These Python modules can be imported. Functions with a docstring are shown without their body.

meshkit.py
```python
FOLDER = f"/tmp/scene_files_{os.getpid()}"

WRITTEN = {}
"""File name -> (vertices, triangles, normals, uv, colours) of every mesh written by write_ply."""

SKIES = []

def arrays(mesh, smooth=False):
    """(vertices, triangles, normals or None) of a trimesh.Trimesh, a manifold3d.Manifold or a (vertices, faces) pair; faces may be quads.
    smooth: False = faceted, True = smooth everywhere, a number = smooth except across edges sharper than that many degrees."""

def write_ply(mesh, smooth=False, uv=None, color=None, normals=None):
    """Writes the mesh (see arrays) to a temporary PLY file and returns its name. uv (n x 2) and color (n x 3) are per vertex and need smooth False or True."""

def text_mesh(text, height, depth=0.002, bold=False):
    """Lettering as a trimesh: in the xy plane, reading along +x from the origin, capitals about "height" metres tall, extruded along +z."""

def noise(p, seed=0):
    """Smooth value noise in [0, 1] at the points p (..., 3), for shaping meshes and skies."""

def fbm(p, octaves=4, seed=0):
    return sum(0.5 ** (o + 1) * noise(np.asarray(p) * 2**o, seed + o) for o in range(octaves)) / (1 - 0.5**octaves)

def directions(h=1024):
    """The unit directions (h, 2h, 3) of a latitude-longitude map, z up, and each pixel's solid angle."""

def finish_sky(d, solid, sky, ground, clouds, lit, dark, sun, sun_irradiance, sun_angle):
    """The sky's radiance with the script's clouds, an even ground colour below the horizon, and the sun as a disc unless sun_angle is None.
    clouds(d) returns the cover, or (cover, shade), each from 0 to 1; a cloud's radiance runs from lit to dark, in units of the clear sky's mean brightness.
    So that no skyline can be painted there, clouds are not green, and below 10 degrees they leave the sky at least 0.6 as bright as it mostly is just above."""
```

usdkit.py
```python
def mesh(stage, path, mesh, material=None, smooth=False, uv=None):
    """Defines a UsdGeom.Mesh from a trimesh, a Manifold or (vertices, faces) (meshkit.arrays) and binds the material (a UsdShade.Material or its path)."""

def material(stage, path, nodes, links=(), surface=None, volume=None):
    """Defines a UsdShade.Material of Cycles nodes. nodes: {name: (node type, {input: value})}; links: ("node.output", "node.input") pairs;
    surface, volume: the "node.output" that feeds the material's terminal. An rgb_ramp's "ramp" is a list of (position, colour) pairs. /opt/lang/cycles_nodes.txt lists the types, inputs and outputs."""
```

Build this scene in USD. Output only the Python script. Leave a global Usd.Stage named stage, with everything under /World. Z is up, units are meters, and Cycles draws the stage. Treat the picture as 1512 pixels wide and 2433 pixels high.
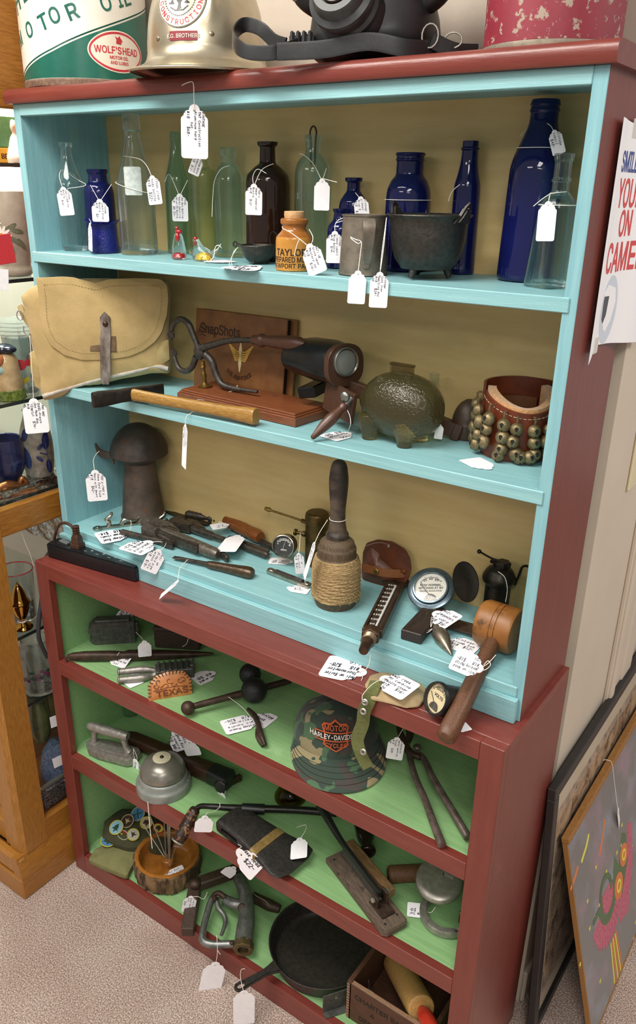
import math, random, numpy as np, trimesh, usdkit, meshkit
import manifold3d as m3
import shapely.geometry as sg
from shapely.ops import unary_union
from shapely import affinity
from pxr import Usd, UsdGeom, UsdLux, Gf, Sdf

stage = Usd.Stage.CreateInMemory()
UsdGeom.SetStageUpAxis(stage, UsdGeom.Tokens.z)
UsdGeom.SetStageMetersPerUnit(stage, 1.0)
WORLD = UsdGeom.Xform.Define(stage, '/World')
stage.SetDefaultPrim(WORLD.GetPrim())
UsdGeom.Scope.Define(stage, '/World/Looks')

# ---------------------------------------------------------------- camera
cam = UsdGeom.Camera.Define(stage, '/World/camera')
A = 36.0 / 1512
cam.CreateHorizontalApertureAttr(36.0)
cam.CreateVerticalApertureAttr(A * 2433)
cam.CreateFocalLengthAttr(1914.3341 * A)
cam.CreateHorizontalApertureOffsetAttr(11.27445 * A)
cam.CreateVerticalApertureOffsetAttr(53.10635 * A)
cam.CreateClippingRangeAttr(Gf.Vec2f(0.02, 60))
CR, CU, CB, CP = [0.8149033, 0.5794425, 0.0133779], [-0.2397663, 0.3160036, 0.9179618], [0.5276786, -0.7512577, 0.3964431], [1.4339998, -1.0501285, 1.6724827]
cam.AddTransformOp().Set(Gf.Matrix4d(*CR, 0, *CU, 0, *CB, 0, *CP, 1))
cam.CreateExposureAttr(0.2)

# ---------------------------------------------------------------- light: fluorescent troffers of the shop ceiling, and the room's own bounce
def ceiling_light(name, x, y, z, w, h, power, col=(1.0, 0.95, 0.88)):
    l = UsdLux.RectLight.Define(stage, '/World/' + name)
    l.CreateWidthAttr(w); l.CreateHeightAttr(h)
    l.CreateIntensityAttr(power); l.CreateColorAttr(Gf.Vec3f(*col))
    l.AddTranslateOp().Set(Gf.Vec3d(x, y, z))

ceiling_light('ceiling_light', 0.35, -0.85, 2.62, 1.2, 0.6, 17.0)
ceiling_light('ceiling_light_001', 1.9, -1.7, 2.62, 0.6, 1.2, 12.0)
ceiling_light('ceiling_light_002', 2.4, 0.7, 2.62, 0.6, 1.2, 10.0)
ceiling_light('ceiling_light_003', 0.2, -2.9, 2.62, 1.2, 0.6, 9.0)
ceiling_light('ceiling_light_004', 2.6, -3.1, 2.62, 1.2, 0.6, 7.0)
ceiling_light('curio_lamp', -0.3, 0.0, 1.96, 0.5, 0.24, 40.0, (1.0, 0.97, 0.92))
dome = UsdLux.DomeLight.Define(stage, '/World/room_ambience')
dome.CreateIntensityAttr(0.115); dome.CreateColorAttr(Gf.Vec3f(1.0, 0.96, 0.9))

# ---------------------------------------------------------------- materials
def c(h):
    h = h.lstrip('#')
    v = np.array([int(h[i:i + 2], 16) for i in (0, 2, 4)]) / 255.0
    return tuple(np.where(v <= 0.04045, v / 12.92, ((v + 0.055) / 1.055) ** 2.4))

MATS, FINE = {}, 2.2
def M(name, a, b=None, scale=20, rough=0.5, metal=0.0, bump=0.0, bscale=None, stretch=(1, 1, 1), lo=0.35, hi=0.65, detail=4, chip=None, chip_at=(0.62, 0.66), chip_scale=30, spec=0.5, coat=0.0, sheen=0.0, distort=0.0, rlo=None):
    """a..b noise-mixed colour, optional third colour 'chip' in patches, optional bump"""
    if name in MATS: return MATS[name]
    scale, chip_scale = scale * FINE, chip_scale * FINE
    n = {'p': ('principled_bsdf', {'base_color': c(a), 'roughness': rough, 'metallic': metal, 'specular_ior_level': spec, 'coat_weight': coat, 'sheen_weight': sheen}),
         'tc': ('texture_coordinate', {}), 'mp': ('mapping', {'scale': stretch})}
    L = [('tc.object', 'mp.vector')]
    if b:
        n['n'] = ('noise_texture', {'scale': scale, 'detail': detail, 'roughness': 0.6, 'distortion': distort})
        n['r'] = ('rgb_ramp', {'ramp': [(lo, c(a)), (hi, c(b))]})
        L += [('mp.vector', 'n.vector'), ('n.fac', 'r.fac')]
        out = 'r.color'
        if chip:
            n['n2'] = ('noise_texture', {'scale': chip_scale, 'detail': 6.0, 'roughness': 0.65})
            n['r2'] = ('rgb_ramp', {'ramp': [(chip_at[0], (0, 0, 0)), (chip_at[1], (1, 1, 1))]})
            n['mx'] = ('mix_color', {'b': c(chip)})
            L += [('tc.object', 'n2.vector'), ('n2.fac', 'r2.fac'), ('r2.color', 'mx.fac'), (out, 'mx.a')]
            out = 'mx.result'
        L.append((out, 'p.base_color'))
        if rlo is not None:
            n['rr'] = ('rgb_ramp', {'ramp': [(lo, (rough,) * 3), (hi, (rlo,) * 3)]})
            L += [('n.fac', 'rr.fac'), ('rr.color', 'p.roughness')]
    if bump:
        n['bn'] = ('noise_texture', {'scale': bscale or scale * 3, 'detail': 5.0, 'roughness': 0.6})
        n['bp'] = ('bump', {'strength': min(1.0, bump), 'distance': 0.002})
        L += [('mp.vector', 'bn.vector'), ('bn.fac', 'bp.height'), ('bp.normal', 'p.normal')]
    MATS[name] = usdkit.material(stage, '/World/Looks/' + name, n, L, surface='p.BSDF')
    return MATS[name]

def G(name, col, rough=0.02, bump=0.0, bscale=60, ior=1.5, clear=0.5, trans=1.0):
    """glass: refracting, with a share of plain see-through so that light reaches what stands behind"""
    if name in MATS: return MATS[name]
    n = {'p': ('principled_bsdf', {'base_color': col, 'roughness': rough, 'transmission_weight': trans, 'ior': ior}), 't': ('transparent_bsdf', {'color': tuple(np.array(col) ** .5)}), 'm': ('mix_closure', {'fac': clear})}
    L = [('p.BSDF', 'm.closure1'), ('t.BSDF', 'm.closure2')]
    if bump:
        n['tc'] = ('texture_coordinate', {})
        n['bn'] = ('noise_texture', {'scale': bscale, 'detail': 2.0})
        n['bp'] = ('bump', {'strength': bump, 'distance': 0.002})
        L += [('tc.object', 'bn.vector'), ('bn.fac', 'bp.height'), ('bp.normal', 'p.normal')]
    MATS[name] = usdkit.material(stage, '/World/Looks/' + name, n, L, surface='m.closure')
    return MATS[name]

def pane(name, tint=(1, 1, 1)):
    if name in MATS: return MATS[name]
    n = {'t': ('transparent_bsdf', {'color': tint}), 'g': ('glossy_bsdf', {'roughness': 0.02}), 'f': ('fresnel', {'IOR': 1.45}), 'ge': ('geometry', {}), 's': ('math', {'math_type': 'subtract', 'use_clamp': True}), 'm': ('mix_closure', {})}
    MATS[name] = usdkit.material(stage, '/World/Looks/' + name, n, [('f.fac', 's.value1'), ('ge.backfacing', 's.value2'), ('s.value', 'm.fac'), ('t.BSDF', 'm.closure1'), ('g.BSDF', 'm.closure2')], surface='m.closure')
    return MATS[name]

# ---------------------------------------------------------------- mesh helpers: everything is (vertices, triangles) in a trimesh
def T(v, f): return trimesh.Trimesh(np.asarray(v, float), np.asarray(f, int), process=False)
def cat(*ms): return trimesh.util.concatenate([m for m in ms if m is not None])
def man(m):
    a = m.to_mesh(); return T(a.vert_properties[:, :3], a.tri_verts)
def hull(pts): return man(m3.Manifold.hull_points(np.asarray(pts, float)))
def bx(x0, x1, y0, y1, z0, z1, b=0.0008):
    """box by its limits with chamfered edges"""
    b = min(b, (x1 - x0) * .45, (y1 - y0) * .45, (z1 - z0) * .45)
    P = []
    for x, sx in ((x0, 1), (x1, -1)):
        for y, sy in ((y0, 1), (y1, -1)):
            for z, sz in ((z0, 1), (z1, -1)):
                P += [(x + sx * b, y + sy * b, z), (x + sx * b, y, z + sz * b), (x, y + sy * b, z + sz * b)]
    return hull(P)
def cb(cx, cy, cz, sx, sy, sz, b=0.0008): return bx(cx - sx / 2, cx + sx / 2, cy - sy / 2, cy + sy / 2, cz - sz / 2, cz + sz / 2, b)
def lathe(prof, n=40, cap=True):
    """profile [(r, z)...] turned about z; the first and last points are closed when cap"""
    P = [(max(r, 0), z) for r, z in prof]
    if cap:
        if P[0][0] > 0: P.insert(0, (0, P[0][1]))
        if P[-1][0] > 0: P.append((0, P[-1][1]))
    V, F, rows = [], [], []
    for r, z in P:
        if r == 0: rows.append([len(V)]); V.append((0, 0, z))
        else:
            rows.append(list(range(len(V), len(V) + n)))
            V += [(r * math.cos(2 * math.pi * k / n), r * math.sin(2 * math.pi * k / n), z) for k in range(n)]
    for a, b in zip(rows, rows[1:]):
        for k in range(n):
            k2 = (k + 1) % n
            if len(a) == 1 and len(b) == 1: break
            if len(a) == 1: F.append((a[0], b[k2], b[k]))
            elif len(b) == 1: F.append((a[k], a[k2], b[0]))
            else: F += [(a[k], a[k2], b[k2]), (a[k], b[k2], b[k])]
    return T(V, F)
def spline(P, k=6, closed=False):
    P = np.asarray(P, float); n = len(P); out = []
    for i in range(n if closed else n - 1):
        g = (lambda j: P[j % n]) if closed else (lambda j: P[min(max(j, 0), n - 1)])
        a, b, d, e = g(i - 1), g(i), g(i + 1), g(i + 2)
        for s in range(k):
            t = s / k
            out.append(.5 * (2 * b + (d - a) * t + (2 * a - 5 * b + 4 * d - e) * t * t + (3 * b - a - 3 * d + e) * t ** 3))
    if not closed: out.append(P[-1])
    return np.array(out)
def tube(P, r, n=8, closed=False, flat=None, up=None):
    """sweep a circle (or flat=(half width, half thickness) with its width turned towards up) along points; r may be a list"""
    P = np.asarray(P, float); m = len(P)
    r = np.interp(np.linspace(0, 1, m), np.linspace(0, 1, len(r)), r) if np.ndim(r) else np.full(m, float(r))
    t = np.roll(P, -1, 0) - np.roll(P, 1, 0)
    if not closed: t[0], t[-1] = P[1] - P[0], P[-1] - P[-2]
    t /= np.maximum(np.linalg.norm(t, axis=1, keepdims=True), 1e-12)
    u = np.asarray(up, float) if up is not None else np.cross(t[0], (0.3, 0.2, 0.93) if abs(t[0][2]) < .9 else (1, 0, 0))
    V = []
    for i in range(m):
        if up is not None: u = np.asarray(up, float)
        u = u - t[i] * (u @ t[i]); u = u / max(np.linalg.norm(u), 1e-9); w = np.cross(t[i], u)
        for k in range(n):
            a = 2 * math.pi * (k + .5) / n
            if flat: V.append(P[i] + r[i] * (u * flat[0] * np.sign(math.cos(a)) * abs(math.cos(a)) ** .4 + w * flat[1] * np.sign(math.sin(a)) * abs(math.sin(a)) ** .4))
            else: V.append(P[i] + r[i] * (u * math.cos(a) + w * math.sin(a)))
    F = []
    for i in range(m if closed else m - 1):
        j = (i + 1) % m
        for k in range(n):
            k2 = (k + 1) % n
            F += [(i * n + k, i * n + k2, j * n + k2), (i * n + k, j * n + k2, j * n + k)]
    if not closed:
        V += [P[0], P[-1]]
        for k in range(n):
            F += [(len(V) - 2, (k + 1) % n, k), (len(V) - 1, (m - 1) * n + k, (m - 1) * n + (k + 1) % n)]
    return T(V, F)
def stick(P, r, k=6, **kw): return tube(spline(P, k), r, **kw)
def prism(poly, h, b=0.0):
    """extrude a shapely polygon or a point list from z=0 to h, with chamfer b on the top and bottom edges"""
    if not hasattr(poly, 'geom_type'): poly = sg.Polygon(poly)
    if not poly.is_valid: poly = poly.buffer(0)
    gs = [g for g in getattr(poly, 'geoms', [poly]) if g.geom_type == 'Polygon' and g.area > 1e-10]
    if not b: return cat(*[trimesh.creation.extrude_polygon(g, h, engine='earcut') for g in gs])
    out = []
    for g in gs:
        def cs(p): return m3.CrossSection([np.asarray(r.coords)[:-1] for e in getattr(p, 'geoms', [p]) for r in [e.exterior, *e.interiors]], m3.FillRule.EvenOdd)
        s = cs(g.buffer(-b, join_style=2)); mid = m3.Manifold.extrude(cs(g), h - 2 * b).translate((0, 0, b))
        out.append(man(mid + m3.Manifold.extrude(s, h)))
    return cat(*out)
def sph(x, y, z, r, n=2):
    m = trimesh.creation.icosphere(n); m = T(m.vertices * np.asarray(r) + (x, y, z), m.faces); return m
def mv(m, p=(0, 0, 0), r=(0, 0, 0), s=1):
    """scale, rotate by degrees about x, then y, then z, move"""
    v = np.asarray(m.vertices) * np.asarray(s, float)
    for ax, a in enumerate(r):
        if a:
            a = math.radians(a); i, j = ((1, 2), (2, 0), (0, 1))[ax]
            vi, vj = v[:, i].copy(), v[:, j].copy()
            v[:, i], v[:, j] = vi * math.cos(a) - vj * math.sin(a), vi * math.sin(a) + vj * math.cos(a)
    f = m.faces if np.prod(np.broadcast_to(s, 3)) > 0 else m.faces[:, ::-1]
    return T(v + np.asarray(p, float), f)
def fr(m, o, ex, ey, ez=None):
    """put local axes on ex, ey (normalised, made square); z is their cross product"""
    ex = np.asarray(ex, float) / np.linalg.norm(ex); ey = np.asarray(ey, float); ey = ey - ex * (ex @ ey); ey /= np.linalg.norm(ey)
    return T(np.asarray(m.vertices) @ np.array([ex, ey, np.cross(ex, ey)]) + np.asarray(o, float), m.faces)
def al(m, p, q, roll=(0, 0, 1)):
    """local z from p towards q; local x towards roll"""
    p, q = np.asarray(p, float), np.asarray(q, float); d = (q - p) / np.linalg.norm(q - p); x = np.asarray(roll, float)
    x = x - d * (x @ d); x /= np.linalg.norm(x)
    return T(np.asarray(m.vertices) @ np.array([x, np.cross(d, x), d]) + p, m.faces)
def loft(rings, cap=True):
    """skin between equally long rings of points"""
    n = len(rings[0]); V = [tuple(p) for r in rings for p in r]; F = []
    for i in range(len(rings) - 1):
        for k in range(n):
            k2 = (k + 1) % n; a, b = i * n, (i + 1) * n
            F += [(a + k, a + k2, b + k2), (a + k, b + k2, b + k)]
    if cap:
        V += [tuple(np.mean(rings[0], 0)), tuple(np.mean(rings[-1], 0))]; e = (len(rings) - 1) * n
        for k in range(n): F += [(len(V) - 2, (k + 1) % n, k), (len(V) - 1, e + k, e + (k + 1) % n)]
    return T(V, F)
def sell(rx, ry, z, n=28, p=2.0, x=0, y=0):
    """superellipse ring at height z"""
    out = []
    for k in range(n):
        a = 2 * math.pi * k / n; ca, sa = math.cos(a), math.sin(a)
        out.append((x + rx * np.sign(ca) * abs(ca) ** (2 / p), y + ry * np.sign(sa) * abs(sa) ** (2 / p), z))
    return out
def rough(m, amp, scale, seed=0):
    """push the vertices along their normals by smooth noise"""
    g = trimesh.Trimesh(m.vertices, m.faces, process=False); n = g.vertex_normals
    return T(m.vertices + n * ((meshkit.fbm(np.asarray(m.vertices) * scale, 3, seed) - .5) * 2 * amp)[:, None], m.faces)
def sub(m, e):
    v, f = trimesh.remesh.subdivide_to_size(m.vertices, m.faces, e); return T(v, f)
def cut(a, *bs):
    a = a if isinstance(a, m3.Manifold) else toman(a)
    for b in bs: a = a - toman(b)
    return man(a)
def toman(m):
    m = trimesh.Trimesh(m.vertices, m.faces, process=True)
    return m3.Manifold(m3.Mesh(np.asarray(m.vertices, np.float32), np.asarray(m.faces, np.uint32)))
def join(*ms):
    r = toman(ms[0])
    for m in ms[1:]: r = r + toman(m)
    return man(r)
def wrap(m, R):
    """bend a flat mesh (x right, y up, z out) round a vertical cylinder of radius R, facing -y"""
    v = np.asarray(m.vertices); a = v[:, 0] / R; q = R + v[:, 2]
    return T(np.stack([q * np.sin(a), -q * np.cos(a), v[:, 1]], 1), m.faces)
def txt(s, h, d=0.0003, bold=True, mid=True):
    m = meshkit.text_mesh(s, h, d, bold)
    if mid: m.apply_translation((-(m.bounds[0][0] + m.bounds[1][0]) / 2, 0, 0))
    return T(m.vertices, m.faces)
def circ(r, n=32, x=0, y=0, sy=None):
    return sg.Polygon([(x + r * math.cos(2 * math.pi * k / n), y + (sy or r) * math.sin(2 * math.pi * k / n)) for k in range(n)])
def rrect(w, h, r, x=0, y=0): return sg.box(x - w / 2 + r, y - h / 2 + r, x + w / 2 - r, y + h / 2 - r).buffer(r, 6)

# ---------------------------------------------------------------- scene helpers
USED = {}
def numbered(parent, name):
    k = USED.get((parent, name), 0); USED[(parent, name)] = k + 1
    return name if k == 0 else f'{name}_{k:03d}'
def meta(p, label=None, cat=None, group=None, kind=None):
    for k, v in (('label', label), ('category', cat), ('group', group), ('kind', kind)):
        if v: p.SetCustomDataByKey(k, v)
    return p
def thing(name, label, cat, loc=(0, 0, 0), rz=0.0, group=None, mat=None, kind=None):
    x = UsdGeom.Xform.Define(stage, '/World/' + numbered('/World', name))
    if mat is not None: x.AddTransformOp().Set(Gf.Matrix4d(*[float(v) for v in np.asarray(mat).ravel()]))
    else:
        x.AddTranslateOp().Set(Gf.Vec3d(*map(float, loc)))
        if rz: x.AddRotateZOp().Set(float(rz))
    return str(meta(x.GetPrim(), label, cat, group, kind).GetPath())
def part(parent, name, mesh, mat, smooth=35, label=None, kind=None):
    path = parent + '/' + numbered(parent, name)
    return str(meta(usdkit.mesh(stage, path, mesh, mat, smooth=smooth).GetPrim(), label, kind=kind).GetPath())
def solo(name, label, cat, mesh, mat, loc=(0, 0, 0), rz=0.0, group=None, kind=None, smooth=35):
    """a thing that is one mesh"""
    m = usdkit.mesh(stage, '/World/' + numbered('/World', name), mesh, mat, smooth=smooth)
    m.AddTranslateOp().Set(Gf.Vec3d(*map(float, loc)))
    if rz: m.AddRotateZOp().Set(float(rz))
    meta(m.GetPrim(), label, cat, group, kind); return str(m.GetPath())
def axis(o, ex, ey):
    """4 x 4 placing local x on ex, y near ey, at o (row vectors)"""
    ex = np.asarray(ex, float) / np.linalg.norm(ex); ey = np.asarray(ey, float); ey = ey - ex * (ex @ ey); ey /= np.linalg.norm(ey)
    m = np.eye(4); m[0, :3], m[1, :3], m[2, :3], m[3, :3] = ex, ey, np.cross(ex, ey), o
    return m
def copy(path, label, loc=None, rz=0.0, mat=None, group=None):
    """another of a thing: references its parts"""
    src = stage.GetPrimAtPath(path); d = src.GetCustomData(); name = path.rsplit('/', 1)[1].rstrip('0123456789').rstrip('_')
    r = thing(name, label, d['category'], loc or (0, 0, 0), rz, group or d.get('group'), mat)
    p = stage.GetPrimAtPath(r); p.GetReferences().AddInternalReference(Sdf.Path(path)); p.SetInstanceable(True)
    return r

# ---------------------------------------------------------------- setting
WALL = M('wall_paint', '#c3b6a7', '#c8bbab', scale=3, rough=0.75, bump=0.12, bscale=220)
def struct(name, mesh, mat, smooth=35): return solo(name, None, None, mesh, mat, kind='structure', smooth=smooth)

def carpet_mat():
    n = {'tc': ('texture_coordinate', {}), 'a': ('noise_texture', {'scale': 300.0, 'detail': 3.0, 'roughness': 0.7}), 'b': ('noise_texture', {'scale': 5.0, 'detail': 2.0}),
         'r': ('rgb_ramp', {'ramp': [(0.36, c('#76625a')), (0.5, c('#bda598')), (0.62, c('#efdfd1'))]}), 'r2': ('rgb_ramp', {'ramp': [(0.3, c('#e6dcd8')), (0.7, c('#ffffff'))]}),
         'm': ('mix_color', {'blend_type': 'multiply', 'fac': 1.0}), 'p': ('principled_bsdf', {'roughness': 0.95, 'sheen_weight': 0.2}), 'bp': ('bump', {'strength': 0.9, 'distance': 0.006})}
    return usdkit.material(stage, '/World/Looks/carpet', n, [('tc.object', 'a.vector'), ('tc.object', 'b.vector'), ('a.fac', 'r.fac'), ('b.fac', 'r2.fac'), ('r.color', 'm.a'), ('r2.color', 'm.b'), ('m.result', 'p.base_color'), ('a.fac', 'bp.height'), ('bp.normal', 'p.normal')], surface='p.BSDF')
struct('floor', bx(-3, 4, -4, 4, -0.05, 0, 0), carpet_mat())
struct('wall_back', bx(-3, 1.0, 0.235, 0.33, 0, 2.75, 0), WALL)
struct('wall_side', bx(1.0, 1.106, 0.245, 3.2, 0, 2.75, 0.001), WALL)
struct('trim_1', cat(bx(1.1061, 1.115, .53, 0.64, 0, 2.1, 0.002), bx(1.1061, 1.122, 0.537, 0.56, 0, 2.1, 0.004), bx(1.1061, 1.119, 0.625, 0.70, 0, 2.1, 0.004)), WALL)
struct('baseboard_side', bx(1.1061, 1.116, 0.2465, 0.529, 0, 0.09, 0.003), WALL)

# ---------------------------------------------------------------- hutch
def painted(name, a, b, dark, rough=0.42, bump=0.25, stretch=(1, 1, 1)):
    return M(name, a, b, scale=6.5, rough=rough, bump=bump, bscale=60, stretch=stretch, chip=dark, chip_at=(0.66, 0.74), chip_scale=4)
TQH = painted('turquoise_paint_across', '#80b2b8', '#8fbfc3', '#90bdb2', stretch=(0.5, 14, 14))
TQV = painted('turquoise_paint_upright', '#79abb5', '#88b9c0', '#90b8a8', stretch=(9, 9, 0.5))
RED = painted('oxblood_paint', '#6e3029', '#783930', '#74342c', rough=0.3, bump=0.15, stretch=(0.6, 6, 6))
REDV = painted('oxblood_paint_upright', '#6d2f28', '#74362d', '#7d3f35', rough=0.33, bump=0.18, stretch=(6, 6, 0.6))
OLIVE = painted('olive_yellow_paint', '#ceb176', '#d5ba81', '#c7aa70', rough=0.45, bump=0.12, stretch=(0.6, 5, 5))
GRN = painted('green_paint', '#7fa871', '#8ab37c', '#92b884', rough=0.38, bump=0.35, stretch=(0.6, 10, 10))
ZL, ZT, Z1, Z2, Z3, ZA, ZB, ZF = 0.901, 1.8045, 1.548, 1.2859, 0.962, 0.655, 0.3833, 0.0586
HT = thing('hutch', 'turquoise open hutch with olive yellow back and red top, standing on the red cabinet', 'shelf unit')
sd = part(HT, 'side_panel', bx(0.0008, 0.0192, 0, 0.206, ZL, ZT), TQV)
part(sd, 'outer_face', bx(0, 0.0008, 0.0015, 0.206, ZL, ZT, 0), REDV, label='oxblood painted outer face')
sd = part(HT, 'side_panel', bx(1.0808, 1.0992, 0, 0.206, ZL, ZT), TQV)
part(sd, 'outer_face', bx(1.0992, 1.1, 0.0012, 0.206, ZL, ZT, 0), REDV, label='oxblood painted outer face')
part(HT, 'back_panel', bx(0.0192, 1.0808, 0.206, 0.2115, ZL, ZT, 0), OLIVE, label='olive yellow back panel')
for z, t in ((Z1 - .0004, .0195), (Z2, .0205), (Z3, .019)):
    part(HT, 'shelf', bx(0.0105, 1.0895, -0.0025, 0.206, z - t, z - .0002, 0.0012), TQH)
part(HT, 'skirt_board', bx(0.001, 1.094, -0.0125, 0, ZL, 0.9434, 0.0012), TQH)
part(HT, 'face_rail', bx(0.0192, 1.0808, -0.001, 0.018, 1.7848, ZT, 0.001), TQH)
part(HT, 'soffit', bx(0.0192, 1.0808, 0.018, 0.206, 1.7968, ZT, 0), TQH)
tp = [(-0.0125, 0.002), (-0.0138, 0.006), (-0.0145, 0.0115), (-0.0138, 0.017), (-0.011, 0.0215), (-0.005, 0.0245), (0, 0.025), (0.208, 0.025), (0.208, 0), (-0.011, 0)]
part(HT, 'top_board', mv(fr(prism(tp, 1.114), (0, 0, 0), (0, 1, 0), (0, 0, 1)), (-0.0045, 0, ZT)), RED, label='oxblood red top board with rounded front edge')

# ---------------------------------------------------------------- base cabinet
X0, X1, YF = -0.0028, 1.11, -0.0824
BC = thing('base_cabinet', 'oxblood red open base cabinet with three green shelves under the hutch', 'cabinet')
part(BC, 'side_panel', bx(X0, X0 + 0.019, YF + 0.019, 0.205, 0, ZL - .0192), REDV)
part(BC, 'side_panel', bx(X1 - 0.019, X1, YF + 0.019, 0.205, 0, ZL - .0192), REDV)
part(BC, 'stile', bx(X0, X0 + 0.0406, YF, YF + 0.0188, 0, ZL, 0.001), REDV)
part(BC, 'stile', bx(X1 - 0.0395, X1, YF, YF + 0.0188, 0, ZL, 0.001), REDV)
for z, t in ((ZL, .0355), (ZA, .0383), (ZB, .0387), (ZF, ZF)):
    part(BC, 'rail', bx(X0 + 0.0406, X1 - 0.0395, YF + 0.0004, YF + 0.0188, z - t, z - 0.0002, 0.001), RED)
for z in (ZA, ZB, ZF):
    part(BC, 'shelf', bx(X0 + 0.019, X1 - 0.019, YF + 0.019, 0.195, z - 0.018, z - 0.0006, 0.0006), GRN, label='green painted shelf')
part(BC, 'inner_side', bx(X0 + 0.019, X0 + 0.0215, YF + 0.019, 0.195, ZF, ZL - .02, 0), GRN)
part(BC, 'inner_side', bx(X1 - 0.0215, X1 - 0.019, YF + 0.019, 0.195, ZF, ZL - .02, 0), GRN)
part(BC, 'back_panel', bx(X0 + 0.019, X1 - 0.019, 0.195, 0.205, 0, ZL - .02, 0), GRN, label='green back panel')
part(BC, 'top_board', bx(X0, X1, YF + 0.019, 0.204, ZL - 0.019, ZL, 0.001), RED)

# ---------------------------------------------------------------- price tags with handwriting
GLY = {k: v for k, v in (t.split('=') for t in '''A=022842 1535;B=02082837260534332202;C=472806042243;D=02082846442202;E=48080242 0535;F=480802 0535;G=4728060422434525;H=0802 4842 0545;I=2822;J=38332203;K=0802 480542;L=080242;M=0208254842;N=02084248;O=28060422444628;P=020838473505;R=020838473505 2542;S=4728070644432203;T=0848 2822;U=0803224348;V=082248;W=0812253248;X=0842 4802;Y=082548 2522;Z=08480242;a=36160412333632;b=080222342605;c=3616041232;d=3832 3516041233;e=0434352605031232;f=38281712 0626;g=3616041334363110;h=0802 05263532;i=1612 1819;k=0802 360432;l=1812;m=0602 05162522 25364542;n=0602 05263532;o=160412333516;p=0600 0526342203;r=0602 042636;s=36160534332202;t=181232 0636;u=0603123336 3632;v=062236;w=0612243246;x=0632 3602;y=0613 3600;z=06360232;0=28060422444628;1=2822;2=072847460242;3=0728472544432203;4=3832 380444;5=48080535443202;6=38050322433504;7=084812;8=2807443212044728;9=451507284732;$=4728070644432203 2921;#=1218 3238 0444 0646;-=0545;.=1213;'=1817;(=281622;)=081602'''.split(';'))}
PAPER = M('tag_card', '#eceaf0', '#f2f0f4', scale=30, rough=0.6)
STRING = M('cotton_string', '#e9e4da', rough=0.9)
INK = M('pen_ink', '#3c3c48', rough=0.6)
def hand(lines, L, w, seed=0):
    """handwriting on a tag whose hole is at the origin and whose card runs to y=-L: the lines run down the card, the first one at its right edge"""
    rnd = random.Random(seed); V, F = [], []
    n = max(len(lines), 3); pitch = 0.86 * w / n
    for k, s in enumerate(lines):
        big = '$' in s
        u = pitch / 10 * (1.0 if not big else 1.15); adv = min(u * 5.2, 0.86 * L / max(len(s), 6))
        x0, pos = w * 0.40 - pitch * (k + 0.75) + rnd.uniform(-.05, .05) * pitch, 0.02 * L + (0.22 * L if big and len(s) < 8 else 0)
        for ch in s:
            for st in GLY.get(ch, '').split():
                pts = [(int(st[i]), int(st[i + 1])) for i in range(0, len(st), 2)]
                q = np.array([(x0 + (b - 2 + .1 * rnd.random()) * u, -(pos + (a * adv / 5.2 + .12 * b * u))) for a, b in pts])
                for a, b in zip(q, q[1:]):
                    d = b - a; l = np.linalg.norm(d)
                    if l < 1e-7: continue
                    nn = np.array([-d[1], d[0]]) / l * max(w * 0.0105, u * .5); i = len(V)
                    V += [(*(a + nn), 0), (*(a - nn), 0), (*(b - nn), 0), (*(b + nn), 0)]; F += [(i, i + 1, i + 2), (i, i + 2, i + 3)]
            pos += adv
    return T(V, F) if V else None
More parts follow.
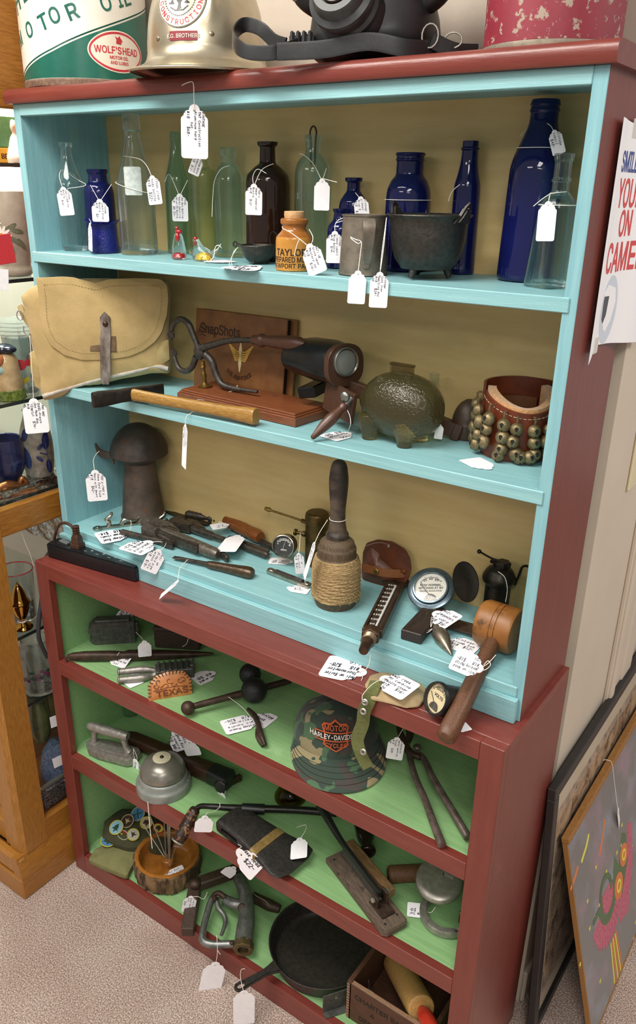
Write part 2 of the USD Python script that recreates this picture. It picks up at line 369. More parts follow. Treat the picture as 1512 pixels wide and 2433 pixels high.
def card(L, w):
    top = L * 0.135
    p = unary_union([sg.box(-w * .5 + w * .11, -L + w * .11, w * .5 - w * .11, -w * .34).buffer(w * .11, 5), circ(w * .2, 20, 0, 0), circ(w * .19, 20, -w * .21, -w * .19), circ(w * .19, 20, w * .21, -w * .19), circ(w * .15, 16, -w * .35, -w * .33), circ(w * .15, 16, w * .35, -w * .33), sg.box(-w * .3, -w * .5, w * .3, -w * .1)])
    return p.difference(circ(w * .045, 10, 0, 0))
NT = [0]
def tag(label, g, host, lines=(), n=None, strings=(), group=None, r=0.0006, h=None, bend=0.0, curl=None):
    """g = (hole, bottom, width) in the world; n = the way the writing faces; strings = world polylines from the hole to what carries the tag"""
    hole, bot, w = np.array(g[0]), np.array(g[1]), g[2]
    L = np.linalg.norm(bot - hole); down = (bot - hole) / L; n = np.asarray(n if n is not None else g[3] if len(g) > 3 else (0, -1, 0), float)
    x = np.cross(-down, n); x /= np.linalg.norm(x)
    NT[0] += 1
    t = thing('price_tag', label, 'price tag', mat=axis(hole, x, -down), group=group)
    R = np.array([x, -down, np.cross(x, -down)])
    def bent(m):
        if not bend: return m
        v = np.asarray(m.vertices).copy(); v[:, 2] += bend * (v[:, 1] / L) ** 2 * L; return T(v, m.faces)
    cm = prism(card(L, w), 0.0004)
    part(t, 'card', bent(sub(cm, L / 6)) if bend else cm, PAPER, smooth=20)
    s = [stick((np.asarray(q, float) - hole) @ R.T, r, 5, n=5) for q in strings]
    s.append(tube([(w * .045 * math.cos(a), w * .045 + w * .05 * math.sin(a), 0.0006 * math.cos(a)) for a in np.linspace(0, 6.28, 9)], r * .8, 5))
    part(t, 'string', cat(*s), STRING)
    if lines:
        hw = hand(lines, L, w, NT[0]); hw = T(np.asarray(hw.vertices) + (0, 0, 0.00048), hw.faces)
        part(t, 'handwriting', bent(sub(hw, L / 6)) if bend else hw, INK, smooth=False)
    return t
def loop(x, y, z, r, tilt=(0, 0), n=16, extra=()):
    """string round a neck, as world points"""
    return [(x + r * math.cos(a), y + r * math.sin(a), z + tilt[0] * math.cos(a) * r + tilt[1] * math.sin(a) * r) for a in np.linspace(0, 2 * math.pi, n)] + list(extra)

# ================================================================ on top of the hutch
ZTOP = ZT + 0.0251
# ---- oil can
RC = 0.114
cx_ = 0.0855
can = thing('oil_can', 'large round oil can with green and white lettered front, rusty bottom rim', 'oil can', (cx_, 0.1115, ZTOP), 47)
WHITE_E = M('can_white_enamel', '#d8d4c8', '#e0dcd2', scale=8, rough=0.28, chip='#8a7a5e', chip_at=(0.72, 0.76), chip_scale=18)
GREEN_E = M('can_green_enamel', '#17574a', '#1d6353', scale=10, rough=0.25, chip='#8d8564', chip_at=(0.74, 0.77), chip_scale=22)
RUST = M('rusty_rim', '#5c4436', '#7d6450', scale=60, rough=0.7, bump=0.3)
part(can, 'body', lathe([(RC - .003, 0.008), (RC, 0.012), (RC, 0.33), (RC - .004, 0.335)], 72), WHITE_E)
part(can, 'rim', lathe([(RC - .004, 0), (RC + .0012, 0.0005), (RC + .0015, 0.009), (RC - .001, 0.012), (RC - .003, 0.012)], 72), RUST, label='rusty bottom rim')
part(can, 'rim', lathe([(RC - .004, 0.332), (RC + .0012, 0.332), (RC + .0015, 0.338), (RC - .004, 0.34)], 72), RUST)
def curve_y(u): return np.interp(u, [-.19, -.164, -.158, -.1085, -.053, .0087, .1, .1725, .3], [.0, .012, .022, .0385, .0565, .081, .115, .1413, .19])
us = np.linspace(-.164, .24, 60)
gp = sg.Polygon([(u, curve_y(u) - .004) for u in us] + [(.24, .0125), (-.164, .0125)])
part(can, 'green_field', wrap(sub(prism(gp, .00025), .012), RC), GREEN_E, label='dark green lower field with a curved upper edge')
part(can, 'green_line', wrap(sub(prism(sg.LineString([(u, curve_y(u)) for u in us]).buffer(.0011), .00025), .012), RC), GREEN_E)
ls = []
for ch, u, v, a in zip('MOTOROIL', (-.143, -.1, -.063, -.04, -.008, .05, .077, .094), (.066, .0765, .0855, .0945, .1005, .117, .1255, .1305), (22, 20, 20, 20, 20, 20, 20, 20)):
    m = txt(ch, .0235, .00025); k = .0195 / max(m.extents[0], .006) if ch != 'I' else .8
    ls.append(mv(m, (u, v, 0), (0, 0, a), (min(k, 1.05), 1, 1)))
for ch, u, v in zip('HEAD', (-.137, -.1, -.06, -.02), (.118, .131, .144, .157)): ls.append(mv(txt(ch, .032, .00025), (u, v, 0), (0, 0, 19)))
part(can, 'lettering', wrap(sub(cat(*ls), .01), RC), GREEN_E)
OV = (.0647, .0562)
CREAM_E = M('cream_enamel', '#e2dccb', rough=0.25)
REDP = M('red_print', '#b8323c', '#c03a42', scale=40, rough=0.35)
def oval(w, h): return sg.Polygon([(OV[0] + w * np.sign(math.cos(a)) * abs(math.cos(a)) ** 1.05 * (1 - .12 * abs(math.sin(a)) ** 2 * abs(math.cos(a))), OV[1] + h * math.sin(a)) for a in np.linspace(0, 6.283, 60)[:-1]])
ob = part(can, 'oval_badge', wrap(sub(prism(oval(.057, .0325), .0005), .008), RC), CREAM_E, label='cream oval badge with red border')
part(ob, 'border', wrap(sub(prism(oval(.0548, .0305).difference(oval(.0515, .0272)), .0008), .008), RC), REDP)
wolf = sg.Polygon([(-.006, 0), (-.005, .006), (-.0075, .0115), (-.0035, .009), (-.001, .0095), (.002, .0125), (.003, .009), (.0055, .007), (.0075, .0035), (.004, .0025), (.005, 0), (.002, -.001)])
part(ob, 'lettering', wrap(sub(cat(mv(txt("WOLF'S", .0105, .0008), (OV[0] - .0205, OV[1] - .003, 0), s=(.92, 1, 1)), mv(txt('HEAD', .0105, .0008), (OV[0] + .0245, OV[1] - .003, 0), s=(.92, 1, 1)), mv(txt('MOTOR OIL', .0048, .0008), (OV[0], OV[1] - .0115, 0)), mv(txt('AND LUBES', .0048, .0008), (OV[0], OV[1] - .0195, 0)), mv(prism(wolf, .0008), (OV[0] + .001, OV[1] + .0125, 0))), .006), RC), REDP)

# ---- hard hat
ALU = M('gold_aluminium', '#b5aa92', '#c4baa2', scale=9, rough=0.3, metal=0.85, chip='#8d8269', chip_at=(.66, .8), chip_scale=8)
hx = 0.4154
hat = thing('hard_hat', 'dull aluminium hard hat with a round construction sticker on its front', 'hard hat', (hx + .004, 0.076, ZTOP), 27)
V, F, nA = [], [], 96
ts = [(1.42, -.004), (1.44, -.002), (1.43, .0005), (1.25, .005), (1.1, .011), (1.035, .018), (1.0, .028)]
def hatpt(a, r, z):
    f = max(0, -math.sin(a)); s = abs(math.sin(a)); k = (r - 1) * (.62 + .55 * f ** 2)
    return ((.093 * (1 + k)) * math.cos(a), (.113 * (1 + k)) * math.sin(a), z - (.003 * f ** 3 * max(0, r - 1) / .42 if r > 1 else 0) + (.006 * abs(math.cos(a)) ** 4 * max(0, r - 1) / .42))
rows = []
for r, z in ts: rows.append([hatpt(a, r, z) for a in np.linspace(0, 2 * math.pi, nA, False)])
for t in np.linspace(.03, 1, 22):
    e = t * math.pi / 2; r, z = math.cos(e) ** .72, .028 + .112 * math.sin(e)
    row = []
    for a in np.linspace(0, 2 * math.pi, nA, False):
        x, y, zz = hatpt(a, max(r, .004), z)
        rid = sum(math.exp(-((x - q) / .007) ** 2) for q in (-.034, 0, .034)) * min(1, max(0, (zz - .06) / .03)) * .006
        d = np.array([x / .093, y / .113, (zz - .028) / .112]); d /= np.linalg.norm(d)
        row.append((x + d[0] * rid, y + d[1] * rid, zz + d[2] * rid))
    rows.append(row)
part(hat, 'shell', mv(loft(rows, cap=False), (0, 0, .0045)), ALU, smooth=50)
def on_hat(m, x0, z0, off=.0006):
    """lay flat art (x right, y up) on the front of the shell, about the point x0, z0"""
    v = np.asarray(m.vertices); out = []
    for a, b, cc in v:
        x, z = x0 + a, z0 + b
        e = math.asin(min(.98, max(0, (z - .034) / .112))); rr = math.cos(e) ** .72
        y = -.113 * rr * math.sqrt(max(.02, 1 - (x / (.093 * rr)) ** 2))
        rid = sum(math.exp(-((x - q) / .007) ** 2) for q in (-.034, 0, .034)) * min(1, max(0, (z - .066) / .03)) * .006
        out.append((x, y - off - cc - rid * .9, z))
    return T(out, m.faces[:, ::-1])
STK = M('sticker_cream', '#d9d2b8', rough=0.35); STB = M('sticker_black', '#2a2722', rough=0.4)
sk = part(hat, 'sticker', on_hat(sub(prism(circ(.039, 48), .0003), .006), -.012, .096), STK, smooth=False, label='round cream sticker')
ring = circ(.0385, 48).difference(circ(.0376, 48))
art = [ring, circ(.0232, 40).difference(circ(.0228, 40))] + [affinity.rotate(sg.box(-.00035, .0225, .00035, .0247), k * 360 / 44, origin=(0, 0)) for k in range(44)]
art += [sg.Polygon([(-.004, -.015), (.003, -.014), (.002, -.006), (.005, -.001), (.002, .003), (.004, .009), (0, .014), (-.004, .01), (-.003, .004), (-.006, -.002), (-.002, -.007)]), sg.box(-.017, -.0075, -.009, -.0055), sg.box(.009, -.0075, .016, -.0055), sg.Polygon([(-.015, -.0055), (-.012, 0), (-.01, -.0055)]), sg.Polygon([(.01, -.0055), (.0125, -.001), (.015, -.0055)]), sg.LineString([(-.014, -.012), (-.007, -.016), (.007, -.016), (.014, -.011)]).buffer(.0009)]
part(sk, 'emblem', on_hat(sub(prism(unary_union(art), .0003), .006), -.012, .096, .001), STB, smooth=False)
def arc_text(s, h, R, a0, step, inward=False):
    out = []
    for k, ch in enumerate(s):
        if ch == ' ': continue
        a = math.radians(a0 + k * step); m = mv(txt(ch, h, .0003), (0, R, 0)) if not inward else mv(txt(ch, h, .0003), (0, -R - h, 0))
        out.append(mv(m, (0, 0, 0), (0, 0, math.degrees(a))))
    return cat(*out)
part(sk, 'lettering', on_hat(sub(cat(arc_text('TNT', .0085, .0277, 21, -21), arc_text('CONSTRUCTION', .0068, .0282, -82, 15, True)), .005), -.012, .096, .001), REDP, smooth=False)
lb = part(hat, 'label_tape', on_hat(sub(prism(rrect(.044, .0125, .001), .0005), .006), -.006, .0465), M('red_label_tape', '#7d2730', rough=0.35), smooth=False, label='dark red embossed name tape')
part(lb, 'lettering', on_hat(sub(txt('E.G. BROTHERS', .0052, .0003), .006), -.006, .0438, .0013), M('tape_letters', '#c9b9ad', rough=0.6), smooth=False)
for q in (-.052, .036): part(hat, 'rivet', on_hat(mv(sph(0, 0, 0, (.0035, .0035, .0018), 2)), q, .05 if q > 0 else .046), M('rivet_metal', '#a89c86', rough=.35, metal=.9))

# ---- gas mask
RUB = M('black_rubber', '#191a1b', '#232425', scale=14, rough=0.42, bump=0.1, bscale=120)
RUBG = M('grey_black_plastic', '#2d2f30', '#3a3c3d', scale=30, rough=0.4)
MTL = M('dull_steel', '#8f8c85', '#aaa69d', scale=40, rough=0.38, metal=0.65)
gx = 0.7241
gm = thing('gas_mask', 'black rubber gas mask with round front valve and loose straps', 'gas mask', (gx, 0.095, ZTOP), 22)
rows = []
for t in np.linspace(0, 1, 17):
    z = .002 + t * .16; w = np.interp(t, [0, .06, .2, .4, .65, .85, 1], [.068, .085, .094, .09, .074, .062, .03]); d = np.interp(t, [0, .06, .2, .45, .7, 1], [.06, .078, .086, .075, .062, .025])
    rows.append([(x, y * (1 if y > 0 else 1), zz) for x, y, zz in sell(w, d, z, 48, 2.3)])
part(gm, 'facepiece', rough(loft(rows), .003, 22, 3), RUB, smooth=60)
part(gm, 'chin_cup', mv(rough(sph(0, 0, 0, (.045, .04, .042), 3), .002, 25), (-.012, -.062, .05)), RUB, smooth=60)
vm = lathe([(.044, 0), (.045, .008), (.041, .012), (.041, .024), (.045, .026), (.045, .032), (.038, .036), (.036, .046), (.033, .05), (.024, .05), (.023, .047), (0, .047)], 48)
va, vb = (-.022, -.078, .062), (-.035, -.140, .088)
v1 = part(gm, 'valve_housing', al(vm, va, vb), RUBG, label='round ribbed exhalation valve')
part(v1, 'cap', al(lathe([(.0225, .044), (.0225, .0505), (.021, .052), (0, .052)], 32), va, vb), M('brown_black_enamel', '#1c110e', rough=.18))
part(v1, 'button', al(lathe([(.012, .05), (.012, .0535), (.0105, .0545), (0, .0545)], 28), va, vb), M('pale_metal', '#b9b6ad', rough=.35, metal=.6))
for s in (-1, 1):
    e = part(gm, 'lens_ring', al(lathe([(.03, 0), (.036, .002), (.037, .012), (.033, .016), (.031, .014), (.03, .006)], 36, cap=False), (s * .045, -.045, .125), (s * .075, -.1, .145)), RUB)
    part(e, 'lens', al(lathe([(.031, .004), (.02, .008), (0, .0095)], 32), (s * .045, -.045, .125), (s * .075, -.1, .145)), M('smoky_lens', '#4a4a48', rough=.12))
    part(gm, 'side_hose', stick([(s * .07, -.03, .07), (s * .095, -.04, .09), (s * .1, -.03, .13), (s * .08, -.01, .165)], [.014, .017, .016, .014], 8, n=14), RUB)
    part(gm, 'clip', cb(s * .104, -.045, .085, .01, .024, .013, .002), MTL); part(gm, 'clip', cb(s * .106, -.038, .118, .01, .022, .01, .002), MTL)
part(gm, 'strap', stick([(-.085, -.05, .03), (-.12, -.09, .012), (-.165, -.092, .014), (-.192, -.062, .034), (-.188, -.03, .055), (-.165, -.022, .052), (-.14, -.035, .034), (-.118, -.052, .026)], 1, 8, n=8, flat=(.0095, .0016), up=(0.1, 0, 1)), RUB, label='black strap curled into a loop')
part(gm, 'strap', stick([(-.118, -.095, .012), (-.05, -.108, .012), (.01, -.105, .02), (.06, -.095, .013), (.095, -.06, .016)], 1, 8, n=8, flat=(.011, .0016), up=(0, 0, 1)), RUB)
part(gm, 'buckle', cat(*[cb(-.105 + k * .0085, -.062, .026, .005, .012, .03, .0018) for k in range(4)], cb(-.092, -.06, .026, .036, .005, .02, .001)), RUBG, label='ribbed strap buckle')
part(gm, 'buckle', cat(tube([(.088 + .011 * math.cos(a), -.072, .03 + .014 * math.sin(a)) for a in np.linspace(0, 6.28, 16)], .0013, 6), tube([(.118 + .012 * math.cos(a), -.06, .026 + .009 * math.sin(a)) for a in np.linspace(0, 6.28, 16)], .0013, 6)), MTL, label='wire strap buckles')
part(gm, 'strap', stick([(.09, -.07, .025), (.12, -.058, .014), (.15, -.04, .014)], 1, 6, n=8, flat=(.01, .003), up=(0, 0, 1)), RUB)

# ---- worn red can
REDC = M('worn_red_can', '#7f2231', '#8c2c3b', scale=7, rough=0.5, chip='#a08f80', chip_at=(0.57, 0.6), chip_scale=34, bump=.1)
rx_ = 0.9878
rc = thing('red_can', 'round red metal can with paint scratched through, right end of the top', 'can', (rx_, 0.1, ZTOP), 40)
part(rc, 'body', lathe([(.083, .006), (.0855, .0085), (.0865, .3)], 72), REDC)
part(rc, 'rim', lathe([(.08, 0), (.0868, 0), (.0875, .004), (.0868, .008), (.084, .0085)], 72), M('dirty_tin', '#7b7163', '#968a78', scale=40, rough=.55, metal=.3), label='dirty bare metal bottom rim')

tag('white price tag hanging from the hard hat over the red top edge', ((0.4847, -0.03, 1.7764), (0.483, -0.0316, 1.7096), 0.0411, (0.68, -0.73, 0)), 'hat', ['VINTAGE', 'TNT Construction', 'Aluminum hard', '     hat.', '#18   $68-', '4'], strings=[[(0.4847, -0.03, 1.7764), (0.4868, -0.032, 1.7942), (0.4881, -0.034, 1.8124), (0.4741, -0.03, 1.814), (0.4608, -0.03, 1.8107)]])

# ================================================================ first shelf: bottles
AQUA = G('aqua_glass', (.80, .95, .96), clear=.3); CLEAR = G('clear_glass', (.92, .985, .99), clear=.3); PALEG = G('pale_green_glass', (.82, .9, .74), clear=.35); GREENG = G('green_glass', (.66, .88, .82), clear=.3)
COB = G('cobalt_glass', (.013, .018, .15), rough=.04, clear=0.06, trans=.55); COBT = G('cobalt_textured_glass', (.02, .03, .30), rough=.06, bump=.9, bscale=260, clear=.06, trans=.55); AMB = G('amber_glass', (.045, .018, .010), rough=.05, clear=.05, trans=.5)
def vessel(outer, wall=.0028, base=.006, n=48):
    """thick glass from an outer profile, open at the top"""
    o = sorted(outer, key=lambda q: q[1]) if False else list(outer)
    inner = [(max(r - wall, .0015), h) for r, h in o if h > base + .004]
    b = max(inner[0][0], .002)
    o = [(o[0][0] * .93, 0)] + [(o[0][0], min(.003, o[1][1] * .3))] + o[1:]
    top = o[-1]
    return lathe(o + [(top[0] - wall * .35, top[1] + .0006), (top[0] - wall * .8, top[1] + .0004)] + inner[::-1] + [(b * .96, base + .002), (b * .6, base), (0, base + .001)], n)
def smooth_prof(pf, k=4):
    """round off the joints of a profile"""
    P = np.array(pf); out = [P[0]]
    for a, b, d in zip(P, P[1:], P[2:]):
        la, ld = np.linalg.norm(a - b), np.linalg.norm(d - b); t = min(la, ld) * .42
        p, q = b + (a - b) / max(la, 1e-9) * t, b + (d - b) / max(ld, 1e-9) * t
        out += [(1 - s) ** 2 * p + 2 * s * (1 - s) * b + s * s * q for s in np.linspace(0, 1, k)]
    return [tuple(x) for x in out + [P[-1]]]
def bottle(label, g, mat, ridges=0, rd=.0008, rzone=(0, 1), n=48, wall=.0028, kind='glass_bottle', sm=1, cat_='bottle', square=None, emboss=None, gy=47):
    (x, y, z), pf = g
    pf = smooth_prof(pf, 4) if sm else pf
    t = thing(kind, label, cat_, (x, y, z))
    m = vessel(pf, wall, n=n)
    v = np.asarray(m.vertices)
    if square:
        a = np.arctan2(v[:, 1], v[:, 0]) + math.radians(square[1]); r = np.hypot(v[:, 0], v[:, 1]); H = square[2]
        k = (np.abs(np.cos(a)) ** square[0] + np.abs(np.sin(a)) ** square[0]) ** (-1 / square[0])
        w = np.clip((H - v[:, 2]) / .02, 0, 1); f = 1 + (k * square[3] - 1) * w; v = np.stack([v[:, 0] * f, v[:, 1] * f, v[:, 2]], 1)
    if ridges:
        a = np.arctan2(v[:, 1], v[:, 0]); h = v[:, 2]; w = np.clip((h - rzone[0]) / .006, 0, 1) * np.clip((rzone[1] - h) / .006, 0, 1); r = np.hypot(v[:, 0], v[:, 1])
        f = 1 + np.where(r > 1e-4, rd / np.maximum(r, .004), 0) * np.cos(a * ridges) * w; v = np.stack([v[:, 0] * f, v[:, 1] * f, h], 1)
    v = v + (0, 0, .0003); part(t, 'body', T(v, m.faces), mat, smooth=55)
    if emboss:
        for s, hh, zz, R in emboss:
            lm = wrap(sub(txt(s, hh, .0006, mid=True), .006), R); part(t, 'embossed_lettering', mv(lm, (0, 0, zz), (0, 0, gy)), mat, smooth=False)
    return t, (x, y, z), pf
def neck_r(pf, h): return np.interp(h, [q[1] for q in pf], [q[0] for q in pf])
def neck(b, h, extra=(), tilt=(0, 0)):
    t, (x, y, z), pf = b; return loop(x, y, z + h, neck_r(pf, h) + .002, tilt, extra=extra)

b1 = bottle('clear narrow-necked bottle, leftmost on the bottle shelf', ((0.0542, 0.0691, 1.548), [(0.0228, 0), (0.0245, 0.004), (0.0252, 0.0278), (0.0275, 0.115), (0.0254, 0.1278), (0.0179, 0.1472), (0.0114, 0.1664), (0.0101, 0.1854), (0.0125, 0.1869), (0.0133, 0.1941), (0.0125, 0.1951)]), CLEAR, emboss=[('COD LIVER OIL', .0055, .022, .0215)])
tag('price tag on the clear leftmost bottle', ((0.0838, 0.03, 1.6602), (0.0859, 0.0326, 1.6149), 0.0271, (0.78, -0.62, 0)), 'b', ['Vintage', 'COD LIVER OIL', 'Bottle', '#18   $16-', '56'], strings=[[(0.0838, 0.03, 1.6602), (0.0637, 0.04, 1.6843), (0.0515, 0.06, 1.6942), (0.068, 0.075, 1.6797), (0.1136, 0.06, 1.6688), (0.0896, 0.035, 1.6625)]])
b2 = bottle('cobalt blue wide-mouth jar bottle standing behind the blue glass hat', ((0.0955, 0.106, 1.548), [(0.0297, 0), (0.0305, 0.0043), (0.0289, 0.1096), (0.0255, 0.121), (0.0189, 0.1255), (0.0176, 0.1398), (0.0201, 0.1435), (0.0204, 0.1487)]), COB)
tag('price tag hanging over the cobalt jar bottle behind the glass hat', ((0.1603, 0.05, 1.6395), (0.1598, 0.0495, 1.6056), 0.0308, (0.76, -0.65, 0)), 'b', ['Vintage', 'Cobalt blue', 'Bottle', '#18   $2-', '48'], strings=[[(0.1604, 0.05, 1.6402), (0.115, 0.07, 1.6689)], [(0.1604, 0.05, 1.6402), (0.1741, 0.07, 1.6709)]])
# glass top hat
(hx_, hy_, hz_), hp_ = ((0.1342, 0.0754, 1.548), [(0.0289, 0), (0.0274, 0.0309), (0.0269, 0.0515), (0.0301, 0.0546), (0.0358, 0.0569)])
ght = thing('glass_top_hat', 'small cobalt blue pebbled glass top hat standing upside down, brim up', 'glass hat', (hx_, hy_, hz_))
hv = vessel([(r, h) for r, h in hp_], .003, .005, 56); v = np.asarray(hv.vertices); a = np.arctan2(v[:, 1], v[:, 0]); w = np.clip((v[:, 2] - hp_[2][1]) / .006, 0, 1)
part(ght, 'body', T(np.stack([v[:, 0], v[:, 1], v[:, 2] + w * (.0045 * np.cos(2 * (a - .6)))], 1), hv.faces), COBT, smooth=50)
tag('narrow price tag in front of the blue glass top hat', ((0.1509, 0.03, 1.5991), (0.1461, 0.03, 1.5538), 0.0252), 'b', ['Vintage', 'Cobalt blue', 'Top hat', '#18   $18-'], n=(-.45, -1, 0), strings=[[(0.1509, 0.03, 1.5991), (0.1481, 0.035, 1.604), (0.1264, 0.05, 1.6097)]])
b4 = bottle('tallest clear soda bottle with long neck reaching the top rail', ((0.2101, 0.096, 1.548), [(0.035, 0), (0.0357, 0.0043), (0.0339, 0.1221), (0.033, 0.1278), (0.0258, 0.1529), (0.0194, 0.1755), (0.0143, 0.2034), (0.0142, 0.2124), (0.0169, 0.2138), (0.0161, 0.2343), (0.0153, 0.2397)]), CLEAR, emboss=[('REGISTERED', .007, .02, .0345), ('STERLING', .008, .098, .0335)])
LBL = M('worn_paper_label', '#a9b4b2', '#c4ccc9', scale=60, rough=.8)
_, (x_, y_, z_), pf_ = b4
part(b4[0], 'paper_label', mv(wrap(sub(prism(rough(prism([(0, 0), (0, 1), (1, 1)], .1), 0, 1) and sg.box(-.013, 0, .013, .042).buffer(.003), .0002), .005), .0346), (0, 0, z_ * 0 + .108), (0, 0, 40)), LBL, smooth=50, label='worn paper label remnant')
tag('narrow price tag turned sideways at the shoulder of the tallest clear bottle', ((0.2931, 0.06, 1.6816), (0.2987, 0.06, 1.6388), 0.0254), 'b', ['1910s clear', 'soda bottle', '#18  $22-'], n=(.5, -1, 0), strings=[neck(b4, .118, tilt=(-.25, -.1)), [(0.2931, 0.06, 1.6816), (0.277, 0.065, 1.7008), (0.2485, 0.075, 1.7135), (0.2029, 0.08, 1.7188)]])
b5 = bottle('green tinted glass bottle with tapered neck behind the glass rooster', ((0.2434, 0.1739, 1.548), [(0.0242, 0), (0.025, 0.0038), (0.0239, 0.1231), (0.023, 0.1364), (0.0177, 0.1511), (0.012, 0.1758), (0.0099, 0.1981), (0.0111, 0.2002), (0.0103, 0.2144)]), GREENG)
tag('price tag on the green tapered bottle', ((0.2997, 0.12, 1.6513), (0.2992, 0.1196, 1.6093), 0.0293, (0.7, -0.72, 0)), 'b', ['1910s', 'Van Dorn Bottling', 'works Danville', 'Union PA Bottle', '#18  $8.50-'], strings=[[(0.2997, 0.12, 1.652), (0.257, 0.14, 1.689), (0.2639, 0.12, 1.6766)], [(0.2997, 0.12, 1.652), (0.3122, 0.13, 1.6799)]])
b6 = bottle('pale olive flat-sided bottle standing behind the other bottles', ((0.3141, 0.1692, 1.548), [(0.0268, 0), (0.0276, 0.0122), (0.0267, 0.1396), (0.0242, 0.1489), (0.0133, 0.151), (0.0097, 0.1912), (0.0096, 0.2071), (0.0115, 0.2099), (0.0115, 0.214)]), PALEG, square=(5, 20, .115, 1.0), sm=1)
tag('grey shaded price tag hanging behind the hard hat tag', ((0.3969, 0.07, 1.7132), (0.3893, 0.0629, 1.6882), 0.0193, (0.68, -0.73, 0)), 'b', ['Vintage bottle', 'embossed', '#18  $12-'], strings=[[(0.3969, 0.07, 1.7132), (0.3387, 0.15, 1.7415)]])
b7 = bottle('aqua glass bottle with rounded blob lip', ((0.3725, 0.1742, 1.548), [(0.0288, 0), (0.0295, 0.0043), (0.0278, 0.1315), (0.0262, 0.1399), (0.0192, 0.154), (0.0122, 0.1609), (0.013, 0.1693), (0.016, 0.1727), (0.0152, 0.1831), (0.0137, 0.1865)]), AQUA)
solo('string', 'slack white string hanging down the aqua blob-lip bottle', 'string', stick([(0.4058, 0.14, 1.7045), (0.3937, 0.13, 1.6982), (0.3779, 0.13, 1.679), (0.377, 0.125, 1.6512), (0.378, 0.12, 1.6196)], .0007, 6, n=5), STRING)
b8 = bottle('dark amber ribbed square-shouldered bottle behind the mustard jar', ((0.4716, 0.1649, 1.548), [(0.0392, 0), (0.0402, 0.0144), (0.0385, 0.1321), (0.0362, 0.1423), (0.0221, 0.155), (0.014, 0.1597), (0.0131, 0.1856), (0.0175, 0.1882), (0.0182, 0.1934)]), AMB, ridges=36, rd=.0006, rzone=(.012, .115))
tag('price tag on the dark amber bottle', ((0.5257, 0.06, 1.6698), (0.5249, 0.0594, 1.6277), 0.0276, (0.63, -0.77, 0)), 'b', ["1930's", 'Amber chemical', 'Bottle', '#18   $12-', '36'], strings=[[(0.5257, 0.06, 1.6705), (0.5156, 0.07, 1.6856), (0.5175, 0.08, 1.6972), (0.5438, 0.07, 1.6908)], [(0.5257, 0.06, 1.6705), (0.5303, 0.075, 1.6958), (0.5352, 0.1, 1.7058)]])
b9 = bottle('aqua bottle with a rusty wire loop stopper in its mouth', ((0.5659, 0.1688, 1.548), [(0.0312, 0), (0.0319, 0.0065), (0.0303, 0.146), (0.0284, 0.1576), (0.0213, 0.1679), (0.0134, 0.1731), (0.0123, 0.1846), (0.0127, 0.1909), (0.0148, 0.1947), (0.014, 0.2023)]), AQUA, emboss=[('HUTCHINSON', .009, .105, .031)])
_, (x_, y_, z_), pf_ = b9
part(b9[0], 'wire_stopper', stick([(-.004, 0, pf_[-1][1] - .045), (-.0045, 0, pf_[-1][1] - .01), (-.0065, 0, pf_[-1][1] + .004), (-.004, 0, pf_[-1][1] + .0115), (0, 0, pf_[-1][1] + .014), (.004, 0, pf_[-1][1] + .0115), (.0065, 0, pf_[-1][1] + .004), (.0045, 0, pf_[-1][1] - .01), (.004, 0, pf_[-1][1] - .045)], .0014, 6, n=8), M('rusty_wire', '#3a2c22', '#5a4230', scale=80, rough=.6, metal=.5), label='rusty wire loop')
tag('blank price tag on the wire-stopper aqua bottle', ((0.6405, 0.09, 1.6793), (0.6401, 0.0897, 1.6373), 0.0248, (0.57, -0.82, 0)), 'b', strings=[[(0.6405, 0.09, 1.6799), (0.6017, 0.12, 1.7056), (0.5748, 0.13, 1.7197), (0.5516, 0.15, 1.7218)], [(0.6405, 0.09, 1.6799), (0.6275, 0.12, 1.6994)], [(0.6404, 0.09, 1.6842), (0.6534, 0.09, 1.6818), (0.6719, 0.085, 1.6789)]])
b10 = bottle('small cobalt medicine bottle with flat lip behind the tin measure', ((0.6445, 0.1761, 1.548), [(0.0239, 0), (0.0246, 0.0036), (0.024, 0.0935), (0.0225, 0.1027), (0.0154, 0.113), (0.0109, 0.1182), (0.0105, 0.131), (0.0143, 0.1329), (0.0146, 0.138)]), COB)
tag('partly hidden price tag on the small cobalt bottle behind the tin measure', ((0.7009, 0.11, 1.6546), (0.7043, 0.1121, 1.6263), 0.023, (0.53, -0.85, 0)), 'b', ['Vintage', 'ribbed', 'Blue B', '#18  $16'], strings=[neck(b10, .066), [(0.7009, 0.11, 1.6546), (0.6779, 0.13, 1.664)]])
b11 = bottle('short ribbed cobalt bottle left of the tin measure', ((0.6511, 0.1283, 1.548), [(0.0204, 0), (0.0211, 0.0022), (0.0207, 0.0602), (0.0186, 0.0667), (0.011, 0.075), (0.01, 0.0859), (0.0123, 0.0878), (0.0123, 0.091)]), COB, ridges=24, rd=.0007, rzone=(.006, .05))
tag('price tag on the short ribbed cobalt bottle', ((0.6803, 0.07, 1.6036), (0.6806, 0.0702, 1.5608), 0.0266, (0.56, -0.83, 0)), 'b', ['Vintage', 'ribbed cobalt', 'Blue Bottle', '#18   $14-', '39'], strings=[[(0.6803, 0.07, 1.6036), (0.6747, 0.08, 1.6199), (0.6846, 0.085, 1.6275)], [(0.6747, 0.08, 1.6199), (0.6863, 0.085, 1.6238)]])
b12 = bottle('wide cobalt jar with screw neck behind the iron pot', ((0.7533, 0.1681, 1.548), [(0.036, 0), (0.0369, 0.0066), (0.0354, 0.1098), (0.034, 0.1233), (0.0279, 0.1355), (0.0215, 0.1422), (0.0211, 0.162), (0.0233, 0.1638), (0.0217, 0.1662), (0.0217, 0.1698), (0.0236, 0.171), (0.0229, 0.1739)]), COB, emboss=[('OWENS', .011, .07, .0375)])
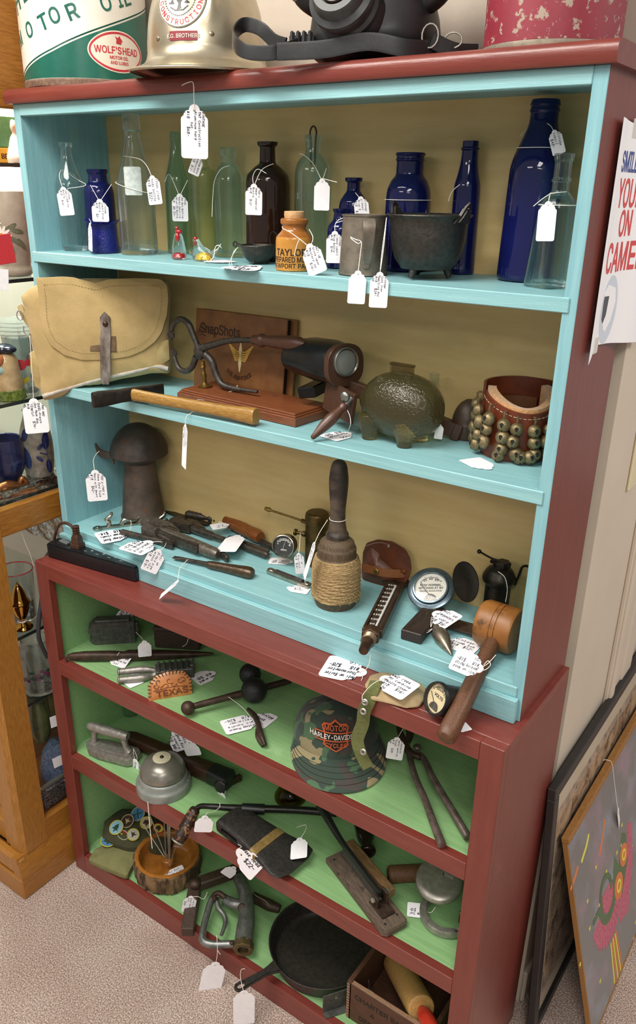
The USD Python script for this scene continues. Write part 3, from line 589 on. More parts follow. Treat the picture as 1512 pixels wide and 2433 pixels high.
tag('price tag seen edge-on at the right side of the wide cobalt jar', ((0.7815, 0.16, 1.6674), (0.7867, 0.16, 1.6279), 0.0104), 'b', n=(1.2, -1, 0), strings=[neck(b12, .107), [(0.7815, 0.16, 1.6674), (0.7724, 0.165, 1.6824), (0.7608, 0.17, 1.6915)]])
b13 = bottle('slim cobalt bottle with a long tapering neck and oval seal', ((0.8473, 0.1822, 1.548), [(0.0208, 0), (0.0214, 0.0064), (0.0204, 0.1174), (0.02, 0.1293), (0.016, 0.144), (0.0128, 0.1615), (0.0121, 0.177), (0.014, 0.1782), (0.0139, 0.1805), (0.012, 0.1816), (0.012, 0.1896)]), COB)
_, (x_, y_, z_), pf_ = b13
part(b13[0], 'oval_seal', mv(wrap(sub(prism(circ(.0115, 28, sy=.015).difference(circ(.0095, 28, sy=.0125)).union(sg.box(-.005, -.006, .005, .005)), .0008), .004), .0212), (0, 0, .083), (0, 0, 20)), COB)
solo('string', 'white string round the shoulder of the slim cobalt bottle', 'string', cat(stick([(0.8283, 0.16, 1.6544), (0.8335, 0.16, 1.6682), (0.8462, 0.165, 1.6795), (0.8544, 0.185, 1.6845)], .0007, 6, n=5)), STRING)
b14 = bottle('largest cobalt bottle with screw neck in the right corner', ((0.9653, 0.1618, 1.548), [(0.0422, 0), (0.044, 0.0062), (0.0414, 0.108), (0.0401, 0.1523), (0.0363, 0.1675), (0.0266, 0.19), (0.0197, 0.208), (0.0193, 0.2226), (0.0213, 0.2246), (0.0198, 0.2272), (0.0192, 0.2309), (0.0213, 0.2319), (0.0198, 0.2345), (0.0192, 0.2381)]), COB)
tag('grey shaded price tag behind the clear square bottle, on the largest cobalt bottle', ((0.9981, 0.12, 1.7431), (1.0086, 0.12, 1.7169), 0.0174), 'b', ['Vintage', 'cobalt', '$48-'], n=(.5, -1, 0), strings=[neck(b14, .178), [(0.9981, 0.12, 1.7431), (0.9835, 0.14, 1.7532), (0.9684, 0.15, 1.7583), (0.9481, 0.155, 1.7592)], [(0.9493, 0.155, 1.7591), (0.9452, 0.15, 1.7484), (0.9415, 0.14, 1.7406)]])
b15 = bottle('clear square bottle with ringed neck at the right end of the shelf', ((1.0261, 0.092, 1.548), [(0.0264, 0), (0.027, 0.0024), (0.0249, 0.1044), (0.0214, 0.1122), (0.0146, 0.119), (0.0112, 0.1226), (0.0112, 0.1334), (0.0128, 0.1349), (0.0128, 0.1375), (0.0112, 0.139), (0.0111, 0.1583), (0.0127, 0.1608), (0.0132, 0.1678)]), G('clear_thick_glass', (.84, .93, .91)), square=(7, 28, .1, 1.0), wall=.004)
tag('blank price tag on the clear square bottle', ((1.0309, 0.04, 1.6545), (1.032, 0.0404, 1.6106), 0.0233, (0.35, -0.94, 0)), 'b', strings=[neck(b15, .106), [(1.0308, 0.04, 1.655), (1.0258, 0.055, 1.6639), (1.0232, 0.065, 1.6685)], [(1.0245, 0.06, 1.668), (1.0189, 0.05, 1.6618), (1.0113, 0.04, 1.6526)], [(1.0227, 0.065, 1.668), (1.0331, 0.07, 1.6696), (1.0373, 0.085, 1.6703)]])

# ---- tin measure, iron pots, mustard jar, glass birds
TIN = M('old_tin', '#6d6459', '#857b6e', scale=25, rough=.5, metal=.55, chip='#8f775c', chip_at=(.62, .72), chip_scale=40)
(x_, y_, z_), pf_ = ((0.7373, 0.0655, 1.548), [(0.0374, 0), (0.035, 0.038), (0.0332, 0.0856)])
tin = thing('tin_measure', 'dull tapered tin measure with a strap handle facing front', 'tin cup', (x_, y_, z_), 40)
R0, R1, HT_ = pf_[0][0], pf_[2][0], pf_[2][1]
part(tin, 'body', lathe([(R0 - .001, 0), (R0 + .0008, .001), (R0 + .0005, .003), (R0 - .0005, .0035), (R1, HT_ - .002), (R1 + .0012, HT_ - .001), (R1 + .0012, HT_ + .001), (R1 - .001, HT_), (R0 - .0015, .003), (0, .0028)], 56), TIN)
part(tin, 'handle', stick([(0, -R1 + .002, HT_ - .006), (0, -R1 - .012, HT_ - .004), (0, -R1 - .02, HT_ - .014), (0, -R1 - .018, HT_ - .032), (0, -R0 - .005, .022), (0, -R0 + .001, .016)], [.75, 1, 1, .9, .55, .5], 7, n=8, flat=(.0095, .0008), up=(1, 0, 0)), TIN)
part(tin, 'rivet', mv(sph(0, 0, 0, (.006, .002, .007), 2), (0, -R0 - .0008, .017)), TIN)
tag('blank price tag tied to the tin measure handle, over the shelf edge', ((0.7776, -0.012, 1.5563), (0.7762, -0.0129, 1.5142), 0.0259, (0.53, -0.85, 0)), 'b', strings=[[(0.7776, -0.012, 1.5569), (0.7744, -0.002, 1.5852), (0.7739, 0, 1.5995), (0.7644, 0, 1.6025), (0.7484, 0.01, 1.6049)], [(0.7739, 0, 1.5995), (0.7675, 0, 1.5975), (0.7517, 0.006, 1.6035)]])
IRON = M('dark_cast_iron', '#3b3936', '#4a4743', scale=60, rough=.42, metal=.75, bump=.35, bscale=300)
(x_, y_, z_), pf_ = ((0.8397, 0.0799, 1.548), [(0.038, 0), (0.0417, 0.0054), (0.0479, 0.0126), (0.055, 0.0365), (0.0559, 0.06), (0.0576, 0.0687), (0.063, 0.0739)])
pot = thing('iron_pot', 'grey three-legged cast iron pot with two ear lugs', 'iron pot', (x_, y_, z_), -8)
q = pf_; lift = .0145
def pot_mesh(q, lift, th=.0035):
    o = [(r, h + lift) for r, h in q]; o = smooth_prof(o, 3)
    return lathe(o + [(q[-1][0] - .001, q[-1][1] + lift + .0015)] + [(max(r - th, .001), max(h + .0015, lift + th)) for r, h in o[::-1]], 56)
part(pot, 'body', pot_mesh(q, lift), IRON, smooth=50)
for k in range(3): part(pot, 'leg', al(lathe([(.0075, 0), (.0042, .018), (.0036, .0192)], 14), (.75 * q[0][0] * math.cos(k * 2.094 + .5), .75 * q[0][0] * math.sin(k * 2.094 + .5), lift + .006), (.95 * q[0][0] * math.cos(k * 2.094 + .5), .95 * q[0][0] * math.sin(k * 2.094 + .5), .0)), IRON)
RR_, HR_ = q[-1][0], q[-1][1] + lift
for s in (-1, 1):
    e = sg.Polygon([(-.02, -.004), (-.011, .008), (-.0065, .02), (0, .026), (.0065, .02), (.011, .008), (.02, -.004)]).difference(circ(.0024, 10, 0, .018))
    part(pot, 'ear', fr(prism(e, .009, .003), (s * (RR_ - .009), 0, HR_ - .004), (0, s, 0), (s * .4, 0, 1)), IRON)
tag('price tag tied to the iron pot ear, hanging in front of the shelf edge', ((0.8147, -0.012, 1.5565), (0.8138, -0.0125, 1.512), 0.0266, (0.51, -0.86, 0)), 'b', ['Vintage', 'Cast Iron', 'Smelting Pot', '#18   $24-', '109'], strings=[[(0.8147, -0.012, 1.5571), (0.8034, 0.01, 1.5861), (0.7952, 0.03, 1.6194), (0.7907, 0.04, 1.6322)], [(0.8144, -0.01, 1.565), (0.8063, 0.01, 1.5977), (0.7907, 0.04, 1.6322)]])
(x_, y_, z_), pf_ = ((0.5031, 0.0967, 1.548), [(0.0161, 0), (0.0227, 0.0056), (0.027, 0.0139), (0.0288, 0.0208), (0.0305, 0.0263)])
ldl = thing('iron_ladle', 'tiny footed iron bowl with ring handle in front of the amber bottle', 'iron bowl', (x_, y_, z_), 0)
part(ldl, 'bowl', pot_mesh(pf_, .003, .0025), IRON, smooth=50)
for k in range(3): part(ldl, 'foot', al(lathe([(.003, 0), (.002, .005)], 10), (pf_[0][0] * math.cos(k * 2.094 + .7), pf_[0][0] * math.sin(k * 2.094 + .7), .0048), (1.1 * pf_[0][0] * math.cos(k * 2.094 + .7), 1.1 * pf_[0][0] * math.sin(k * 2.094 + .7), 0)), IRON)
hr = pf_[-1][0]; hh = pf_[-1][1] + .003
part(ldl, 'handle', cat(stick([(-hr + .002, -.005, hh - .002), (-hr - .008, -.006, hh), (-hr - .013, -.006, hh)], [.0035, .002], 5), tube([(-hr - .016 + .004 * math.cos(a), -.006, hh + .0005 + .004 * math.sin(a)) for a in np.linspace(0, 6.28, 14)], .0014, 6)), IRON)
part(ldl, 'ring', tube([(.03 * .4 + .009 * math.cos(a), .028, hh + .01 + .012 * math.sin(a)) for a in np.linspace(0, 6.28, 20)], .0011, 6), IRON)
tag('price tag lying flat on the shelf, tied to the tiny iron bowl', ((0.5291, -0.0018, 1.549), (0.5654, 0.023, 1.549), 0.0933), 'b', ['Cast iron ladle', '#18', '$18-'], n=(0, 0, 1), strings=[[(0.5291, -0.0018, 1.549), (0.4819, 0.05, 1.5537), (0.4795, 0.06, 1.5681), (0.4849, 0.065, 1.5749)], [(0.5291, -0.0018, 1.549), (0.5082, 0.0141, 1.552), (0.4788, 0.055, 1.5601), (0.481, 0.065, 1.572)]])
(x_, y_, z_), pf_ = ((0.6165, 0.0486, 1.548), [(0.0293, 0), (0.03, 0.0006), (0.0296, 0.0442), (0.0289, 0.0506), (0.0201, 0.0594), (0.0187, 0.0644), (0.0194, 0.0675), (0.022, 0.07), (0.022, 0.0762), (0.0193, 0.0781)])
jar = thing('mustard_jar', 'brown two-tone stoneware mustard jar with cork and black lettering', 'jar', (x_, y_, z_), 47)
JB = M('mustard_stoneware', '#b27c35', '#bd8840', scale=12, rough=.22); JT = M('brown_glaze', '#8a5423', '#9b6430', scale=14, rough=.15)
i5 = 4; P_ = smooth_prof(pf_, 3); split = pf_[3][1]
part(jar, 'body', lathe([q for q in P_ if q[1] <= split], 56), JB, smooth=50)
part(jar, 'shoulder', lathe([q for q in P_ if q[1] >= split - .001], 56), JT, smooth=50, label='darker brown glazed shoulder and lip')
part(jar, 'cork', mv(lathe([(.0145, 0), (.0162, .008), (.0158, .0135), (.0145, .0142)], 28), (0, 0, pf_[-1][1] - .004)), M('cork', '#b78f62', '#cda779', scale=120, rough=.85, chip='#7d5a38', chip_at=(.62, .66), chip_scale=160))
Rj = pf_[2][0] + .0001
part(jar, 'lettering', wrap(sub(cat(mv(txt("TAYLOR'S", .0098, .0003), (-.006, .0235, 0)), mv(txt('PREPARED MUSTARD', .0078, .0003), (-.003, .0135, 0), s=(.82, 1, 1)), mv(txt('NEWPORT PAGNELL', .0068, .0003), (-.003, .0045, 0))), .005), Rj), M('black_print', '#2a1d12', rough=.4))
tag('price tag leaning at the right side of the mustard jar', ((0.6791, 0.005, 1.5866), (0.6954, 0.005, 1.5503), 0.0318), 'b', ['ANTIQUE', 'Stone wear', 'Mustard Jar', '#18   $16-', '109'], n=(.2, -1, .12), strings=[[(0.6791, 0.005, 1.5866), (0.6579, 0.01, 1.5969), (0.6377, 0.01, 1.607), (0.62, 0.015, 1.6116), (0.6107, 0.025, 1.6141)], [(0.6791, 0.005, 1.5866), (0.6737, 0.02, 1.6002), (0.6592, 0.03, 1.6114)], [(0.6584, 0.006, 1.5983), (0.6543, 0.004, 1.5878), (0.6519, 0.002, 1.5737)]])
# glass birds
REDG = M('red_glass', '#a01218', rough=.05, coat=1); CRY = G('crystal_glass', (.97, .98, .98)); YEL = M('yellow_glass', '#d6b423', '#e0c33a', scale=90, rough=.1, chip='#7a1f4a', chip_at=(.55, .58), chip_scale=140)
o = (0.3476, 0.052, 1.548)
rst = thing('glass_rooster', 'small clear art glass rooster with red comb and red base', 'glass figurine', (o[0], o[1] + .01, Z1), 30)
part(rst, 'body', loft([sell(.0135 * r, .0115 * r, h, 24) for r, h in ((.8, 0), (1, .002), (1.02, .008), (.95, .018), (.78, .03), (.62, .039), (.42, .044), (.1, .046))]), CRY, smooth=60)
part(rst, 'red_core', loft([sell(.011 * r, .0085 * r, h, 18) for r, h in ((.7, .002), (1, .003), (.9, .009), (.5, .0115))]), REDG, smooth=60)
part(rst, 'comb', cat(sph(.001, 0, .047, (.0065, .004, .0045)), sph(-.001, -.003, .053, (.0035, .0025, .003), 2)), REDG, label='red glass comb'); part(rst, 'wattle', sph(.001, -.009, .038, (.0042, .0035, .0075)), REDG)
o = (0.4008, 0.0554, 1.548)
brd = thing('glass_bird', 'clear glass bird with yellow and purple swirl tied with white string', 'glass figurine', (o[0], o[1] + .012, Z1), 12)
part(brd, 'body', rough(loft([sell(.02 * r, .0125 * r, h, 26, x=dx) for r, h, dx in ((.75, 0, 0), (1, .002, 0), (1.05, .009, 0), (.85, .018, -.002), (.45, .025, -.008), (.4, .031, -.012), (.28, .036, -.013), (.05, .038, -.013))]), .0005, 60), CRY, smooth=60)
part(brd, 'core', loft([sell(.0155 * r, .009 * r, h, 18, x=.002) for r, h in ((.8, .002), (1, .003), (.75, .01), (.3, .0135))]), YEL, smooth=60)
part(brd, 'head', sph(-.0135, -.001, .037, (.004, .0035, .0035), 2), REDG); part(brd, 'tail', stick([(.018, 0, .012), (.026, 0, .018), (.031, 0, .02)], [.005, .002], 5), CRY)
part(brd, 'wattle', sph(-.009, -.009, .03, (.002, .002, .005), 2), REDG)
part(brd, 'string', cat(stick([(.026, -.004, .018), (.03, -.006, .026), (.036, -.006, .028), (.04, -.004, .024)], .0007, 6, n=5), stick([(.026, -.004, .018), (.028, -.01, .01), (.022, -.012, .0025), (.016, -.014, .001)], .0007, 6, n=5), stick([(.026, -.004, .018), (.033, -.004, .022), (.037, .0, .03)], .0007, 6, n=5)), STRING)
tag('price tag lying edge-on on the shelf beside the glass bird', ((0.4283, 0.0537, 1.549), (0.4437, 0.093, 1.549), 0.0508), 'b', n=(0, 0, 1))

# ================================================================ second shelf
def pillow(pts, back, bulge, n=48, rings=7, p=2.0, c0=None):
    """cushion: outline in the xy plane, flat back at z=-back, domed front rising to bulge"""
    g = sg.Polygon(pts) if not hasattr(pts, 'geom_type') else pts
    o = np.array([g.exterior.interpolate(t, True).coords[0] for t in np.linspace(0, 1, n, False)])
    if not g.exterior.is_ccw: o = o[::-1]
    cc = np.array(c0 if c0 is not None else g.representative_point().coords[0] if not g.contains(g.centroid) else g.centroid.coords[0])
    R = [[(*(cc + (q - cc) * .9), -back) for q in o], [(*q, -back * .8) for q in o], [(*q, 0) for q in o]]
    for s in np.linspace(.97, .06, rings): R.append([(*(cc + (q - cc) * s), bulge * (1 - s ** p)) for q in o])
    return loft(R)
CANV = M('khaki_canvas', '#a38c5c', '#b39a69', scale=9, rough=.9, bump=.3, bscale=420, sheen=.2); CANV2 = M('khaki_canvas_worn', '#a08a58', '#b5a171', scale=14, rough=.9, bump=.3, bscale=420)
FELT = M('grey_felt_edge', '#a79d92', '#beb5a9', scale=60, rough=.95); LEA = M('worn_grey_leather', '#4e4138', '#8a8078', scale=26, rough=.7, stretch=(1, 1, .4)); LEAD = M('brown_leather_patch', '#5c4731', '#6f583f', scale=40, rough=.75)
BO, BX = np.array((0.0297, -0.03, 1.2567)), np.array((0.7864, 0.6177, 0))
def onbag(m): return fr(m, BO, BX, (0, 0, 1))
bag = thing('canvas_bag', 'khaki canvas gas mask bag with leather strap, left end of the second shelf', 'bag')
bo = [(-0.0051, 0.015), (0, 0), (0.0308, 0.0063), (0.0663, 0.0161), (0.1196, 0.0338), (0.1724, 0.0479), (0.2246, 0.0577), (0.2607, 0.0569), (0.2652, 0.0898), (0.2626, 0.1489), (0.2698, 0.2146), (0.2654, 0.2402), (0.1877, 0.2443), (0.1059, 0.2436), (0.0235, 0.235), (-0.0059, 0.2204), (-0.0205, 0.2083), (-0.0182, 0.1882), (-0.0141, 0.1556), (-0.0109, 0.114), (-0.0081, 0.0543)]
gp_ = sg.Polygon(bo).buffer(.004).buffer(-.004); o = np.array([gp_.exterior.interpolate(t, True).coords[0] for t in np.linspace(0, 1, 110, False)])
if not gp_.exterior.is_ccw: o = o[::-1]
cc = o.mean(0); dep = lambda u: .012 + .19 * max(0, u)
def zfix(u, v, w):
    X = BO + BX * u + np.array([0, 0, v]) + np.cross(BX, (0, 0, 1)) * w
    return v + max(0, 1.291 - X[2]) if X[1] > -.004 else v
rings = []
for s, w in ((.9, -1), (.97, -.85), (1, -.4), (1, -.1), (.985, .004), (.93, .011), (.82, .016), (.6, .019), (.3, .02), (.05, .02)):
    rings.append([(cc[0] + (q[0] - cc[0]) * s, zfix(cc[0] + (q[0] - cc[0]) * s, cc[1] + (q[1] - cc[1]) * s, w if w > 0 else w * dep(q[0])), (w if w > 0 else w * dep(q[0]))) for q in o])
part(bag, 'body', onbag(rough(loft(rings), .0028, 16, 5)), CANV, smooth=60)
fo = [(0.0191, 0.246), (0.0657, 0.2488), (0.09, 0.2482), (0.1315, 0.2383), (0.1567, 0.2456), (0.2125, 0.2477), (0.2576, 0.2465), (0.2702, 0.237), (0.2712, 0.2105), (0.266, 0.1779), (0.2539, 0.1447), (0.2392, 0.1253), (0.2152, 0.1075), (0.1846, 0.0963), (0.1416, 0.0901), (0.0907, 0.089), (0.0579, 0.0991), (0.0331, 0.1184), (0.0218, 0.1434), (0.0185, 0.1722), (0.0209, 0.2127)]
fp = sg.Polygon(fo).buffer(.006).buffer(-.006)
fl = mv(rough(sub(pillow(fp, .003, .006, 90, 9, 3), .02), .002, 18, 9), (0, 0, .0225))
fpt = part(bag, 'flap', onbag(fl), CANV, smooth=60)
def seam(poly, inset, w):
    e = poly.buffer(-inset).exterior; m = int(e.length / .006); out = []
    for k in range(m):
        a, b = e.interpolate(k * .006).coords[0], e.interpolate(k * .006 + .0035).coords[0]
        out.append((a, b))
    return out
STI = M('khaki_thread', '#7d6636', rough=.9)
sm = cat(*[tube([(*a, .0255), (*b, .0255)], .0004, 4) for a, b in seam(fp, .013, 0)])
part(fpt, 'stitching', onbag(sm), STI, kind='stuff')
rp = [(0.0027, 0.0009), (0.0403, 0.0142), (0.0846, 0.0275), (0.1199, 0.0373), (0.1724, 0.0488), (0.2074, 0.0576), (0.2336, 0.0638), (0.2608, 0.0586)]
part(bag, 'bottom_piping', onbag(stick([(u, v + .011, .012) for u, v in rp], .0048, 8, n=10)), FELT, smooth=60, label='grey felt bottom edge')
s0, s1, s2 = [(0.1455, 0.1836), (0.1412, 0.1147), (0.1358, 0.0417)]
patch = [(0.1138, 0.1372), (0.1633, 0.1367), (0.1601, 0.108), (0.1112, 0.1087)]
kp = part(bag, 'keeper_patch', onbag(mv(prism(sg.Polygon(patch).buffer(.0015), .0025, .0008), (0, 0, .025))), LEAD, label='brown leather keeper patch')
sw = .0092
so = [(s0[0] - sw, s0[1] - .01), (s0[0], s0[1]), (s0[0] + sw, s0[1] - .01), (s0[0] + sw * .95, s0[1] - .034), (s1[0] + sw, s1[1]), (s2[0] + sw * 1.05, s2[1] + .012), (s2[0] + sw * .6, s2[1]), (s2[0] - sw * .7, s2[1]), (s2[0] - sw * .95, s2[1] + .012), (s1[0] - sw, s1[1]), (s0[0] - sw * .95, s0[1] - .034)]
st = part(bag, 'strap', onbag(mv(rough(sub(prism(sg.Polygon(so).buffer(.001), .0028, .0008), .008), .0012, 45, 2), (0, 0, .0285))), LEA, label='worn brown and grey leather strap')
part(st, 'rivet', onbag(mv(sph(0, 0, 0, (.0055, .0055, .003), 2), (s0[0], s0[1] - .022, .0315))), M('brown_rivet', '#4a3626', rough=.35, metal=.7))
pk = [(0.2297, 0.1084), (0.2631, 0.1271), (0.2626, 0.0897), (0.2475, 0.0794), (0.2332, 0.0836)]
part(bag, 'side_pocket', onbag(mv(pillow(sg.Polygon(pk).buffer(.002), .004, .004, 30, 4), (0, 0, .012))), CANV2)
tb = [(-0.0153, 0.0988), (-0.0054, 0.1039), (0.0062, 0.0887), (0.0037, 0.0457), (-0.0027, 0.0282), (-0.0127, 0.0299), (-0.0172, 0.0629)]
part(bag, 'side_tab', onbag(mv(rough(pillow(sg.Polygon(tb).buffer(.001), .006, .005, 30, 5), .001, 60), (0, 0, .006))), CANV2, smooth=60)
lpx = [(-0.0295, 0.1897), (-0.0206, 0.1947), (-0.0148, 0.176), (-0.0066, 0.1556), (-0.0146, 0.1514), (-0.0254, 0.1703)]
part(bag, 'buckle_tab', onbag(mv(pillow(sg.Polygon(lpx), .004, .003, 24, 4), (0, 0, .002))), CANV2, smooth=60)
b0, b1 = [(-0.025, 0.1735), (-0.0176, 0.1407)]
part(bag, 'buckle', onbag(tube([(b0[0] + .006 * math.cos(a), b0[1] + .009 * math.sin(a), .008) for a in np.linspace(0, 6.28, 14)], .0012, 6)), MTL); part(bag, 'hook', onbag(stick([(b1[0] - .003, b1[1] + .012, .008), (b1[0] - .003, b1[1], .009), (b1[0] + .004, b1[1] - .008, .009), (b1[0] + .008, b1[1] - .002, .008)], .0013, 5, n=6)), MTL)
tag('large price tag hanging from the left side of the khaki canvas bag', ((0.0285, -0.055, 1.257), (0.0289, -0.0544, 1.1927), 0.0478, (0.82, -0.58, 0)), 'b', ['1940 WW2', 'DUCEL-French', 'Gas Mask Bag', '(Empty)  $74-', '#18', '45'], strings=[[(0.0286, -0.055, 1.2579), (0.0322, -0.052, 1.3236), (0.0326, -0.048, 1.386), (0.0251, -0.045, 1.389), (0.0092, -0.05, 1.3962)]])

# ---- iron lever clamp on a wooden plinth
MAH = M('red_brown_wood', '#6b3a22', '#7d4729', scale=12, rough=.38, stretch=(2, 18, 18), bump=.1, chip='#3a2016', chip_at=(.68, .72), chip_scale=14)
BLK = M('blackened_iron', '#3a3633', '#524c46', scale=50, rough=.42, metal=.55, bump=.2); GRIP = M('dark_turned_wood', '#43281b', '#553425', scale=14, rough=.35, stretch=(3, 20, 20)); BRS = M('aged_brass', '#7a6236', '#94793f', scale=40, rough=.4, metal=.9)
lev = thing('lever_clamp', 'antique iron lever clamp with curled spade hooks and turned handle on wooden plinth', 'antique tool')
p0, p1, p2 = np.array((0.3243, 0.0608, 1.3079)), np.array((0.6228, 0.0453, 1.3079)), np.array((0.6058, 0.157, 1.3079))
exx = (p1 - p0) / np.linalg.norm(p1 - p0); Lx = np.linalg.norm(p1 - p0); wy = abs((p2 - p1) @ np.array([-exx[1], exx[0], 0]))
pm = cat(bx(0, Lx, 0, wy, 0, .015, .001), bx(.003, Lx - .003, .003, wy - .003, .0145, .0185, .001), bx(.006, Lx - .006, .006, wy - .006, .018, .022, .0012))
part(lev, 'plinth', fr(pm, (p0[0], p0[1], Z2 + .0004), exx, (-exx[1], exx[0], 0)), MAH)
LY = 0.106
q = [(0.3569, 0.106, 1.3128), (0.3518, 0.106, 1.3606)]
part(lev, 'column', al(lathe([(.014, 0), (.0145, .002), (.009, .004), (.005, .008), (.0042, .016), (.0062, .022), (.0045, .028), (.0042, .036), (.006, .039), (.0048, .042), (.005, .05)], 24), (q[0][0], LY, Z2 + .0224), (q[1][0], LY, Z2 + .08)), BRS)
a_, b_ = [(0.3322, 0.106, 1.3664), (0.3662, 0.106, 1.3858)]
part(lev, 'hub', rough(cat(sph(*(0.346, 0.106, 1.3754), (.013, .008, .016), 3)), .001, 50), BLK, smooth=60)
part(lev, 'upper_hook', stick([(0.3422, 0.106, 1.3862), (0.3313, 0.106, 1.4067), (0.3204, 0.106, 1.4255), (0.3008, 0.106, 1.4331), (0.2809, 0.106, 1.4231), (0.2741, 0.106, 1.4087)], [.0055, .0065, .0055, .0045], 7, n=12), BLK, smooth=60)
part(lev, 'lower_hook', stick([(0.3365, 0.106, 1.3645), (0.324, 0.106, 1.3432), (0.3075, 0.106, 1.3327), (0.2893, 0.106, 1.3353), (0.2809, 0.106, 1.3476), (0.2772, 0.106, 1.3588)], [.0065, .006, .0052, .0042], 7, n=12), BLK, smooth=60)
for (q, e) in ([(0.2713, 0.106, 1.4019), (0.287, 0.106, 1.3978)], [(0.2763, 0.106, 1.362), (0.2617, 0.106, 1.3686)]):
    part(lev, 'spade', fr(mv(prism(sg.Polygon([(-.009, 0), (-.008, .006), (0, .012), (.008, .006), (.009, 0), (0, -.004)]).buffer(.001), .003, .001), (0, 0, -.0015)), q, (1, 0, .15), (0.1, 0, 1 if q[2] < 1.39 else -1)), BLK)
part(lev, 'lever_arm', stick([(0.3508, 0.106, 1.3824), (0.386, 0.106, 1.3944), (0.4285, 0.106, 1.4063), (0.4793, 0.106, 1.4127)], [.008, .006, .0055, .0052], 7, n=12), BLK, smooth=60)
ha, hb = [(0.4793, 0.106, 1.4134), (0.6019, 0.106, 1.4183)]
hl = np.linalg.norm(np.array(hb) - np.array(ha))
part(lev, 'handle', al(lathe([(0.006, 0), (.0085, .002), (.0085, .008), (.0095, .012), (.0125, .02), (.0125, .025), (.0095, .031), (.0115, .055), (.0135, hl * .72), (.0125, hl * .88), (.008, hl * .97), (.003, hl)], 28), ha, hb), GRIP, smooth=60)
part(lev, 'foot_arm', stick([(0.3612, 0.106, 1.3723), (0.3769, 0.106, 1.3614), (0.3856, 0.106, 1.3406), (0.3988, 0.106, 1.3221), (0.42, 0.106, 1.3169), (0.4515, 0.106, 1.3167), (0.4895, 0.106, 1.3182)], [.0075, .0075, .0068, .006, .0045, .003], 8, n=12), BLK, smooth=60)
solo('string', 'white string tied round the iron lever foot on the wooden plinth', 'string', cat(stick([(0.4413, 0.106, 1.3232), (0.4327, 0.106, 1.3155), (0.4229, 0.106, 1.3092), (0.3925, 0.106, 1.3014), (0.3707, 0.106, 1.3015), (0.3567, 0.106, 1.3103)], .0008, 6, n=6), stick([(0.3853, 0.09, 1.3058), (0.3796, 0.09, 1.2991), (0.3767, 0.09, 1.2871)], .0008, 6, n=6)), STRING)

# ---- snapshot album
ALB = M('tan_tooled_leather', '#6f4522', '#875a30', scale=9, rough=.5, bump=.15, bscale=80); BURN = M('burnt_lettering', '#3a2110', rough=.6)
A0, A1, A2 = (0.2755, 0.168, 1.2928), (0.5157, 0.168, 1.2967), (0.2721, 0.19, 1.4434)
A0, A1, A2 = map(np.array, (A0, A1, A2)); aw = 0.2307
ah = 0.1565
alb = thing('photo_album', 'tan leather photo album with Snapshots title leaning on the olive back', 'album', mat=axis((0.2721, .166, Z2 + .002), (1, 0.005, 0.0), (0, .12, 1)))
part(alb, 'front_cover', rough(sub(bx(0, aw, 0, ah, 0, .004, .0012), .02), .0006, 30), ALB)
part(alb, 'back_cover', bx(.004, aw + .012, 0, ah, -.016, -.012, .001), ALB)
part(alb, 'pages', bx(.003, aw - .003, .003, ah - .003, -.0119, -.0001, .0005), M('black_pages', '#1b1714', rough=.8))
def fancy(s, h): return mv(meshkit.text_mesh(s, h, .0006, True), s=(.92, 1.05, 1))
sc = [fancy(ch, hh) for ch, hh in ()]
part(alb, 'lettering', cat(mv(txt('SnapShots', .0165, .0006, mid=False), (.012, ah * .705, .004), (0, 0, 0), (.93, 1.15, 1)), stick([(.012, ah * .66, .0044), (.02, ah * .68, .0044), (.03, ah * .665, .0044)], .0008, 5, n=5), stick([(.075, ah * .67, .0044), (.09, ah * .655, .0044), (.103, ah * .68, .0044)], .0008, 5, n=5), stick([(.008, ah * .69, .0044), (.012, ah * .75, .0044), (.02, ah * .83, .0044), (.026, ah * .8, .0044)], .0009, 5, n=5),
    *[mv(mv(txt(ch, .0075, .0006), (0, -.045, .004)), (.122, ah * .47, 0), (0, 0, a)) for ch, a in zip('U.S.AIRFORCE', (-44, -38, -32, -26, -16, -9, -2, 9, 17, 25, 33, 41))], mv(txt('SOUVENIR OF', .006, .0006), (.14, .012, .004)), mv(txt('WRIGHT FIELD', .006, .0006), (.14, .003, .004))), BURN, smooth=False)
wing = [sg.LineString([(0, .004 - k * .0035), (-.012, .006 - k * .0045), (-.03 + k * .003, .018 - k * .005)]).buffer(.0015) for k in range(5)]
wing = unary_union(wing + [affinity.scale(w, -1, 1, origin=(0, 0)) for w in wing])
em = part(alb, 'emblem', mv(prism(wing, .0008), (.122, ah * .5, .004)), M('gilt_thread', '#c0913a', '#d5ad55', scale=200, rough=.5), smooth=False, label='gold winged propeller emblem')
part(em, 'propeller', mv(prism(sg.Polygon([(-.001, -.03), (-.004, -.012), (-.001, 0), (-.004, .012), (0, .03), (.004, .012), (.001, 0), (.004, -.012), (.001, -.03)]), .0014), (.122, ah * .5 - .004, .004)), M('cream_thread', '#d8c79a', rough=.7), smooth=False)

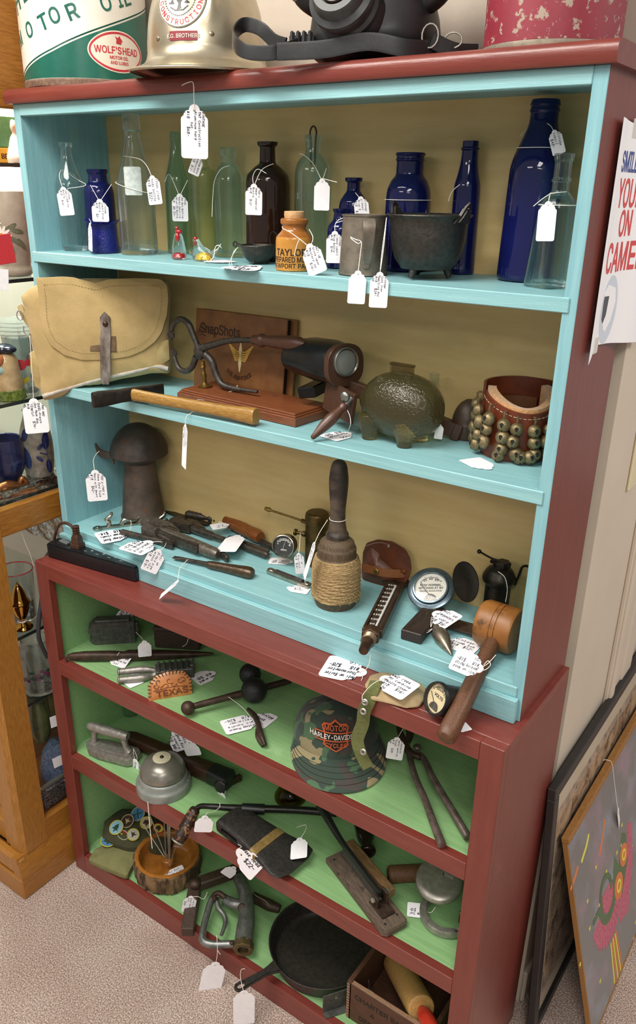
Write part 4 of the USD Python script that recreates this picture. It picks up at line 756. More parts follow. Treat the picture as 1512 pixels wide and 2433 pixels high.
# ---- hatchet
ha, hb = np.array((0.2798, -0.0097, 1.3029)), np.array((0.5655, 0.0085, 1.3039))
hmr = thing('hammer', 'small hatchet hammer with blackened head and golden wooden handle', 'hammer')
HW = M('golden_hickory', '#86602f', '#a5803f', scale=10, rough=.35, stretch=(3, 30, 30), chip='#4a2c12', chip_at=(.66, .72), chip_scale=24)
hl = np.linalg.norm(hb - ha)
part(hmr, 'handle', al(loft([sell(a, b, h, 20, 2.6) for a, b, h in ((.0115, .008, 0), (.0105, .008, .05), (.0105, .0085, hl * .5), (.0115, .0095, hl * .8), (.0145, .0115, hl * .95), (.015, .012, hl * .985), (.014, .011, hl))]), ha, hb, (0, 0, 1)), HW, smooth=50)
c_ = ha - (hb - ha) / hl * .012
hd = loft([sell(a, b, h, 20, 3.5) for a, b, h in ((.0145, .006, -.075), (.015, .011, -.06), (.012, .0125, -.02), (.0125, .014, 0), (.012, .0125, .02), (.011, .008, .05), (.011, .0025, .075))])
part(hmr, 'head', al(hd, c_ + (0, 0, -.001), c_ + np.array([.25, .97, 0]), (0, 0, 1)), M('black_forged_steel', '#1f1b19', '#332c27', scale=40, rough=.5, metal=.6, bump=.2), smooth=40)
tag('narrow price tag hanging below the hammer over the shelf edge', ((0.4145, -0.012, 1.2649), (0.4046, -0.012, 1.1832), 0.0231), 'b', ['Vintage 1930s', 'Estate USA made', 'Carpenter Hammer', '#18  $38-'], n=(-.5, -1, 0), strings=[[(0.4145, -0.012, 1.2657), (0.4159, -0.01, 1.2829), (0.4227, 0, 1.2914), (0.4208, 0.005, 1.3026), (0.4271, 0.01, 1.312), (0.424, 0.03, 1.3069)], [(0.4227, 0, 1.2914), (0.4456, -0.002, 1.2963)]])

# ---- stereoscope
sv = thing('stereoscope', 'black hooded wooden stereoscope viewer with folding turned handle', 'stereoscope')
HOOD = M('black_tin', '#141516', '#1d1e1f', scale=20, rough=.28, metal=.3); WAL = M('walnut_dark', '#3a241a', '#4a3022', scale=12, rough=.4, stretch=(4, 16, 16))
SY = .115
def sv_(*q): return [np.array(v) for v in q]
l0, l1 = sv_(*[(0.6799, 0.1, 1.3947), (0.5819, 0.142, 1.3915)])
ax_ = (l1 - l0); dist = np.linalg.norm(ax_)
up = np.array([0, 0, 1.0])
hood = loft([[(x * 1.0, y, z) for x, y, z in sell(a, b, h, 36, 2.4)] for a, b, h in ((.032, .033, -.004), (.034, .04, .012), (.036, .047, .045), (.032, .052, dist), (.03, .054, dist + .008), (.027, .051, dist + .008), (.03, .044, .045))])
part(sv, 'hood', al(hood, l0, l1, (0, 0, 1)), HOOD, smooth=55)
part(sv, 'lens_board', al(loft([sell(.036 * k, .037 * k, h, 30, 2.6) for k, h in ((.97, -.014), (1, -.012), (1, -.002), (.97, 0))]), l0, l1, (0, 0, 1)), WAL)
part(sv, 'lens_ring', al(lathe([(.021, -.016), (.0225, -.019), (.0245, -.018), (.025, -.012), (.02, -.012)], 32, cap=False), l0 + (0, -.002, .006), l1, (0, 0, 1)), M('nickel_ring', '#8d8d88', rough=.3, metal=.9), smooth=50)
part(sv, 'lens', al(lathe([(.0215, -.0135), (.012, -.016), (0, -.0165)], 28), l0 + (0, -.002, .006), l1, (0, 0, 1)), M('lens_glass_grey', '#6f7470', rough=.08))
r0, r1 = sv_(*[(0.6671, 0.105, 1.3639), (0.8761, 0.155, 1.3017)])
part(sv, 'arm', al(bx(-.012, .012, -.009, .009, 0, np.linalg.norm(r1 - r0), .001), r0, r1, (0, 0, 1)), WAL)
part(sv, 'cross_bar', al(bx(-.014, .014, -.03, .012, -.004, .010, .001), r1, r1 + (r1 - r0), (0, 0, 1)), WAL)
k0, k1 = sv_(*[(0.6498, 0.1, 1.3439), (0.7335, 0.06, 1.3368)])
part(sv, 'brace_board', al(bx(-.03, .022, -.004, .004, 0, np.linalg.norm(k1 - k0), .001), k0, k1, (0, 0.1, 1)), WAL)
h0, h1 = sv_(*[(0.7232, 0.05, 1.3428), (0.6952, -0.0068, 1.2919)])
hl = np.linalg.norm(h1 - h0)
part(sv, 'handle', al(lathe([(.0055, 0), (.0075, .003), (.0075, .008), (.0062, .012), (.009, hl * .3), (.0105, hl * .45), (.009, hl * .65), (.005, hl * .9), (.0042, hl * .97), (.002, hl)], 24), h0, h1), GRIP, smooth=60)
part(sv, 'bracket', cat(al(lathe([(.005, -.014), (.0065, 0), (.006, .004)], 14), h0, h1), sph(*(h0 + (.001, -.005, .014)), (.009, .006, .009), 2)), M('nickel_ring', '#8d8d88'))
part(sv, 'rear_flap', al(bx(-.02, .018, -.03, .03, 0, .02, .002), l1 + (0.02, -.01, -.045), l1 + (0.03, -.005, -.09), (1, 0, 0)), HOOD)
tag('price tag lying on the shelf below the stereoscope handle', ((0.7151, 0.0679, 1.2869), (0.706, 0.0229, 1.2869), 0.0447), 'b', ['1900', 'Stereoscope', '#18  $28-'], n=(0, 0, 1), strings=[[(0.7151, 0.0679, 1.2869), (0.7463, 0.03, 1.3154), (0.7386, 0.04, 1.3261), (0.7301, 0.045, 1.3343)]])

# ---- glass pig bank
PIG = G('smoky_amber_glass', (.22, .19, .07), rough=.05, bump=1.0, bscale=240, clear=.06, trans=.85)
pc = (0.8039, 0.0911, 1.2859)
px_, py_ = pc[0], pc[1]
pig = thing('glass_pig_bank', 'smoky olive pebbled glass piggy bank', 'piggy bank', (px_, py_, Z2 + .0004), -4)
S = 0.0007
body = []
for t in np.linspace(0, 1, 26):
    x = (-104 + 208 * t) * S
    r = math.sqrt(max(0, 1 - ((t - .52) / .5) ** 2)) if t > .06 else .25
    r = max(r, .24 if t < .12 else .02) ** .8
    body.append([(x, y * .9, z + 84 * S) for y, z, _ in sell(78 * S * r, 78 * S * r, 0, 40)])
bm = join(loft(body), *[loft([sell(15 * S * k, 15 * S * k, h * S, 18, x=lx * S, y=ly * S) for k, h in ((1.1, 0), (1.25, 2), (1.2, 12), (1.9, 34), (2, 60))]) for lx in (-62, 38) for ly in (-34, 34)],
          al(loft([sell(15 * S * k, 14 * S * k, h * S, 22) for k, h in ((1.5, -20), (1.05, 0), (1.1, 12), (1.05, 20), (.85, 22))]), (-88 * S, 0, 84 * S), (-110 * S, 0, 81 * S)),
          *[loft([sell(9 * S * k, 4 * S * k, h * S, 14, x=-58 * S + h * .12 * S, y=s * 34 * S) for k, h in ((1.6, 122), (1.3, 138), (.8, 148), (.1, 154))]) for s in (-1, 1)])
bm = T(*trimesh.remesh.subdivide(bm.vertices, bm.faces)); bt = trimesh.Trimesh(bm.vertices, bm.faces, process=True); trimesh.smoothing.filter_taubin(bt, iterations=8)
part(pig, 'body', T(bt.vertices, bt.faces), PIG, smooth=60)
part(pig, 'coin_slot', mv(cat(*[prism(rrect(62 * S, 16 * S, 6 * S).difference(rrect(54 * S, 9 * S, 4 * S)), 24 * S, .0006), mv(prism(rrect(66 * S, 19 * S, 7 * S).difference(rrect(54 * S, 9 * S, 4 * S)), 5 * S, .0006), (0, 0, 20 * S))]), (-2 * S, 0, 156 * S)), G('smoky_clear_glass', (.62, .56, .38)), smooth=50)
vb = (0.8213, 0.17, 1.3563)
solo('glass_vial', 'short clear glass tube standing behind the glass pig bank', 'vial', vessel([(.008, 0), (.008, .002), (.008, .085), (.0085, 0.0997)], .0012, .003, 24), CLEAR, (vb[0], .17, Z2 + .0004))
tag('white blank price tag behind the glass pig bank', ((0.8632, 0.12, 1.3144), (0.8616, 0.1192, 1.2921), 0.0137, (0.44, -0.9, 0)), 'b')
db = ((0.8861, 0.1765, 1.2859), [(0.0235, 0), (0.0269, 0.0214), (0.0276, 0.0243), (0.0261, 0.0287), (0.0254, 0.0359), (0.0211, 0.0489), (0.014, 0.0589), (0.0056, 0.0646)])
solo('wooden_darning_dome', 'dark rounded wooden dome with ridged collar behind the sleigh bell strap', 'wooden dome', lathe(smooth_prof(db[1], 4), 40), M('dark_brown_wood_dome', '#3a2c22', '#4a3a2d', scale=30, rough=.5), (db[0][0], db[0][1], Z2 + .0004))

# ---- sleigh bell strap
bc = (1.0002, 0.1042, 1.2859)
slb = thing('sleigh_bell_strap', 'rolled red-brown leather strap with fleece lining and brass sleigh bells', 'bell strap', (bc[0] - .016, bc[1] + .045, Z2 + .0004), 40)
RBL = M('red_brown_leather', '#5e2a17', '#74361f', scale=14, rough=.35, bump=.1); FLE = M('orange_fleece', '#c98f5a', '#e0ac78', scale=90, rough=.95, bump=.9, bscale=260, sheen=.5); BEL = M('tarnished_brass_bell', '#6e6044', '#8d7d5c', scale=70, rough=.45, metal=.7, bump=.3)
Ra, Rb, Hc = .052, .058, .098
def band(a0, a1, r, t, z0, z1, n=60):
    R = []
    for k in range(n + 1):
        a = math.radians(a0 + (a1 - a0) * k / n); s = k / n
        za, zb = (z0(s) if callable(z0) else z0), (z1(s) if callable(z1) else z1)
        ca, sa = math.cos(a), math.sin(a); ro, ri = (r + t / 2), (r - t / 2)
        R.append([(ro * ca, ro * sa, za), (ro * ca, ro * sa, zb), (ri * ca, ri * sa, zb), (ri * ca, ri * sa, za)])
    return loft(R)
dip = lambda s: Hc - .022 * math.sin(math.pi * s) ** 2
part(slb, 'band', band(-205, 25, .054, .004, .0, lambda s: dip(s)), RBL, smooth=50)
part(slb, 'lining', band(-203, 23, .0455, .013, .004, lambda s: dip(s) + .0055), FLE, smooth=50, label='orange fleece lining')
part(slb, 'back_band', band(20, 165, .057, .004, .03, Hc + .012), RBL, smooth=50)
part(slb, 'tongue', band(40, 140, .05, .003, .062, .08), M('brown_strap_leather', '#6a3f22', '#7d4e2c', scale=20, rough=.6), smooth=50)
part(slb, 'stitching', cat(*[al(tube([(0, 0, 0), (0, 0, .005)], .0005, 4), (.0565 * math.cos(a), .0565 * math.sin(a), dip((math.degrees(a) + 205) / 230) - .008), (.0565 * math.cos(a + .1), .0565 * math.sin(a + .1), dip((math.degrees(a + .1) + 205) / 230) - .008)) for a in np.radians(np.arange(-200, 20, 7.5))]), M('cream_stitch', '#d8c8b0', rough=.9), kind='stuff')
part(slb, 'buckle', tube([(.046 * math.cos(1.35 + .12 * math.cos(a)), .046 * math.sin(1.35 + .12 * math.cos(a)), .045 + .014 * math.sin(a)) for a in np.linspace(0, 6.28, 17)], .0013, 6), MTL)
def bell(r):
    b = sph(0, 0, 0, r, 3); v = np.asarray(b.vertices); v = v * (1, 1, .94)
    eq = np.exp(-(v[:, 2] / (r * .08)) ** 2) * r * .08; d = np.hypot(v[:, 0], v[:, 1]) + 1e-9
    return T(np.stack([v[:, 0] * (1 + eq / d), v[:, 1] * (1 + eq / d), v[:, 2]], 1), b.faces)
rnd = random.Random(4); rows_ = [(-198, 4), (-176, 4), (-155, 3), (-132, 4), (-108, 4), (-84, 4), (-66, 3), (-49, 3)]
for a, cnt in rows_:
    for k in range(cnt):
        aa = math.radians(a + rnd.uniform(-6, 6)); z = dip((a + 205) / 230) - .024 - k * .0185 + rnd.uniform(-.002, .002); r = .0105 + rnd.uniform(-.0006, .0006)
        if z < r + .001: z = r + .001
        Rr = .0565 + r; ex = np.array([math.cos(aa), math.sin(aa), 0])
        m = fr(bell(r), (0, 0, 0), (-ex[1], ex[0], 0), (0, 0, 1)); ctr = ex * Rr + (0, 0, z)
        m = mv(m, ctr)
        b = part(slb, 'bell', m, BEL, smooth=60)
        so_ = cat(fr(prism(unary_union([sg.box(-.0011, -r * .95, .0011, r * .3), circ(.0026, 12, 0, r * .3), ]), .0024), ctr + ex * (r * .80), (-ex[1], ex[0], 0), (0, -0.0, 1)))
        so_ = T(ctr + (np.asarray(so_.vertices) - ctr) / np.linalg.norm(np.asarray(so_.vertices) - ctr, axis=1, keepdims=True) * (r * 1.012), so_.faces)
        part(b, 'slot', so_, M('bell_slot_dark', '#14110d', rough=.9))
        if k == 0: part(b, 'shank', stick([ctr + (0, 0, r * .9), ctr + (0, 0, r * 1.9), ctr + (0, 0, r * 1.9) - ex * .008], .0018, 4, n=6), BEL)
tag('price tag lying under the sleigh bell strap', ((0.9833, 0.0446, 1.2867), (0.9419, 0.0693, 1.2867), 0.0401), 'b', n=(0, 0, 1))

# ================================================================ third shelf: tools
STEEL = M('old_grey_steel', '#5c554d', '#7d756b', scale=45, rough=.36, metal=.6, bump=.25); CHR = M('bright_nickel', '#a39c8e', '#beb8ab', scale=20, rough=.2, metal=1.0); DKST = M('dark_oiled_steel', '#3a3530', '#544d45', scale=40, rough=.36, metal=.55, bump=.2)
def lay(a, b):
    """frame for a thing lying from a to b: origin a, local x along it, z up"""
    a, b = np.array(a), np.array(b); return axis(a, b - a, (-(b - a)[1], (b - a)[0], 0)), float(np.linalg.norm(b - a))
def rodx(prof, n=20): return mv(lathe(prof, n), (0, 0, 0), (0, 90, 0))          # turned profile along +x
# truck horn
b, pf = ((0.1102, 0.1453, 0.962), [(0.051, 0), (0.0531, -0.0129), (0.051, -0.0002), (0.052, 0.004), (0.048, 0.0103), (0.0354, 0.1215), (0.0362, 0.1335), (0.0457, 0.1415), (0.0627, 0.1495), (0.0655, 0.1524), (0.0645, 0.1574), (0.0625, 0.1672), (0.0546, 0.1888), (0.0404, 0.2063), (0.0234, 0.2179), (0.0075, 0.2218)])
RH = M('rusted_horn', '#443932', '#5f5248', scale=10, rough=.6, metal=.25, bump=.3, bscale=60, chip='#6d4326', chip_at=(.58, .68), chip_scale=22)
horn = thing('truck_horn', 'rusty mushroom-shaped truck horn with side mounting bracket', 'horn', b, 0)
pf = [(r, h + .0004) for r, h in pf]
part(horn, 'bell_body', lathe(smooth_prof(pf[:7], 3), 48), RH, smooth=50)
part(horn, 'dome', lathe(smooth_prof([(pf[6][0], pf[6][1])] + pf[6:], 4), 48), M('dark_rusted_dome', '#332c28', '#4c423b', scale=12, rough=.5, metal=.3, bump=.3, bscale=60, chip='#5c3a24', chip_at=(.62, .7), chip_scale=16), smooth=50)
zb_ = pf[8][1] - .004
part(horn, 'bracket', stick([(-.03, -.02, zb_ - .005), (-.06, -.03, zb_ - .004), (-.085, -.04, zb_ + .002), (-.098, -.045, zb_ + .022), (-.108, -.05, zb_ + .038), (-.116, -.053, zb_ + .04)], [.95, 1.1, .8, .7], 6, n=8, flat=(.0085, .0035), up=(.3, -.2, 1)), RH, smooth=50)
part(horn, 'bolt', al(lathe([(.006, 0), (.006, .008), (.0045, .0085), (.0045, .028), (.006, .029), (.006, .036)], 8), (-.117, -.053, zb_ + .056), (-.112, -.055, zb_ + .02)), RH); part(horn, 'bolt', al(lathe([(.006, 0), (.006, .006), (.003, .007), (.003, .018)], 8), (-.055, -.03, zb_ - .004), (-.052, -.032, zb_ - .03)), RH)
tag('price tag on the mounting bracket of the truck horn', ((0.082, 0.04, 1.0892), (0.0823, 0.0404, 1.0251), 0.043, (0.78, -0.63, 0)), 'b', ["1930's-1940's", 'Chevy/Ford Truck', 'Horn with mount', '#18   $42-', '45'], strings=[[(0.0821, 0.04, 1.0902), (0.0681, 0.05, 1.1128), (0.0725, 0.055, 1.1269), (0.0787, 0.06, 1.1345)]])
# chrome latch plates with hooks
for lab, (a, bb), fx in (('chrome boat cleat plate with upright hooks, near the left end of the third shelf', [(0.0815, 0.0191, 0.962), (0.145, 0.1166, 0.962)], .3), ('chrome latch plate with ring, right beside the truck horn base', [(0.1738, 0.0802, 0.962), (0.2004, 0.14, 0.962)], .7)):
    Mx, Lx_ = lay(np.array(a) + (0, 0, .0006), np.array(bb) + (0, 0, .0006)); t = thing('chrome_latch', lab, 'hardware', mat=Mx)
    part(t, 'plate', prism(unary_union([sg.box(.01, -.006, Lx_ - .01, .006), circ(.0105, 24, .011, 0), circ(.0095, 24, Lx_ - .011, 0)]).buffer(.001), .004, .0015), CHR)
    part(t, 'hook', stick([(Lx_ * fx, 0, .003), (Lx_ * fx + .002, 0, .013), (Lx_ * fx - .004, 0, .02), (Lx_ * fx + .007, 0, .028), (Lx_ * fx + .009, 0, .036)], [.006, .004, .0045, .0025], 6, n=10), CHR, smooth=60)
    part(t, 'lever', stick([(Lx_ * .55, 0, .004), (Lx_ * .62, 0, .014), (Lx_ * .8, 0, .01), (Lx_ * .93, .004, .016)], [.006, .0055, .004, .0035], 6, n=10), CHR, smooth=60)
    part(t, 'screw', sph(.011, 0, .004, (.004, .004, .0018), 2), CHR)
tag('price tag lying in front of the chrome latch plates', ((0.1587, 0.0421, 0.965), (0.1332, -0.0119, 0.965), 0.0659), 'b', ['Vintage Boat', 'chrome cleats', '#18  $14-'], n=(0, 0, 1), strings=[[(0.1587, 0.0421, 0.965), (0.1732, 0.0445, 0.974), (0.1642, 0.0587, 0.984), (0.1539, 0.0662, 0.988)]])
# adjustable monkey wrenches
def monkey(label, a, bb, s=1.0, mat=DKST, flip=1):
    Mx, L_ = lay(np.array(a) + (0, 0, .012 * s), np.array(bb) + (0, 0, .012 * s)); t = thing('monkey_wrench', label, 'wrench', mat=Mx)
    y = lambda v: v * flip * s
    part(t, 'fixed_jaw', fr(prism(sg.Polygon([(0, y(-.016)), (-.006, y(.0)), (.0, y(.016)), (.016, y(.018)), (.03, y(.01)), (.06 * s, y(.008)), (.06 * s, y(-.01)), (.02, y(-.018))]).buffer(.0015), .02 * s, .003), (0, 0, -.01 * s), (1, 0, 0), (0, 1, 0)), mat)
    part(t, 'sliding_jaw', fr(prism(sg.Polygon([(.026, y(.012)), (.022, y(.026)), (.05, y(.028)), (.085 * s, y(.014)), (.1 * s, y(.004)), (.06, y(.002))]).buffer(.001), .017 * s, .003), (0, 0, -.0085 * s), (1, 0, 0), (0, 1, 0)), mat)
    part(t, 'screw', rodx([(.004 * s, .1 * s * 0 + L_ * .42)] + [((.0065 if k % 2 else .0048) * s, L_ * .42 + k * .0022) for k in range(14)] + [(.004 * s, L_ * .42 + .033)], 16), mat)
    part(t, 'shank', rodx([(.0085 * s, .03), (.009 * s, L_ * .42), (.0065 * s, L_ * .45), (.006 * s, L_ * .78), (.0085 * s, L_ * .98), (.004 * s, L_)], 16), mat, smooth=50)
    part(t, 'side_bar', bx(L_ * .55, L_ * .96, y(.012) if flip > 0 else y(.02), y(.02) if flip > 0 else y(.012), -.004 * s, .004 * s, .002), mat)
    return t
monkey('dark monkey wrench lying behind the pipe wrench, with screw and twin shanks', *[(0.2117, 0.1393, 0.962), (0.4924, 0.1303, 0.962)], 1.0)
# pipe wrench and slip wrench
a, bb = [(0.1793, 0.0724, 0.962), (0.4147, 0.0641, 0.962)]
Mx, L_ = lay(np.array(a) + (0, 0, .018), np.array(bb) + (0, 0, .016)); pw = thing('pipe_wrench', 'broad steel pipe wrench with hooked jaw and stout shank', 'wrench', mat=Mx)
part(pw, 'hook_jaw', fr(prism(sg.Polygon([(-.004, .006), (-.006, .022), (.01, .034), (.06, .036), (.1, .02), (.1, .006), (.055, .01), (.03, .016), (.012, .016)]).buffer(.002), .018, .003), (0, 0, -.006), (1, 0, 0), (0, 1, 0)), STEEL)
part(pw, 'heel_jaw', fr(prism(sg.Polygon([(.012, -.006), (.014, .008), (.034, .008), (.06, .001), (.06, -.012), (.02, -.014)]).buffer(.002), .018, .003), (0, 0, -.012), (1, 0, 0), (0, 1, 0)), STEEL)
part(pw, 'collar', fr(prism(sg.Polygon([(.06, -.012), (.06, .018), (.11, .012), (.19, -.002), (.19, -.016)]).buffer(.001), .02, .003), (0, 0, -.008), (1, 0, 0), (0, 1, 0)), DKST)
part(pw, 'shank', rodx([(.01, .05), (.0145, .075), (.015, .14), (.012, L_ * .95), (.009, L_)], 20), STEEL, smooth=50)
part(pw, 'tail', al(loft([sell(.009, .005, h, 16, 2.5) for h in (0, .02)] + [sell(.007, .0045, .026, 16), sell(.002, .002, .028, 16)]), (L_ - .005, .014, -.004), (L_ + .02, .006, -.008)), DKST)
part(pw, 'spring', cat(*[tube([(.072 + k * .004, .016 + .0035 * math.cos(a_), .011 + .003 * math.sin(a_)) for a_ in np.linspace(0, 6.28, 9)], .0008, 4) for k in range(7)]), CHR, kind='stuff')
a, bb = [(0.1544, 0.0359, 0.962), (0.2844, 0.0552, 0.962)]
Mx, L_ = lay(np.array(a) + (0, 0, .0085), np.array(bb) + (0, 0, .0085)); wr = thing('alligator_wrench', 'dark round-handled wrench lying in front of the pipe wrench', 'wrench', mat=Mx)
part(wr, 'handle', rodx([(.004, 0), (.007, .004), (.0065, .05), (.008, L_ * .75), (.0075, L_ * .9)], 18), DKST, smooth=50)
part(wr, 'jaw', fr(prism(sg.Polygon([(0, -.007), (0, .007), (.02, .012), (.034, .012), (.03, .004), (.016, 0), (.032, -.006), (.034, -.012), (.014, -.012)]).buffer(.001), .012, .002), (L_ * .86, 0, -.006), (1, 0, 0), (0, 1, 0)), DKST)
tag('price tag between the two wrenches nearest the power strip', ((0.257, 0.017, 0.978), (0.2623, -0.0376, 0.978), 0.0659), 'b', ['Antique', 'Wakefield', 'wrench No. 17', '#18 $12-'], n=(0, 0, 1), strings=[[(0.257, 0.017, 0.978), (0.2845, 0.0177, 0.988), (0.3091, 0.011, 0.996)]])
tag('price tag hanging below the pipe wrench over the skirt', ((0.3193, -0.012, 0.9844), (0.3036, -0.0288, 0.9425), 0.0354, (0.73, -0.68, 0)), 'b', ['Antique', 'Ridgid pipe', 'wrench 10in', '#18  $18-'], strings=[[(0.3194, -0.012, 0.9853), (0.3247, 0, 0.9928), (0.3117, 0.019, 0.992)]])
# perfect-handle screwdriver
a, bb = [(0.3355, 0.0144, 0.962), (0.521, 0.0448, 0.962)]
Mx, L_ = lay(np.array(a) + (0, 0, .006), np.array(bb) + (0, 0, .0115)); sdv = thing('screwdriver', 'old steel screwdriver with flared wood-inlaid metal handle on the front edge', 'screwdriver', mat=Mx)
part(sdv, 'blade', loft([[(x_, y_, z_) for y_, z_, x_ in sell(w, h, x, 14, 3)] for x, w, h in ((0, .0055, .001), (.012, .006, .0022), (.03, .0035, .0035), (L_ * .42, .004, .0045), (L_ * .46, .007, .0065))]), DKST, smooth=50)
part(sdv, 'handle', loft([[(x_, y_, z_) for y_, z_, x_ in sell(w, h, x, 22, 2.4)] for x, w, h in ((L_ * .44, .0065, .006), (L_ * .5, .009, .0075), (L_ * .62, .0085, .0085), (L_ * .8, .0105, .010), (L_ * .92, .0125, .0115), (L_ * .97, .012, .011), (L_, .0085, .0085))]), M('bronzed_steel', '#55463a', '#6d5c4c', scale=60, rough=.35, metal=.85, bump=.3, bscale=400), smooth=50)
tag('narrow price tag hanging from the screwdriver over the red cabinet front', ((0.4099, -0.05, 0.96), (0.3572, -0.05, 0.91), 0.0151), 'b', ['Antique', 'screwdriver', '$10-'], n=(-.2, -.5, .9), strings=[[(0.4099, -0.05, 0.96), (0.4017, -0.04, 0.9646), (0.3873, -0.02, 0.9711), (0.3776, 0.0046, 0.972), (0.3764, 0.0133, 0.974)]])
# machete knife at the back, iron, wood-handled driver
a, bb = [(0.1298, 0.2031, 0.962), (0.2733, 0.2237, 0.962)]
Mx, L_ = lay(np.array(a) * (1, 0, 1) + (0, .192, .003), np.array(bb) * (1, 0, 1) + (0, .196, .003)); kn = thing('flat_blade', 'flat dark steel blade lying against the olive back', 'blade', mat=Mx)
part(kn, 'blade', prism(sg.Polygon([(0, -.004), (.03, .005), (L_, .004), (L_ * .99, -.014), (.04, -.013)]), .003, .0008), M('tarnished_blade', '#2f2b22', '#4a4333', scale=14, rough=.4, metal=.7))
a, bb = [(0.1952, 0.1643, 0.962), (0.3205, 0.1916, 0.962)]
Mx, L_ = lay(np.array(a) + (0, .035, .009), np.array(bb) + (0, .03, .009)); dr = thing('tap_handle', 'knurled dark steel tool lying at the back of the third shelf', 'hand tool', mat=Mx)
part(dr, 'grip', rodx([(.006, 0)] + [((.0095 if k % 2 else .008), .003 + k * .005) for k in range(9)] + [(.006, .05), (.0055, .06), (.009, .064), (.0085, .072), (.004, .076), (.0045, L_)], 20), DKST, smooth=40)
part(dr, 'ferrule', rodx([(.006, .076), (.008, .078), (.008, .088), (.006, .09)], 18), BRS)
a, bb = [(0.305, 0.2165, 0.962), (0.4296, 0.2127, 0.962)]
Mx, L_ = lay(np.array(a) * (1, 1, 1) + (0, -.005, .0165), np.array(bb) + (0, -.03, .0165)); ch = thing('wood_handled_chisel', 'brown turned wooden tool handle lying behind the monkey wrench', 'hand tool', mat=Mx)
part(ch, 'handle', rodx([(.009, 0), (.0135, .006), (.0125, .02), (.0145, L_ * .5), (.0135, L_ * .68), (.012, L_ * .72), (.0145, L_ * .76), (.015, L_ * .9), (.012, L_)], 28), M('orange_brown_wood', '#6f3c19', '#8a5024', scale=12, rough=.32, stretch=(3, 20, 20)), smooth=50)
part(ch, 'tang', rodx([(.003, -.06), (.0045, -.02), (.0065, -.012), (.0065, .001)], 16), DKST, smooth=50)
a, bb = [(0.3336, 0.1836, 0.962), (0.4772, 0.1739, 0.962)]
Mx, L_ = lay(np.array(a) + (0, .02, .007), np.array(bb) + (0, .0, .007)); fl_ = thing('steel_bar', 'plain dark steel bar lying under the wooden handle', 'steel bar', mat=Mx)
part(fl_, 'bar', bx(0, L_, -.006, .006, -.0064, .004, .001), DKST)
tag('folded price tag lying under the brown wooden handle', ((0.3321, 0.1863, 0.982), (0.3136, 0.1542, 0.982), 0.024), 'b', ['antique', '$12-'], n=(0, -.3, 1), strings=[[(0.3321, 0.1863, 0.982), (0.3231, 0.1826, 0.986), (0.3141, 0.1788, 0.987), (0.328, 0.1741, 0.982)]])
tag('blank-looking price tag resting on the monkey wrench', ((0.3945, 0.1459, 0.984), (0.4264, 0.0726, 0.984), 0.0432), 'b', n=(0, -.2, 1), strings=[[(0.3945, 0.1459, 0.984), (0.3934, 0.1226, 0.984), (0.3885, 0.1026, 0.982)]])
# ammeter
GB = M('gauge_black_case', '#17181a', rough=.4); GD = M('gauge_dark_face', '#2b2d2e', rough=.5); GW = M('gauge_white_print', '#d8d6cc', rough=.6); GF = M('gauge_white_face', '#d9d6cb', '#e0ddd2', scale=30, rough=.5); GCR = M('gauge_cream_face', '#c9b891', '#d3c39d', scale=20, rough=.5); GLS = pane('gauge_glass')
def gauge(name, label, ctr, n, R, D, case, face, ink, bezel, arcs, words, needle, flange=None, up=(0, 0, 1), tail=None):
    """round panel meter: ctr = middle of the face, n = the way it faces"""
    n = np.asarray(n, float) / np.linalg.norm(n); x = np.cross(up, n); x /= np.linalg.norm(x)
    t = thing(name, label, 'gauge', mat=axis(ctr, x, np.cross(n, x)))
    part(t, 'case', mv(lathe([(R * .9, -D), (R * .93, -D + .003), (R * .93, 0), (R * .98, .001)], 40), (0, 0, -.002)), case, smooth=50)
    if flange: part(t, 'flange', mv(lathe([(R * .9, 0), (R * flange, .001), (R * flange, .004), (R * (flange - .04), .006), (R * 1.02, .0075)], 48, cap=False), (0, 0, -.006)), bezel, smooth=50)
    part(t, 'bezel', lathe([(R * .97, -.003), (R * 1.02, -.001), (R * 1.03, .003), (R * .98, .0065), (R * .9, .007), (R * .88, .004), (R * .88, -.002)], 48, cap=False), bezel, smooth=50)
    f = part(t, 'face', mv(prism(circ(R * .9, 40), .001), (0, 0, -.001)), face, smooth=False)
    a0, a1, nt, rr = arcs
    m = [mv(prism(affinity.rotate(sg.box(-R * .012, R * rr, R * .012, R * (rr + (.12 if k % 5 == 0 else .07))), a0 + (a1 - a0) * k / nt, origin=(0, 0)), .0002), (0, 0, .0002)) for k in range(nt + 1)]
    m += [mv(txt(s, R * h, .0002), (R * px, R * py, .0002), (0, 0, ra)) for s, h, px, py, ra in words]
    part(f, 'scale_marks', cat(*m), ink, smooth=False)
    na, nx, ny, nl = needle
    part(t, 'needle', mv(fr(bx(-R * .012, R * .012, -R * .1, R * nl, 0, .0006, 0), (0, 0, 0), (1, 0, 0), (0, 1, 0)), (R * nx, R * ny, .0012), (0, 0, 0)) if not na else mv(mv(bx(-R * .012, R * .012, -R * .1, R * nl, 0, .0006, 0), (0, 0, 0), (0, 0, na)), (R * nx, R * ny, .0012)), ink if ink is GW else GB, smooth=False)
    if tail: part(t, 'movement', tail(R), M('meter_movement', '#4a4640', '#6a655c', scale=80, rough=.4, metal=.5))
    part(t, 'glass', mv(lathe([(R * .885, 0), (R * .6, .0012), (0, .002)], 32, cap=False), (0, 0, .0035)), GLS, smooth=60)
    return t
